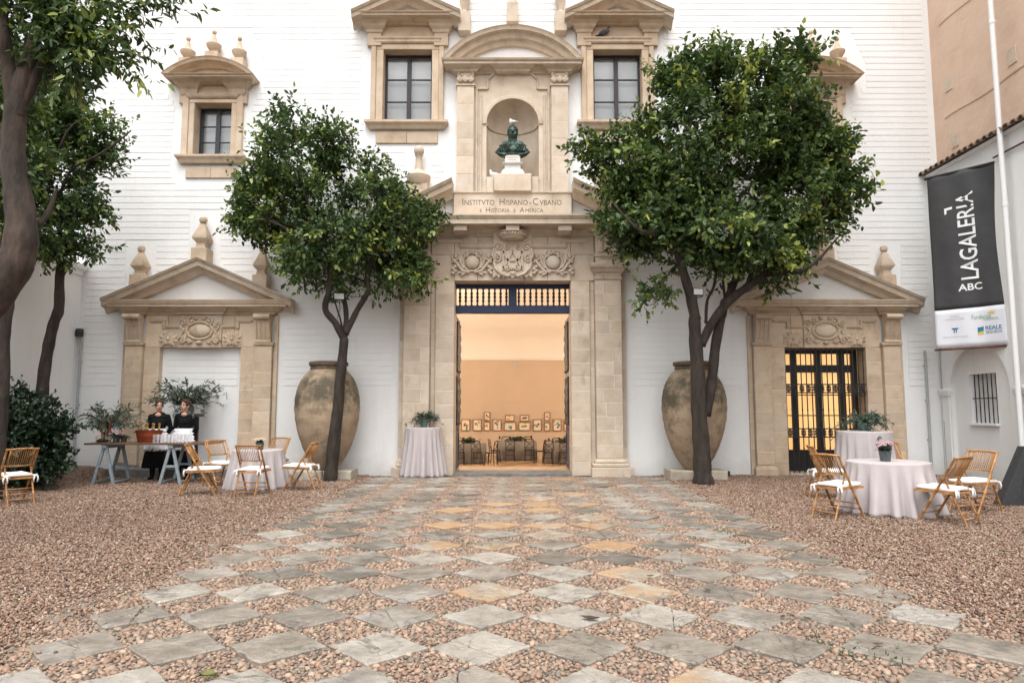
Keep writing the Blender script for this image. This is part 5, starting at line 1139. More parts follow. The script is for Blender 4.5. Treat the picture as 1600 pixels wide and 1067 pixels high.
# ================================================================== BAMBOO CHAIRS
def make_chair():
    t = thing('bamboo_chair', '', 'chair', (0, 0, 0), group='bamboo folding chairs', local=True); W2 = .215
    def nodes(b, p0, p1, r, k):    # bamboo cane with swollen nodes
        p0, p1 = Vector(p0), Vector(p1); pts, rad = [], []
        for i in range(k):
            for dt, rr in ((.0, 1.22), (.04, 1.0), (.5, .94), (.96, 1.0)): pts.append(p0.lerp(p1, (i + dt) / k)); rad.append(r * rr)
        pts.append(p1); rad.append(r * 1.1); b.tube(pts, rad, 8)
    for s in (-1, 1):
        b = MB(); nodes(b, (s * W2, -.23, .885), (s * W2, .30, 0), .0175, 6); b.build('front_leg', 'bamboo', t, smooth='all')
        b = MB(); nodes(b, (s * (W2 - .035), -.06, .585), (s * (W2 - .035), -.31, 0), .0145, 4); b.build('rear_leg', 'bamboo', t, smooth='all')
    pt = lambda z: -.23 + (.885 - z) * .53 / .885      # y on the long leg at height z
    b = MB(); zt = .872; b.tube([(-W2 - .01, pt(zt), zt), (-.08, pt(zt) - .03, zt + .012), (.08, pt(zt) - .03, zt + .012), (W2 + .01, pt(zt), zt)], .017, 8); b.build('top_rail', 'bamboo', t, smooth='all')
    b = MB(); zl = .615; b.tube([(-W2, pt(zl) - .01, zl), (-.08, pt(zl) - .035, zl - .008), (.08, pt(zl) - .035, zl - .008), (W2, pt(zl) - .01, zl)], .014, 8); b.build('back_rail', 'bamboo', t, smooth='all')
    for k in range(12):
        x = -.165 + k * .33 / 11; r = .0055; cz = 1 - (x / W2) ** 2; th = (k in (0, 11))
        MB().tube([(x, pt(zl) - .012 - .024 * cz, zl), (x, pt(.75) - .02 - .022 * cz, .75), (x, pt(zt) - .006 - .022 * cz, zt)], .013 if th else r, 6).build('slat', 'bamboo', t, smooth='all')
    for z, y0 in ((.09, -.272), (.17, -.238), (.25, -.203)): MB().tube([(-W2 + .035, y0, z), (W2 - .035, y0, z)], .009, 6).build('rung', 'bamboo', t, smooth='all')
    for z in (.12, .20): MB().tube([(-W2, pt(z), z), (W2, pt(z), z)], .009, 6).build('rung', 'bamboo', t, smooth='all')
    b = MB(); 
    for s in (-1, 1): b.bar((s * (W2 - .018), .33, .42), (s * (W2 - .018), -.20, .415), .028, .03)
    b.bar((-W2 + .02, .33, .42), (W2 - .02, .33, .42), .03, .028); b.bar((-W2 + .02, -.19, .415), (W2 - .02, -.19, .415), .028, .026); b.build('seat_frame', 'bamboo', t)
    b = MB(); n = 10; rs = []
    for (ins, z) in ((.012, .437), (0, .447), (0, .468), (.014, .482), (.05, .49)):
        r_ = []
        for k in range(32):
            a = 2 * PI * k / 32; ca, sa = math.cos(a), math.sin(a); e = .28
            r_.append(((.20 - ins) * math.copysign(abs(ca) ** e, ca), .075 + (.265 - ins) * math.copysign(abs(sa) ** e, sa), z + .006 * math.sin(3 * a)))
        rs.append(r_)
    cu = b.rings(rs).build('cushion', 'cushion', t, smooth=True)
    for s in (-1, 1):
        b = MB(); o = Vector((s * .19, -.19, .45)); b.ell(o, (.022, .022, .018), 8, 6)
        for k in (-1, 1): b.tube([o, o + Vector((s * .02 + k * .02, -.03, -.01)), o + Vector((s * .02 + k * .03, -.035, -.06)), o + Vector((s * .015 + k * .025, -.03, -.11))], [.012, .014, .012, .008], 6)
        b.tube([o, o + Vector((.035, -.03, .02)), o + Vector((.03, -.04, -.015)), o], .008, 6); b.build('tie_bow', 'cushion', cu, smooth='all')
    return t
ch0 = make_chair(); chn = [0]
def place_chair(x, y, face, label):
    o = ch0 if chn[0] == 0 else copy_tree(ch0); chn[0] += 1
    o.location = (x, y, gz(x, y) + .006); o.rotation_euler = (0, 0, face - PI / 2); o['label'] = label   # face: heading of the sitter
    return o
def cloth_table(name, label, x, y, r, h, flare, folds, seed, cat='table', rt=None):
    t = thing(name, label, cat, (x, y, 0)); rr_ = random.Random(seed); ph = [rr_.uniform(0, 6.3) for _ in range(6)]
    def rad(a, u):
        f = .5 + .5 * math.sin(folds * a + ph[0] + 1.4 * math.sin(2 * a + ph[1]) + .9 * math.sin(5 * a + ph[2])); f = f * f * (3 - 2 * f); g = math.sin((folds * 2 + 3) * a + ph[2]) * .55
        return r + u ** 1.1 * (flare * (.15 + .85 * f) + .02 * g) + .012 * math.sin(3 * a + ph[3]) * u
    n = 140; rs = []
    prof = [(.0, None)]
    levels = [(0.0, h - .001, .90), (0.0, h, 1.0)]
    ring = lambda u, z, k=1: [(x + rad(2 * PI * i / n, u) * k * math.cos(2 * PI * i / n), y + rad(2 * PI * i / n, u) * k * math.sin(2 * PI * i / n), z(2 * PI * i / n) if callable(z) else z) for i in range(n)]
    rs.append(ring(0, h + .002, .01)); rs.append(ring(0, h + .002, .97)); rs.append(ring(0, h - .004, .995)); rs.append(ring(.01, h - .02, 1.0))
    for k in range(1, 19):
        u = k / 18; rs.append(ring(u, (lambda a, u=u: h - .02 - (h - .035) * u + .012 * u * math.sin(5 * a + ph[4]))))
    # puddled hem tucked under
    rs.append(ring(1, lambda a: .006 + .01 * (1 + math.sin(7 * a + ph[5])), .93)); 
    b = MB(); b.rings(rs, True, False); b.build('tablecloth', 'cloth', t, smooth='all')
    MB().lathe([(r - .01, h - .03), (r - .01, h - .005)], (x, y, 0), 32).build('table_top', 'table_wood', t); MB().tube([(x, y, .02), (x, y, h - .03)], .04, 8).build('table_leg', 'black_iron', t)
    return t
# left table group
C1 = G(402, 767); C1.y += .42; C1.x = PX(402, 740, C1.y)
cloth_table('draped_table', 'low round table under mauve grey cloth in front of the blocked portal jamb', C1.x, C1.y, .47, .74, .17, 17, 1)
def around(C, ang, d): return C.x + d * math.cos(R(ang)), C.y + d * math.sin(R(ang))
def chair_at(C, ang, d, label, turn=0):
    x, y = around(C, ang, d); place_chair(x, y, R(ang + 180 + turn), label)
q = G(311, 773); place_chair(q.x, q.y, R(14), 'bamboo chair seen side-on beside the trestle table, facing the low table with white flowers')
q = G(341, 760); place_chair(q.x, q.y + .05, R(-38), 'bamboo chair behind the side-on one, its seat half hidden by the low table cloth')
q = G(393, 774); place_chair(q.x, q.y, R(88), 'bamboo chair with its back to the path edge, in front of the low white-flower table')
q = G(424, 752); place_chair(q.x, q.y + .15, R(-105), 'bamboo chair behind the low white-flower table, only its backrest clear of the cloth')
q = G(473, 766); place_chair(q.x, q.y, R(176), 'bamboo chair seen side-on beside the leaning tree trunk and clay jar')
q = G(22, 787); place_chair(q.x, q.y, R(143), 'lone bamboo chair beside the dark shrub')
# right table group
C2 = G(1388, 810); C2.y += .58; C2.x = PX(1388, 740, C2.y)
cloth_table('draped_table', 'low round table under mauve grey cloth with a pot of pink flowers', C2.x, C2.y, .565, .75, .20, 19, 4)
q = G(1308, 808); place_chair(q.x, q.y, R(31), 'bamboo chair at the pink-flower table turned towards the grille door, cushion ties showing')
q = G(1290, 778); place_chair(q.x, q.y, R(-12), 'bamboo chair at the pink-flower table mostly hidden behind the tied-cushion chair')
q = G(1402, 770); place_chair(q.x, q.y + .1, R(-94), 'bamboo chair between the low pink-flower table and the tall draped table')
q = G(1484, 817); place_chair(q.x, q.y, R(121), 'bamboo chair at the pink-flower table with its back towards the dark box, cushion fully visible')
q = G(1526, 799); place_chair(q.x, q.y, R(203), 'bamboo chair at the pink-flower table standing just beside the dark box, behind another chair')
# cocktail tables
q = G(661, 747); K1 = Vector((q.x, q.y + .38, 0)); K1.x = PX(661, 700, K1.y)
cloth_table('cocktail_table', 'tall cocktail table under mauve grey cloth beside the main doorway', K1.x, K1.y, .40, 1.10, .16, 17, 7)
K2 = Vector((PX(1351, 700, 13.2), 13.2, 0))
cloth_table('cocktail_table', 'tall cocktail table under mauve grey cloth in front of the grille door', K2.x, K2.y, .485, 1.10, .12, 20, 9)
# ================================================================== FOLIAGE
def leaf_mesh(name, pos, dirs, nrm, L, W, tint, m, parent, fold=.25, droop=.12):
    n = len(pos); d = dirs / np.linalg.norm(dirs, axis=1, keepdims=True); s = np.cross(d, nrm); s /= np.maximum(np.linalg.norm(s, axis=1, keepdims=True), 1e-6); u = np.cross(s, d)
    L = L[:, None]; W = W[:, None]
    V = np.empty((n, 6, 3), np.float32)
    V[:, 0] = pos; V[:, 3] = pos + d * L - u * L * droop
    for k, t, sg, wf in ((1, .32, -1, .92), (2, .70, -1, .72), (4, .70, 1, .72), (5, .32, 1, .92)):
        V[:, k] = pos + d * L * t + s * sg * W * .5 * wf + u * (W * fold * .5 - L * droop * t * t)
    F = np.array([[0, 3, 2, 1], [0, 5, 4, 3]]); idx = (np.arange(n)[:, None, None] * 6 + F[None]).reshape(-1)
    me = bpy.data.meshes.new(name); me.vertices.add(n * 6); off = OFF.get(parent, Vector((0, 0, 0))); V -= np.array(off, np.float32)
    me.vertices.foreach_set('co', V.ravel()); me.loops.add(n * 8); me.loops.foreach_set('vertex_index', idx.astype(np.int32))
    me.polygons.add(n * 2); me.polygons.foreach_set('loop_start', np.arange(0, n * 8, 4, dtype=np.int32)); me.polygons.foreach_set('loop_total', np.full(n * 2, 4, np.int32))
    me.update(calc_edges=True); at = me.attributes.new('tint', 'FLOAT', 'FACE'); at.data.foreach_set('value', np.repeat(tint, 2).astype(np.float32))
    me.materials.append(M[m]); ob = bpy.data.objects.new(name, me); col.objects.link(ob); ob.parent = parent; return ob
def unit(v): return v / np.maximum(np.linalg.norm(v, axis=-1, keepdims=True), 1e-9)
def clump_leaves(clumps, center, ntw, nlf, twl, leafL, leafW, seed, up=.25, bright=.10, hang=0.0):
    """clumps (N,3) centres; twigs fan outward from each, leaves alternate along twigs"""
    r = np.random.default_rng(seed); N = len(clumps); out = unit(clumps - center + r.normal(0, .25, (N, 3)))
    td = unit(out[:, None] * 1.0 + r.normal(0, .75, (N, ntw, 3)) + np.array([0, 0, up])); tl = twl * r.uniform(.6, 1.25, (N, ntw, 1))
    base = clumps[:, None] + r.normal(0, .10, (N, ntw, 3)); t = (np.arange(nlf) + .6) / nlf
    p = base[:, :, None] + td[:, :, None] * (tl[:, :, None] * t[None, None, :, None]); p[..., 2] -= hang * (tl * t[None, None, :]) ** 2
    ld = unit(td[:, :, None] * .75 + unit(r.normal(0, 1, (N, ntw, nlf, 3))) * .95 + np.array([0, 0, -.18 - hang])); nr = unit(r.normal(0, .55, (N, ntw, nlf, 3)) + np.array([0, 0, .75]) + out[:, None, None] * .45)
    L = leafL * r.uniform(.5, 1.25, (N, ntw, nlf)); cl = r.normal(0, .15, (N, 1, 1)); young = (r.random((N, ntw, 1)) < bright) * r.uniform(.25, .55, (N, ntw, 1)) * t[None, None]
    tint = np.clip(.36 + cl + r.normal(0, .15, (N, ntw, nlf)) + young + .10 * (t[None, None] - .5), 0, 1)
    f = lambda a: a.reshape(-1, 3); return f(p), f(ld), f(nr), L.ravel(), (L * leafW).ravel() * r.uniform(.85, 1.15, L.size), tint.ravel(), (base.reshape(-1, 3), (base + td * tl).reshape(-1, 3))
def blobs_to_world(bl, depth, dscale=1.0):
    out = []
    for (px, py, rx, ry, *dd) in bl:
        do = dd[0] if dd else 0; c = P(px, py, depth + do); k = .93 * depth / FPX; out.append((np.array(c), np.array([rx * k, max(rx, ry) * k * .85 * dscale, ry * k])))
    return out
def sample_clumps(bl, n, seed, shell=.30):
    r = np.random.default_rng(seed); vol = np.array([b[1].prod() ** (2 / 3) for b in bl]); pick = r.choice(len(bl), n, p=vol / vol.sum()); res = []
    for i in pick:
        c, rad = bl[i]; d = unit(r.normal(0, 1, 3)); q = c + rad * d * (r.random() ** shell) * .92; res.append(q)
    res = np.array(res); keep = []
    for q in res:   # drop most that fall deep inside another lobe
        deep = any((((q - c) / rad) ** 2).sum() < .30 for c, rad in bl)
        keep.append((not deep) or r.random() < .35)
    return res[np.array(keep)]
def make_tree(name, label, base, limbs, bl, n, seed, bark, twigs=(13, 9), twl=.38, leafL=.115, leafW=.46, bright=.10, hang=0, nbr=26, leafm='citrus_leaf', brad=.022, extra=None):
    t = thing(name, label, 'tree', tuple(base)); b = MB(); tips = []
    for pts, rad in limbs:      # smooth each limb through its points
        P_ = [Vector(p) for p in pts]; Q, Rr = [], []
        for i in range(len(P_) - 1):
            p0, p1, p2, p3 = P_[max(i - 1, 0)], P_[i], P_[i + 1], P_[min(i + 2, len(P_) - 1)]
            for k in range(5):
                u = k / 5; Q.append(.5 * ((2 * p1) + (p2 - p0) * u + (2 * p0 - 5 * p1 + 4 * p2 - p3) * u * u + (3 * p1 - p0 - 3 * p2 + p3) * u ** 3)); Rr.append((rad[i] + (rad[i + 1] - rad[i]) * u) * (1 + .05 * math.sin(11 * i + 5 * k)))
        Q.append(P_[-1]); Rr.append(rad[-1]); b.tube(Q, Rr, 12); tips.append((P_[-1], rad[-1], P_[max(0, len(P_) - 2)]))
        if len(P_) > 3: tips.append((P_[-2], rad[-2], P_[-3]))
    b.build('trunk', bark, t, smooth='all')
    W = blobs_to_world(bl, base.y); cl = sample_clumps(W, n, seed); cen = np.mean([w[0] for w in W], 0) - np.array([0, 0, .3])
    b = MB(); r = random.Random(seed)
    for q in r.sample(list(range(len(cl))), min(nbr, len(cl))):
        e = Vector(cl[q]); s = min(tips, key=lambda k: (k[0] - e).length + r.uniform(0, .6)); m_ = (s[0] + e) / 2 + Vector((r.uniform(-.15, .15), r.uniform(-.15, .15), r.uniform(.0, .25)))
        b.tube([s[0], s[0].lerp(m_, .5) + Vector((r.uniform(-.05, .05), 0, .03)), m_, m_.lerp(e, .5), e], [min(brad * 1.3, s[1]), brad, brad * .75, brad * .55, brad * .3], 6)
    pos, d, nr, L, Wd_, ti, tw = clump_leaves(cl, cen, twigs[0], twigs[1], twl, leafL, leafW, seed, bright=bright, hang=hang)
    b.build('branches', bark, t, smooth='all', props={'kind': 'stuff'})
    sel = np.arange(0, len(tw[0]), 2); b = MB()
    for a, c in zip(tw[0][sel], tw[1][sel]):
        a, c = Vector(a), Vector(c); x = Vector((.004, 0, 0)); y = Vector((0, .004, .002)); b.add([a + x, a - x, a + y, c], [(0, 1, 3), (1, 2, 3), (2, 0, 3)])
    b.build('twigs', bark, t, props={'kind': 'stuff'}) if False else None
    if extra:
        pos2, d2, nr2, L2, W2, ti2, _ = extra
        pos, d, nr, L, Wd_, ti = [np.concatenate(z) for z in ((pos, pos2), (d, d2), (nr, nr2), (L, L2), (Wd_, W2), (ti, ti2))]
    o = leaf_mesh('crown', pos, d, nr, L, Wd_, ti, leafm, t); o['kind'] = 'stuff'
    return t
# --- tree beside the clay jar (slender forked trunk)
b0 = G(515, 752); D = b0.y; p = lambda x, y, d=0: P(x, y, D + d)
limbs = [([Vector((b0.x, D, -.05)), p(518, 730), p(525, 660), p(533, 580), p(538, 528)], [.155, .135, .125, .105, .09]),
         ([p(538, 532), p(524, 505, -.1), p(508, 482, -.2), p(516, 445, -.3), p(512, 405, -.3), p(495, 350, -.4), p(470, 290, -.3)], [.08, .07, .065, .06, .055, .04, .02]),
         ([p(538, 530), p(541, 500, .1), p(538, 470, .15), p(526, 440, .3), p(530, 400, .4), p(540, 330, .5), p(520, 260, .3)], [.07, .055, .05, .045, .04, .03, .015]),
         ([p(540, 522), p(558, 485, .1), p(575, 455, .0), p(574, 432, 0), p(585, 400, -.1), p(610, 350, -.2), p(630, 310, -.1)], [.07, .062, .055, .05, .045, .03, .015]),
         ([p(516, 420, -.3), p(470, 370, -.6), p(420, 345, -.6)], [.035, .025, .012]), ([p(585, 400), p(620, 385, -.4), p(650, 360, -.4)], [.03, .022, .012])]
T1 = [(470, 262, 68, 88), (432, 335, 62, 58), (548, 318, 86, 78), (618, 342, 58, 72), (516, 392, 92, 62), (606, 405, 48, 52), (452, 205, 42, 45), (412, 290, 36, 52), (655, 345, 28, 38), (395, 350, 30, 30), (645, 420, 26, 36), (520, 235, 48, 42)]
make_tree('citrus_tree', 'small leafy tree with slender forked trunk beside the blocked portal', b0, limbs, T1, 320, 41, 'bark', leafL=.115, leafW=.56, bright=.12, twigs=(12, 9))
# --- bigger tree in front of the other jar
b0 = G(1099, 757); D = b0.y; p = lambda x, y, d=0: P(x, y, D + d)
limbs = [([Vector((b0.x + .02, D, -.05)), p(1098, 742), p(1096, 700), p(1092, 640), p(1090, 580), p(1086, 520), p(1085, 495)], [.24, .185, .165, .155, .145, .125, .115]),
         ([p(1104, 650, .1), p(1113, 590, .12), p(1118, 540, .15), p(1128, 490, .2), p(1133, 470, .2)], [.09, .10, .10, .095, .09]),
         ([p(1087, 500), p(1078, 460, -.1), p(1066, 420, -.2), p(1050, 370, -.3), p(1020, 300, -.4), p(985, 250, -.3)], [.115, .10, .085, .07, .05, .02]),
         ([p(1096, 540, .0), p(1112, 505, .0), p(1140, 470, 0), p(1168, 448, 0), p(1195, 430, -.1), p(1240, 380, -.3), p(1290, 320, -.3)], [.085, .09, .09, .085, .07, .05, .02]),
         ([p(1133, 472, .2), p(1150, 430, .3), p(1150, 360, .4), p(1140, 270, .4), p(1130, 180, .2)], [.085, .07, .055, .04, .015]),
         ([p(1103, 505), p(1105, 470, .1), p(1116, 445, .1), p(1118, 400, .1), p(1100, 330, .2), p(1090, 230, .1)], [.035, .03, .03, .028, .02, .012]),
         ([p(1168, 448), p(1200, 330, .5), p(1220, 220, .4), p(1225, 120, .2)], [.05, .045, .03, .012]), ([p(1050, 370, -.3), p(1000, 360, -.9), p(960, 320, -1.0)], [.05, .035, .015]), ([p(1195, 430, -.1), p(1260, 420, -.7), p(1310, 370, -.8)], [.05, .035, .015])]
T2 = [(1090, 235, 118, 120), (1198, 195, 92, 100), (1000, 268, 78, 62), (1040, 330, 96, 78), (1240, 300, 84, 92), (1135, 375, 132, 52), (1228, 108, 38, 34), (1275, 250, 44, 58), (1108, 125, 62, 42), (925, 232, 24, 16), (1222, 420, 42, 26), (1305, 315, 30, 54), (985, 355, 40, 42), (1255, 92, 18, 18), (1060, 130, 32, 40), (1180, 110, 34, 34), (1330, 295, 16, 28), (1035, 455, 26, 16), (1240, 462, 16, 16), (980, 235, 36, 24)]
make_tree('citrus_tree', 'broad leafy tree with two thick joined trunks in front of a clay jar', b0, limbs, T2, 580, 42, 'bark', leafL=.135, leafW=.56, twl=.46, bright=.20, nbr=40, twigs=(12, 9))
# --- slim tree by the side wall
D = 13.7; p = lambda x, y, d=0: P(x, y, D + d); bx_ = p(62, 690); b0 = Vector((bx_.x, D, gz(bx_.x, D)))
limbs = [([Vector((b0.x - .1, D, 0)), p(64, 640), p(68, 590), p(76, 540), p(84, 505), p(92, 482), p(93, 440), p(95, 408)], [.13, .115, .11, .105, .10, .10, .085, .075]),
         ([p(95, 410), p(80, 370, .1), p(70, 320, .1), p(60, 250, .1)], [.06, .05, .04, .02]), ([p(95, 410), p(110, 360, -.2), p(120, 320, -.2), p(130, 280, -.2)], [.055, .04, .03, .015]), ([p(85, 330), p(110, 268, -.3), p(150, 245, -.4), p(180, 225, -.4), p(205, 204, -.4)], [.03, .028, .024, .02, .012]),
         ([p(70, 320), p(90, 240, -.3), p(115, 195, -.3), p(165, 178, -.4)], [.03, .025, .018, .008])]
T3 = [(55, 205, 66, 66), (100, 178, 42, 42), (95, 258, 66, 44), (126, 318, 42, 28), (62, 322, 48, 36), (150, 240, 30, 28), (105, 375, 52, 24), (150, 380, 24, 14), (30, 280, 44, 60), (30, 180, 40, 60), (165, 205, 20, 18)]
make_tree('courtyard_tree', 'slim dark tree against the plain side wall with a bare stub branch', b0, limbs, T3, 235, 43, 'bark', leafL=.12, leafW=.54, bright=.10, twigs=(12, 9))
# --- big foreground tree leaning in from the frame edge
D = 7.4; p = lambda x, y, d=0: P(x, y, D + d); b0 = Vector((-7.3, D, 0))
limbs = [([Vector((-7.3, D, -.05)), Vector((-7.15, D, .5)), p(-130, 610), p(-75, 530), p(-6, 455), p(28, 400), p(33, 340), p(21, 260), p(22, 200), p(28, 155), p(44, 100), p(58, 45), p(70, -20), p(70, -120)], [.34, .28, .25, .23, .20, .175, .15, .125, .118, .11, .085, .065, .05, .03]),
         ([p(26, 185), p(14, 110, -.05), p(4, 50, -.2), p(-4, -20, -.2), p(-20, -120, -.2)], [.10, .075, .07, .06, .04]), 
         ([p(26, 178), p(58, 112, .05), p(80, 88, .1), p(92, 74, .1)], [.08, .065, .055, .045]), ([p(84, 84, .1), p(130, 78, .1), p(180, 82, .1), p(214, 81, .1)], [.03, .022, .016, .009]),
         ([p(40, 85), p(75, 35, .2), p(100, 15, .2), p(150, -30, .2), p(230, -60, .1)], [.06, .05, .045, .03, .015]), ([p(36, 175, 0), p(45, 135, .4), p(80, 118, .4), p(110, 105, .5)], [.06, .05, .04, .02]), ([p(130, 78, .1), p(150, 30, .1), p(172, -5, .1)], [.018, .015, .012]),
         ([p(38, 330, 0), p(60, 350, .2), p(78, 325, .3), p(88, 295, .3)], [.05, .035, .026, .015])]
T4 = [(170, 70, 36, 42), (150, 20, 50, 36), (110, 100, 42, 24), (185, 98, 18, 16), (236, 0, 20, 14), (80, 40, 50, 40), (40, -10, 60, 40), (190, 20, 24, 26), (120, 60, 44, 26), (20, 60, 30, 40), (60, -100, 150, 60), (-120, -40, 110, 100), (-60, 80, 60, 60), (170, -90, 50, 40)]
make_tree('courtyard_tree', 'large tree with thick curving trunk and branches reaching over the courtyard', b0, limbs, T4, 300, 44, 'bark_pale', leafL=.115, leafW=.40, bright=.12, twl=.34, hang=.35, nbr=30, brad=.014, twigs=(7, 8))
# --- second dark trunk behind it
D = 11.6; p = lambda x, y, d=0: P(x, y, D + d); b0 = Vector((p(-2, 700).x, D, 0))
limbs = [([Vector((b0.x - .05, D, -.05)), p(-4, 690), p(2, 600), p(4, 520), p(10, 470), p(4, 420), p(0, 360), p(-10, 280)], [.15, .13, .12, .115, .12, .10, .09, .07]), ([p(4, 420), p(18, 380, .1), p(30, 330, .1), p(40, 280, .1)], [.05, .04, .03, .02]), ([p(-8, 290), p(20, 220, .2), p(40, 160, .2)], [.05, .04, .02])]
T5 = [(10, 250, 40, 60), (0, 170, 50, 50), (-40, 330, 50, 40), (30, 120, 40, 40), (-50, 220, 60, 90), (5, 330, 24, 24)]
make_tree('courtyard_tree', 'dark trunk rising behind the shrub next to the curving tree', b0, limbs, T5, 130, 45, 'bark', leafL=.12, bright=.05)
# --- shrub
D = 13.0; b0 = Vector((PX(42, 700, D), D, gz(PX(42, 700, D), D) - .03)); t = thing('shrub', 'dense dark green shrub on the gravel at the foot of the side wall', 'shrub', tuple(b0))
Bb = blobs_to_world([(30, 690, 58, 58), (62, 665, 40, 36), (20, 640, 30, 28), (75, 712, 26, 36), (40, 725, 52, 26), (-30, 690, 50, 60), (90, 672, 14, 18)], D); cl = sample_clumps(Bb, 330, 50, .25); cen = np.mean([w_[0] for w_ in Bb], 0)
pos, d, nr, L, W_, ti, tw = clump_leaves(cl, cen, 7, 7, .2, .085, .75, 51, up=.3, bright=.05)
k = pos[:, 2] > .03; leaf_mesh('foliage', pos[k], d[k], nr[k], L[k], W_[k], ti[k], 'bush_leaf', t)['kind'] = 'stuff'
b = MB()
for k in range(14): e = Vector(cl[k * 20]); b.tube([b0 + Vector((random.uniform(-.25, .25), random.uniform(-.2, .2), 0)), b0.lerp(e, .5) + Vector((0, 0, .15)), e], [.02, .014, .006], 6)
b.build('stems', 'bark', t)
# --- sprig on the slim trunk
# ================================================================== ARRANGEMENTS
def spray(parent, base, n, length, seed, leafL=.075, leafW=.2, spread=1.0, up=.8, m='olive_leaf', droop=.5, nl=22, bias=(0, 0, 0)):
    r = np.random.default_rng(seed); b = MB(); PP, DD, NN, LL, WW, TT = [], [], [], [], [], []
    for k in range(n):
        a = r.uniform(0, 2 * PI); d0 = unit(np.array([math.cos(a) * spread, math.sin(a) * spread, up * r.uniform(.3, 1.5)]) + r.normal(0, .25, 3) + np.array(bias)); Ln = length * r.uniform(.55, 1.1); pts = []
        for i in range(9):
            u = i / 8; q = np.array(base) + d0 * Ln * u + np.array([0, 0, -droop * Ln * u * u]) + r.normal(0, .01, 3); pts.append(q)
        b.tube(pts, [.006 * (1 - .7 * i / 8) for i in range(9)], 5)
        for j in range(nl):
            u = r.uniform(.2, 1.0); i = min(7, int(u * 8)); f = u * 8 - i; q = pts[i] * (1 - f) + pts[i + 1] * f; tg = unit(pts[i + 1] - pts[i])
            PP.append(q); DD.append(unit(tg * .7 + r.normal(0, .6, 3) + np.array([0, 0, -.35 * droop]))); NN.append(unit(r.normal(0, .5, 3) + np.array([0, -.3, .7]))); l_ = leafL * r.uniform(.6, 1.2); LL.append(l_); WW.append(l_ * leafW); TT.append(np.clip(r.normal(.42, .2), 0, 1))
    b.build('stems', 'bark', parent, props={'kind': 'stuff'})
    leaf_mesh('foliage', np.array(PP), np.array(DD), np.array(NN), np.array(LL), np.array(WW), np.array(TT), m, parent)['kind'] = 'stuff'
def potted(name, label, c, h, r, potm, n, length, seed, cat='plant', **kw):
    t = thing(name, label, cat, tuple(c)); MB().lathe([(r * .8, 0), (r * .85, .01), (r, h * .8), (r * 1.02, h), (r * .9, h), (r * .85, h * .9)], tuple(c), 20).build('pot', potm, t, smooth=True)
    spray(t, (c[0], c[1], c[2] + h * .9), n, length, seed, **kw); return t
potted('olive_arrangement', 'olive branches in a green glass pot on the cocktail table by the doorway', (K1.x + .02, K1.y, 1.103), .17, .10, 'pot_glass', 30, .48, 3, droop=.5, up=1.5, leafL=.085, leafW=.24)
potted('olive_arrangement', 'wide olive branches in a green glass pot on the cocktail table by the grille door', (K2.x + .02, K2.y, 1.103), .16, .13, 'pot_glass', 46, .58, 5, droop=.6, up=1.1, leafL=.10, leafW=.22, nl=26)
def flowers(t, c, n, R_, seed, m, hz=.5):
    r = random.Random(seed)
    for k in range(n):
        a, e = r.uniform(0, 2 * PI), r.uniform(.15, 1); q = Vector((c[0] + R_ * math.cos(a) * math.sqrt(1 - e * e * .8), c[1] + R_ * math.sin(a) * math.sqrt(1 - e * e * .8), c[2] + R_ * hz * e)); b = MB()
        for i in range(6): th = 2 * PI * i / 6; b.ell(q + Vector((.012 * math.cos(th), .012 * math.sin(th), .004)), (.011, .011, .006), 6, 4)
        b.ell(q + Vector((0, 0, .006)), (.008, .008, .006), 6, 4); b.build('blossom', m, t)
c = (C1.x + .05, C1.y - .05, .745); t = potted('flower_pot', 'white flowers in a dark glass pot on the low table', c, .13, .075, 'pot_dark', 30, .10, 8, leafL=.04, leafW=.5, up=1.2, droop=.3, m='bush_leaf', nl=12); flowers(t, (c[0], c[1], c[2] + .17), 26, .10, 1, 'petal_cream')
c = (C2.x - .06, C2.y - .05, .755); t = potted('flower_pot', 'pink flowers in a dark glass pot on the low table', c, .15, .085, 'pot_dark', 34, .14, 9, leafL=.045, leafW=.45, up=1.3, droop=.2, m='bush_leaf', nl=14); flowers(t, (c[0], c[1], c[2] + .21), 30, .11, 2, 'petal_pink', .7)
# ================================================================== BAR TABLE
q0, q1 = G(138, 754), G(205, 757); TY = 14.25; TZ_ = .80
tx0, tx1 = PX(133, 690, TY - .3), PX(327, 690, TY - .3); 
bt = thing('bar_table_top', 'long dark plank table top resting on two grey trestles', 'table', ((tx0 + tx1) / 2, TY, TZ_))
for k in range(3):
    y = TY - .36 + k * .24; MB().cbox(tx0 + random.uniform(0, .05), tx1 - random.uniform(0, .06), y + .003, y + .237, TZ_, TZ_ + .035, .004).build('plank', 'table_wood', bt)
def trestle(x, label):
    t = thing('trestle', label, 'trestle', (x, TY, 0), group='trestles under the bar table')
    MB().cbox(x - .05, x + .05, TY - .34, TY + .34, TZ_ - .07, TZ_ - .001, .006).build('top_beam', 'trestle_paint', t)
    for y in (TY - .29, TY + .29):
        for s in (-1, 1): MB().bar((x + s * .03, y, TZ_ - .06), (x + s * .21, y + s * .0, gz(x, y) + .0), .055, .04, (0, 1, 0)).build('leg', 'trestle_paint', t)
        MB().bar((x - .115, y - .005, .37), (x + .115, y - .005, .37), .045, .025, (0, 1, 0)).build('cross_brace', 'trestle_paint', t)
    for s in (-1, 1): MB().bar((x + s * .20, TY - .30, .06), (x + s * .20, TY + .30, .06), .06, .03).build('foot_rail', 'trestle_paint', t)
trestle(PX(176, 720, TY), 'grey painted trestle under the candlestick end of the plank table'); trestle(PX(278, 720, TY), 'grey painted trestle under the glasses end of the plank table')
ZT_ = TZ_ + .037
def tpos(px, dy=0.0): return Vector((PX(px, 680, TY + dy), TY + dy, ZT_))
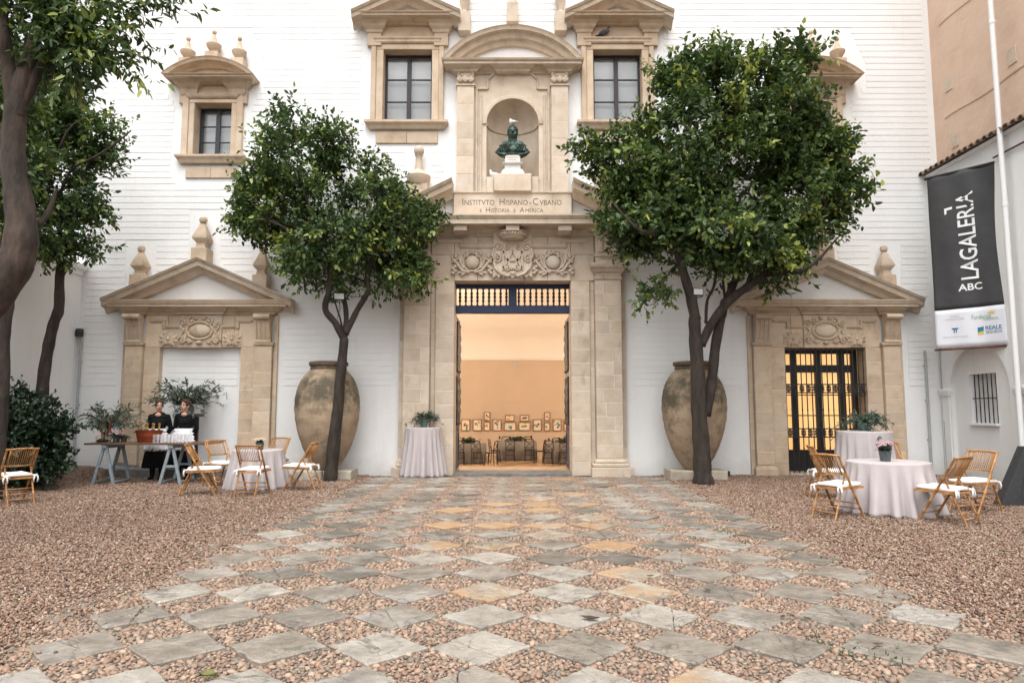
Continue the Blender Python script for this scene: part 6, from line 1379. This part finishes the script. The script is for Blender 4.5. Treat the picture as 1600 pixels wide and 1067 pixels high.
# copper tub with bottles
c = tpos(233, -.02); tb = thing('copper_tub', 'oval copper tub of bottles on the plank table', 'tub', tuple(c))
ov = lambda prof: [[(c.x + r * 1.35 * math.cos(a), c.y + r * .85 * math.sin(a), c.z + z) for a in (2 * PI * i / 32 for i in range(32))] for r, z in prof]
MB().rings(ov([(.16, 0), (.165, .01), (.185, .12), (.19, .13), (.188, .14), (.205, .23), (.212, .235), (.212, .248), (.198, .248), (.175, .10), (.1, .09)]), True, True).build('tub_body', 'copper', tb, smooth=True)
for s in (-1, 1): MB().tube([(c.x + s * .275, c.y - .05, c.z + .2), (c.x + s * .31, c.y - .04, c.z + .21), (c.x + s * .31, c.y + .04, c.z + .21), (c.x + s * .275, c.y + .05, c.z + .2)], .01, 6).build('handle', 'copper', tb)
for k, (dx, dy) in enumerate(((-.18, .0), (-.10, .05), (-.02, -.04), (.05, .04), (.10, -.03), (.19, .02))):
    t = thing('champagne_bottle', 'gold foiled bottle neck sticking out of the copper tub', 'bottle', (c.x + dx, c.y + dy, c.z + .10), group='bottles in the copper tub'); o = (c.x + dx, c.y + dy, c.z + .10)
    MB().lathe([(.04, 0), (.04, .12), (.02, .17), (.018, .18)], o, 12).build('glass_body', 'bottle_glass', t, smooth=True); MB().lathe([(.021, .16), (.019, .2), (.02, .25), (.024, .255), (.024, .285), (.015, .29)], o, 12).build('foil', 'gold_foil', t, smooth=True)
# glasses
gm = []; r = random.Random(4); x0_, x1_ = tpos(247).x, tpos(297).x
g0 = thing('glass_tumbler', 'clear stemless flute in the rows of glasses on the plank table', 'glass', (0, 0, 0), group='glasses on the bar table', local=True)
MB().lathe([(.018, 0), (.022, .004), (.030, .06), (.033, .13), (.034, .165), (.0325, .165), (.031, .12), (.027, .05), (.015, .02)], (0, 0, 0), 12).build('glass_body', 'glass_frost', g0, smooth=True); MB().lathe([(.026, .001), (.026, .006)], (0, 0, 0), 12).build('glass_base', 'white_fabric', g0)
for k in range(20):
    o = g0 if k == 0 else copy_tree(g0); o.location = (x0_ + (k % 10) * (x1_ - x0_) / 9, TY - .14 + (k // 10) * .17, ZT_)
# candelabra with orange candles
c = tpos(166, .05); cd = thing('candelabra', 'silver candelabra with three orange candles on the plank table', 'candelabra', tuple(c))
b = MB(); b.lathe([(.07, 0), (.07, .012), (.03, .03), (.014, .06), (.018, .12), (.012, .2), (.02, .24), (.012, .3)], tuple(c), 12)
for s in (-1, 1): b.tube([(c.x, c.y, c.z + .2), (c.x + s * .06, c.y, c.z + .18), (c.x + s * .09, c.y, c.z + .23), (c.x + s * .09, c.y, c.z + .29)], .009, 6)
for dx in (-.09, 0, .09): b.lathe([(.012, .28), (.028, .3), (.028, .315), (.014, .32)], (c.x + dx, c.y, c.z), 10)
b.build('stand', 'silver', cd, smooth=True)
for dx, h in ((-.09, .26), (0, .28), (.09, .27)): MB().lathe([(.018, .3), (.0175, .3 + h), (.010, .305 + h), (.003, .315 + h)], (c.x + dx, c.y - .001, c.z), 10).build('candle', 'candle_wax', cd, smooth=True)
for i, (dx, dy, hh) in enumerate(((-.02, -.12, .23), (.12, -.10, .26))):
    o = (c.x + dx, c.y + dy, c.z); t = thing('taper_candle', ('short' if i == 0 else 'tall') + ' orange pillar candle standing beside the silver candelabra', 'candle', o); MB().lathe([(.035, 0), (.035, .01), (.012, .02), (.012, .13), (.022, .14), (.022, .15)], o, 10).build('holder', 'silver', t, smooth=True); MB().lathe([(.017, .15), (.016, .15 + hh), (.004, .16 + hh)], o, 10).build('candle', 'candle_wax', t, smooth=True)
c = tpos(182, -.02); t = potted('flower_pot', 'bunch of pink and cream flowers in a dark pot on the plank table', tuple(c), .11, .07, 'pot_dark', 24, .16, 21, leafL=.05, leafW=.5, up=.9, droop=.5, m='bush_leaf', nl=10); flowers(t, (c.x, c.y, c.z + .14), 34, .14, 3, 'petal_pink', .8); flowers(t, (c.x - .08, c.y - .05, c.z + .05), 16, .10, 4, 'petal_cream', .6)
c = tpos(194, .03); potted('flower_pot', 'small brown pot with trailing leaves beside the copper tub', tuple(c), .12, .06, 'dark_wood', 14, .16, 22, leafL=.04, leafW=.5, up=.7, droop=.7, m='bush_leaf', nl=8)
c = tpos(158, -.08); t = potted('flower_pot', 'low bowl of dried ochre blooms at the end of the plank table', tuple(c), .05, .07, 'dark_wood', 14, .13, 23, leafL=.04, leafW=.5, up=.5, droop=.7, m='bush_leaf', nl=8); flowers(t, (c.x, c.y, c.z + .06), 14, .10, 5, 'petal_orange', .8)
# big olive branches behind
c = tpos(168, .16); t = thing('olive_arrangement', 'tall airy olive branches in a dark vase on the plank table', 'plant', tuple(c)); MB().lathe([(.06, 0), (.09, .08), (.08, .2), (.05, .26), (.06, .28)], tuple(c), 16).build('vase', 'pot_dark', t, smooth=True); spray(t, (c.x, c.y, c.z + .26), 46, .88, 31, leafL=.13, leafW=.25, spread=.8, up=1.2, droop=.35, nl=16)
# pedestal + olive branches behind the women
pc = Vector((PX(294, 690, 15.48), 15.48, .20)); ps = thing('plant_stand', 'tall dark wooden pedestal standing behind the women', 'stand', tuple(pc))
for sx in (-1, 1):
    for sy in (-1, 1): MB().box(pc.x + sx * .13 - .03, pc.x + sx * .13 + .03, pc.y + sy * .12 - .03, pc.y + sy * .12 + .03, .2, 1.34).build('post', 'dark_wood', ps)
MB().cbox(pc.x - .24, pc.x + .24, pc.y - .2, pc.y + .2, 1.34, 1.41, .01).build('pedestal_top', 'dark_wood', ps); MB().cbox(pc.x - .16, pc.x + .16, pc.y - .15, pc.y + .15, .5, .54, .005).build('lower_shelf', 'dark_wood', ps)
t = thing('olive_arrangement', 'large spreading olive branches on the wooden pedestal behind the women', 'plant', (pc.x, pc.y, 1.41)); MB().lathe([(.07, 0), (.10, .06), (.09, .16), (.07, .18)], (pc.x, pc.y, 1.412), 16).build('vase', 'pot_dark', t, smooth=True); spray(t, (pc.x - .02, pc.y - .02, 1.57), 64, 1.05, 33, leafL=.13, leafW=.25, spread=.85, up=1.05, droop=.36, nl=19, bias=(0, .16, .1))
# ================================================================== PEOPLE
def remesh(ob, vox, sm=4):
    m_ = ob.modifiers.new('skin', 'REMESH'); m_.mode = 'VOXEL'; m_.voxel_size = vox; m_.use_smooth_shade = True
    s_ = ob.modifiers.new('soft', 'SMOOTH'); s_.iterations = sm; s_.factor = .5; return ob
def capsule(b, pts, rad, n=12):
    b.tube(pts, rad, n)
    for p_, r_ in zip(pts, rad): b.ell(p_, (r_, r_, r_), n, 8)
def woman(x, y, rot, head_turn, label, seed, H=1.68):
    t = thing('person', label, 'person', (x, y, gz(x, y) + .01), rot, local=True); k = H / 1.68; S3 = lambda *v: Vector(v) * k    # faces -y
    b = MB(); hc = S3(0, -.01, 1.555); Rt = Matrix.Rotation(head_turn, 3, 'Z'); hp = lambda dx, dy, dz: hc + Rt @ Vector((dx, dy, dz)) * k
    b.ell(hp(0, .012, .035), (.074 * k, .094 * k, .088 * k), 20, 14, Rt); b.ell(hp(0, -.028, -.035), (.056 * k, .062 * k, .080 * k), 18, 12, Rt); b.ell(hp(0, -.045, -.095), (.028 * k, .030 * k, .024 * k), 12, 8, Rt)   # skull, face, chin
    b.tube([hp(0, -.080, .010), hp(0, -.100, -.025), hp(0, -.104, -.034)], [.010 * k, .014 * k, .013 * k], 8); b.ell(hp(0, -.098, -.036), (.017 * k, .013 * k, .010 * k), 8, 6, Rt)  # nose
    for s in (-1, 1): b.ell(hp(s * .074, .012, -.02), (.011 * k, .022 * k, .032 * k), 8, 8, Rt); b.ell(hp(s * .035, -.058, -.03), (.024 * k, .022 * k, .022 * k), 8, 8, Rt)   # ears, cheeks
    b.tube([hp(-.045, -.076, .020), hp(0, -.086, .022), hp(.045, -.076, .020)], [.010 * k, .012 * k, .010 * k], 8)          # brow ridge
    capsule(b, [hp(0, .015, -.06), S3(0, .015, 1.42), S3(0, .02, 1.34)], [.050 * k, .048 * k, .058 * k])
    for zc, rx, ry in ((1.32, .155, .085), (1.24, .165, .105), (1.14, .145, .10), (1.04, .125, .09), (.95, .155, .105), (.87, .175, .115)): b.ell(S3(0, .015, zc), (rx * k, ry * k, .10 * k), 20, 10)
    b.ell(S3(0, -.050, 1.362), (.066 * k, .044 * k, .052 * k), 14, 8)
    arms = {}
    for s in (-1, 1):
        sh, el, wr = S3(s * .165, .02, 1.325), S3(s * .225, .075, 1.075), S3(s * .10, .155, .885); arms[s] = (sh, el, wr)
        capsule(b, [sh, sh.lerp(el, .5), el, el.lerp(wr, .5), wr], [.050 * k, .044 * k, .038 * k, .035 * k, .026 * k])
        b.ell(wr + S3(-s * .04, .015, -.03), (.045 * k, .018 * k, .032 * k), 12, 8)
        for f in range(4):       # clasped fingers behind the back
            o = wr + S3(-s * .06, .015, -.012 - f * .013); capsule(b, [o, o + S3(-s * .03, .012, -.006), o + S3(-s * .045, -.004, -.012)], [.0095 * k, .009 * k, .008 * k], 8)
        o = wr + S3(-s * .02, .02, .0); capsule(b, [o, o + S3(-s * .03, .012, .014), o + S3(-s * .05, .01, .012)], [.011 * k, .010 * k, .009 * k], 8)
        capsule(b, [S3(s * .085, .01, .86), S3(s * .09, .0, .48), S3(s * .09, .02, .32), S3(s * .09, .03, .09)], [.085 * k, .055 * k, .055 * k, .036 * k])
        b.ell(S3(s * .095, -.03, .035), (.042 * k, .105 * k, .035 * k), 12, 8)
    bd = remesh(b.build('body', 'skin', t), .009, 3)
    for s in (-1, 1):
        MB().ell(hp(s * .031, -.0775, .004), (.013 * k, .007 * k, .0065 * k), 10, 6, Rt).build('eye', 'eye_dark', bd); MB().tube([hp(s * .014, -.088, .026), hp(s * .032, -.086, .031), hp(s * .050, -.074, .024)], [.004 * k] * 3, 6).build('eyebrow', 'hair', bd)
    b = MB(); b.ell(hp(0, -.0895, -.066), (.022 * k, .007 * k, .0075 * k), 10, 6, Rt); b.build('mouth', 'lips', bd)
    b = MB(); b.ell(hp(0, .030, .050), (.083 * k, .095 * k, .088 * k), 20, 14, Rt); b.ell(hp(0, .115, .03), (.045 * k, .042 * k, .045 * k), 14, 10, Rt)
    for s in (-1, 1): b.ell(hp(s * .062, .0, .03), (.022 * k, .06 * k, .055 * k), 12, 8, Rt); b.ell(hp(s * .035, -.048, .085), (.04 * k, .035 * k, .028 * k), 12, 8, Rt)
    remesh(b.build('hair', 'hair', t), .009, 3)
    # black long-sleeved top
    b = MB()
    for zc, rx, ry in ((1.345, .150, .078), (1.31, .172, .104), (1.24, .176, .118), (1.20, .165, .128), (1.14, .157, .112), (1.04, .138, .102), (.96, .165, .115)): b.ell(S3(0, .015, zc), (rx * k, ry * k, .09 * k), 20, 10)
    for s in (-1, 1):
        sh, el, wr = arms[s]; capsule(b, [sh, sh.lerp(el, .3), sh.lerp(el, .7), el, el.lerp(wr, .5), el.lerp(wr, .93)], [.060 * k, .057 * k, .053 * k, .049 * k, .045 * k, .037 * k])
    remesh(b.build('top', 'black_fabric', t), .011, 2)
    rr = random.Random(seed); ph = rr.uniform(0, 6)     # long skirt
    b = MB(); n = 72; rs = []
    for zz, rx, ry, f in ((1.0, .138, .105, 0), (.95, .165, .125, .004), (.85, .195, .155, .008), (.65, .225, .19, .016), (.45, .25, .215, .024), (.26, .27, .235, .03), (.25, .255, .22, .03)):
        rs.append([((rx + f * math.sin(11 * a + ph + zz)) * k * math.cos(a), .015 * k + (ry + f * math.sin(11 * a + ph + zz)) * k * math.sin(a), zz * k) for a in (2 * PI * i / n for i in range(n))])
    b.rings(rs, True, False).build('skirt', 'black_fabric', t, smooth='all')
    b = MB(); rs = []; m_ = 28     # white half apron with ruffled sides
    for j in range(15):
        u = j / 14; zz = 1.07 - .46 * u; rx, ry = (.148 + .085 * min(1, u * 1.6)), (.125 + .07 * min(1, u * 1.6)); r_ = []
        for i in range(m_ + 1):
            v = i / m_; a = -PI / 2 + (v - .5) * 2.25; edge = max(0, abs(v - .5) * 2 - .82) / .18; wv = .010 * math.sin(v * 40 + ph) * u + edge * .035 * (1 + math.sin(j * 2.6))
            r_.append(((rx + .012 + wv) * k * math.cos(a), .015 * k + (ry + .012 + wv) * k * math.sin(a), zz * k + (.01 * math.cos(v * 30) if j == 14 else 0)))
        rs.append(r_)
    ap = b.rings(rs, False, False, closed=False).build('apron', 'white_fabric', t, smooth='all'); md_ = ap.modifiers.new('t', 'SOLIDIFY'); md_.thickness = .004
    b = MB(); b.tube([((.152) * k * math.cos(a), .015 * k + .118 * k * math.sin(a), 1.055 * k) for a in (2 * PI * i / 32 for i in range(33))], .016 * k, 6); b.build('apron_band', 'white_fabric', t)
    for s in (-1, 1):
        MB().tube([S3(s * .09, .0, .46), S3(s * .09, .02, .32), S3(s * .09, .03, .08)], [.064 * k, .062 * k, .045 * k], 14).build('stocking', 'black_fabric', t, smooth='all')
        b = MB(); b.ell(S3(s * .095, -.04, .035), (.047 * k, .118 * k, .040 * k), 14, 8); b.ell(S3(s * .09, .03, .09), (.046 * k, .05 * k, .07 * k), 12, 8); remesh(b.build('shoe', 'black_fabric', t), .01, 2)
    return t
w1 = G(247, 747); w2 = G(285, 745)
woman(PX(246, 700, 14.86), 14.86, R(8), R(22), 'woman in black with white apron behind the copper tub, hands behind her back', 1, 1.70)
woman(PX(287, 700, 14.9), 14.9, R(4), R(-24), 'woman in black with white apron beside the wooden pedestal, head turned aside', 2, 1.71)
# ================================================================== BUST, PIGEONS
bz = NZ0 + .14; bc = Vector((XCM, AF + .02, bz)); bu = thing('bronze_bust', 'green bronze bust of a robed man on a marble pedestal in the niche', 'bust', tuple(bc))
HB = PZ(198, AF) - bz
b = MB(); 
b.cornice(bc.x - .22, bc.x + .22, bc.y - .16, bc.y + .22, [(.05, bz), (.05, bz + .05), (.03, bz + .07), (0, bz + .13)]); b.cornice(bc.x - .19, bc.x + .19, bc.y - .13, bc.y + .2, [(0, bz + .13), (0, bz + .24), (.04, bz + .27), (.05, bz + .30)]); b.cornice(bc.x - .18, bc.x + .18, bc.y - .14, bc.y + .2, [(0, bz + .302), (0, bz + .48)]); b.build('pedestal', 'marble', bu)
b = MB(); zz = bz + .48
for (dx, dz, r) in ((0, 0, 0),): pass
b.ell((bc.x, bc.y + .03, zz + .14), (.40, .20, .17), 24, 12); b.ell((bc.x, bc.y + .03, zz + .26), (.31, .17, .14), 24, 12); b.ell((bc.x, bc.y, zz + .05), (.30, .15, .10), 20, 10)
for s in (-1, 1):
    b.ell((bc.x + s * .14, bc.y - .08, zz + .24), (.15, .10, .13), 16, 10)
    for kk in range(4): b.tube([(bc.x + s * (.05 + .06 * kk), bc.y - .10 + .02 * kk, zz + .38 - .03 * kk), (bc.x + s * (.16 + .05 * kk), bc.y - .20 + .03 * kk, zz + .25), (bc.x + s * (.06 + .07 * kk), bc.y - .18 + .02 * kk, zz + .10)], .022, 6)
    b.tube([(bc.x + s * .40, bc.y + .02, zz + .13), (bc.x + s * .33, bc.y - .12, zz + .05), (bc.x + s * .15, bc.y - .15, zz + .0)], .03, 6)
b.tube([(bc.x, bc.y + .02, zz + .30), (bc.x, bc.y - .01, zz + .50)], [.125, .105], 14)
hcx = (bc.x, bc.y - .03, zz + .58); b.ell(hcx, (.125, .145, .18), 20, 14); b.ell((hcx[0], hcx[1] + .02, hcx[2] + .05), (.132, .15, .14), 20, 14); b.ell((hcx[0], hcx[1] - .06, hcx[2] - .10), (.075, .07, .07), 14, 10)
b.tube([(hcx[0], hcx[1] - .13, hcx[2] + .03), (hcx[0], hcx[1] - .175, hcx[2] - .04)], [.014, .026], 8); b.tube([(hcx[0] - .08, hcx[1] - .115, hcx[2] + .045), (hcx[0], hcx[1] - .14, hcx[2] + .04), (hcx[0] + .08, hcx[1] - .115, hcx[2] + .045)], .02, 8); b.tube([(hcx[0] - .04, hcx[1] - .135, hcx[2] - .085), (hcx[0] + .04, hcx[1] - .135, hcx[2] - .085)], .014, 8)
for s in (-1, 1): b.ell((hcx[0] + s * .115, hcx[1] + .01, hcx[2] - .01), (.018, .035, .05), 8, 8); b.ell((hcx[0] + s * .06, hcx[1] - .10, hcx[2] - .05), (.035, .04, .04), 8, 8)
remesh(b.build('bust_figure', 'bronze', bu), .012, 2)
b = MB()
for r_ in range(2):
    for k in range(9 - 2 * r_): x = bc.x - .13 + .015 * r_ * 2 + k * .031; b.box(x, x + .017 + .005 * (k % 2), bc.y - .143, bc.y - .139, bz + .41 - .06 * r_, bz + .435 - .06 * r_)
b.build('worn_inscription', 'stone_worn', bu)
def pigeon(x, y, z, rot, m, label):
    t = thing('pigeon', label, 'bird', (x, y, z), rot, local=True); b = MB()
    tl = Matrix.Rotation(R(-18), 3, 'Y'); b.ell((0, 0, .095), (.115, .06, .062), 16, 10, tl); b.ell((.07, 0, .125), (.055, .05, .055), 12, 8); b.tube([(.075, 0, .13), (.095, 0, .175), (.10, 0, .20)], [.042, .03, .027], 10); b.ell((.105, 0, .21), (.033, .026, .028), 12, 8)
    b.tube([(.13, 0, .208), (.155, 0, .20)], [.010, .004], 6); b.rings([[(-.07, -.035, .085), (-.07, .035, .085), (-.07, .03, .065), (-.07, -.03, .065)], [(-.22, -.04, .045), (-.22, .04, .045), (-.22, .04, .035), (-.22, -.04, .035)]])
    for s in (-1, 1): b.ell((-.03, s * .052, .10), (.11, .014, .04), 12, 8, tl)
    remesh(b.build('body', m, t), .007, 2)
    for s in (-1, 1): MB().tube([(.01, s * .022, .05), (.015, s * .022, .005), (.04, s * .022, .003)], .005, 6).build('leg', 'petal_orange', t)
pigeon(hcx[0] + .0, hcx[1] + .02, hcx[2] + .175, R(120), 'pigeon_white', 'white pigeon perched on the head of the bronze bust')
pigeon(XCM - .43, AF + .06, NZ0 + .10, R(165), 'pigeon_white', 'white pigeon sitting at the foot of the bust in the niche')
xw = XCM + UWX * -1; pigeon(PX(944, 50, Y0 - .12), Y0 - .145, UZ1 + .285, R(-20), 'pigeon_dark', 'dark grey pigeon on the moulding above an upper window')
# ================================================================== FLOODLIGHTS IN THE TREES
def flood(px, py, y, rot, label):
    c = P(px, py, y); t = thing('floodlight', label, 'floodlight', tuple(c), rot, local=True)
    MB().cbox(-.12, .12, -.03, .05, -.07, .09, .015).build('housing', 'black_iron', t); MB().box(-.10, .10, -.034, -.031, -.05, .07).build('lens', 'lamp_glass', t); MB().tube([(-.13, .02, .0), (-.13, .08, -.08), (0, .14, -.10), (.13, .08, -.08), (.13, .02, 0)], .01, 6).build('bracket', 'black_iron', t)
    b = MB(); b.tube([(0, .05, -.06), (.02, .06, -.25), (-.04, .06, -.45), (.02, .06, -.6)], .007, 5); b.build('cable', 'black_iron', t)
d1 = G(515, 752).y; d2 = G(1099, 757).y
flood(530, 464, d1 - .06, R(10), 'black floodlight strapped in the fork of the slender tree'); flood(1090, 457, d2 - .12, R(12), 'black floodlight strapped in the fork of the broad tree')
# ================================================================== HALL TABLES AND CHAIRS
def hall_chair():
    t = thing('crossback_chair', '', 'chair', (0, 0, 0), group='cross-back chairs in the hall', local=True)
    MB().lathe([(.19, .44), (.21, .45), (.21, .475), (.19, .48)], (0, 0, 0), 16).build('seat', 'hall_chair', t)
    for s in (-1, 1): MB().tube([(s * .16, .16, .45), (s * .19, .19, 0)], .017, 6).build('leg', 'hall_chair', t); MB().tube([(s * .17, -.20, 0), (s * .17, -.17, .45), (s * .18, -.20, .7), (s * .165, -.23, .88)], .017, 6).build('leg', 'hall_chair', t)
    MB().tube([(-.165, -.23, .87), (-.08, -.25, .895), (.08, -.25, .895), (.165, -.23, .87)], .02, 6).build('top_rail', 'hall_chair', t)
    b = MB()
    for s in (-1, 1): b.tube([(s * .165, -.225, .84), (0, -.235, .70), (-s * .165, -.19, .54)], .013, 6)
    b.build('cross_back', 'hall_chair', t); MB().tube([(-.17, -.19, .55), (.17, -.19, .55)], .012, 6).build('back_rail', 'hall_chair', t); MB().tube([(-.17, .17, .22), (.17, .17, .22)], .011, 6).build('stretcher', 'hall_chair', t)
    return t
hc0 = hall_chair(); hn = [0]
def hall_seat(px, y, face, label):
    o = hc0 if hn[0] == 0 else copy_tree(hc0); hn[0] += 1; o.location = (PX(px, 690, y), y, FZ); o.rotation_euler = (0, 0, face - PI / 2); o['label'] = label
def hall_table(px0, px1, y, label, seed, desc):
    x0, x1 = PX(px0, 690, y), PX(px1, 690, y); t = thing('banquet_table', label, 'table', ((x0 + x1) / 2, y, FZ)); b = MB(); h = .76; n = 90; rs = []; cx, cy = (x0 + x1) / 2, y + .45
    def ring(z, f, s_=1):
        out = []
        for i in range(n):
            a = 2 * PI * i / n; ca, sa = math.cos(a), math.sin(a); e = .35; w_ = f * math.sin(19 * a + seed)
            out.append((cx + s_ * ((x1 - x0) / 2 + w_) * math.copysign(abs(ca) ** e, ca), cy + s_ * (.45 + w_) * math.copysign(abs(sa) ** e, sa), FZ + z))
        return out
    rs = [ring(h + .002, 0, .02), ring(h, 0, .98), ring(h - .01, 0), ring(h * .6, .015), ring(h * .3, .03), ring(.03, .045)]
    b.rings(rs, True, False).build('tablecloth', 'hall_cloth', t, smooth='all'); MB().box(x0 + .1, x1 - .1, cy - .3, cy + .3, FZ + h - .05, FZ + h - .01).build('table_top', 'dark_wood', t)
    r = random.Random(seed)
    for k in range(int((x1 - x0) / .22)):
        x = x0 + .12 + k * .22; dy = r.choice((.12, .2, .7)); o = (x, y + dy, FZ + h + .003); tt = thing('wine_glass', 'stemmed glass standing on the cloth of ' + desc, 'glass', o, group='glasses in the hall'); MB().lathe([(.035, 0), (.005, .01), (.005, .09), (.035, .13), (.038, .18), (.03, .21)], o, 8).build('glass', 'glass_clear' if k % 2 else 'bottle_glass', tt)
    c = (cx, cy, FZ + h); f = thing('centrepiece', 'low dark leafy centrepiece on ' + desc, 'plant', c); MB().lathe([(.08, 0), (.11, .05), (.1, .1)], c, 12).build('bowl', 'pot_dark', f); spray(f, (cx, cy, FZ + h + .08), 30, .42, seed + 60, leafL=.10, leafW=.4, up=.5, droop=.45, m='bush_leaf', nl=14)
hall_table(700, 759, 26.6, 'hall table with grey cloth beside the lit spotlight jamb', 1, 'the hall table beside the spotlight'); hall_table(776, 839, 28.2, 'middle hall table with grey cloth straight behind the doorway', 2, 'the middle hall table'); hall_table(853, 915, 26.6, 'hall table with grey cloth beside the black side board', 3, 'the hall table at the shaded jamb')
hall_seat(718, 26.35, R(90), 'dark cross-back chair at the spotlight-side hall table, half cut by the jamb'); hall_seat(745, 26.35, R(80), 'dark cross-back chair at the inner end of the spotlight-side hall table'); hall_seat(767, 26.0, R(160), 'dark chair standing in the aisle beside the spotlight-side hall table'); hall_seat(773, 27.3, R(15), 'dark chair at the aisle end of the middle hall table facing the spotlight side'.replace('facing the spotlight side', 'near the spotlight side'))
hall_seat(797, 27.95, R(90), 'dark cross-back chair at the middle hall table before the low flowers'); hall_seat(827, 27.95, R(88), 'dark cross-back chair at the middle hall table beside the aisle of standing chairs'); hall_seat(843, 26.9, R(165), 'dark chair in the aisle between the middle and shaded-jamb hall tables'); hall_seat(856, 26.3, R(95), 'dark cross-back chair at the inner end of the shaded-jamb hall table'); hall_seat(881, 26.35, R(92), 'dark cross-back chair at the shaded-jamb hall table, half cut by the jamb')
for px, y, a in ((735, 28.0, 'spotlight-side'), (790, 29.6, 'middle'), (825, 29.6, 'middle'), (870, 28.0, 'shaded-jamb')): hall_seat(px, y, R(-90), 'dark cross-back chair on the far side of the %s hall table' % a)
# small vent on the hall end wall
c = P(804, 569, HY1); vt = thing('wall_vent', 'small grey vent high on the hall end wall', 'vent', tuple(c)); MB().box(c.x - .09, c.x + .09, HY1 - .02, HY1 - .001, c.z - .07, c.z + .07).build('vent_frame', 'grey_pipe', vt)
for k in range(4): MB().box(c.x - .075, c.x + .075, HY1 - .028, HY1 - .02, c.z - .05 + k * .03, c.z - .04 + k * .03).build('slat', 'print_grey', vt)
# ================================================================== LITTER ON THE PAVING
lr = random.Random(9)
for px, py, what in ((922, 968, 'curled dark leaf on the paving next to an ochre slab'), (1106, 923, 'small dark seed pod on a grey slab'), (1223, 965, 'small seed pod on the slabs near the gravel edge'), (1262, 968, 'tiny seed pod beside another near the gravel edge'), (1372, 1008, 'reddish seed pod on a large grey slab'), (1016, 901, 'small leaf scrap on a grey slab')):
    q = G(px, py, .03); a = lr.uniform(0, 6); b = MB(); s = .045 if py == 968 and px < 1000 else .022
    rs = [[(q.x + s * 1.6 * u * math.cos(a) - s * wv * math.sin(a), q.y + s * 1.6 * u * math.sin(a) + s * wv * math.cos(a), .036 + s * (.5 * wv * wv * 1.2 + .4 * u * u)) for wv in (-.7 * (1 - u * u), 0, .7 * (1 - u * u))] for u in (-.98, -.5, 0, .5, .98)]
    b.rings(rs, False, False, closed=False); o = b.build('fallen_leaf', 'dead_leaf', smooth='all'); md = o.modifiers.new('t', 'SOLIDIFY'); md.thickness = .004; tag(o, what, 'leaf')
q = G(325, 1057, .03); b = MB(); b.rings([[(q.x + .05 * u, q.y + wv * .04 * (1 - u * u), .035 + .02 * abs(wv)) for wv in (-1, 0, 1)] for u in (-.98, -.4, .2, .98)], False, False, closed=False); M['green_leaf'] = mat('green_leaf', (.10, .12, .03), (.2, .2, .06), scale=20); o = b.build('fallen_leaf', 'green_leaf', smooth='all'); o.modifiers.new('t', 'SOLIDIFY').thickness = .003; tag(o, 'yellow green fallen leaf on the pebbles', 'leaf')
# tufts of weed in the paving joints
M['weed'] = M['bush_leaf']; wr = np.random.default_rng(77); PPp = []; 
spots = [G(1150, 838), G(1130, 832), G(1165, 850), G(740, 853), G(812, 846), G(1090, 845), G(1290, 1005), G(1380, 1030), G(770, 852), G(1310, 1020)]
for s_ in spots:
    k = 26; PPp.append(np.stack([s_.x + wr.normal(0, .09, k), s_.y + wr.normal(0, .09, k), np.full(k, .012)], 1))
PPp = np.concatenate(PPp); n_ = len(PPp); o = leaf_mesh('weed_tufts', PPp, unit(wr.normal(0, .7, (n_, 3)) + np.array([0, 0, .8])), unit(wr.normal(0, 1, (n_, 3))), wr.uniform(.02, .05, n_), wr.uniform(.008, .016, n_), wr.uniform(.6, 1, n_), 'bush_leaf', None); tag(o, 'small green weeds growing in the paving joints', 'weeds', kind='stuff')
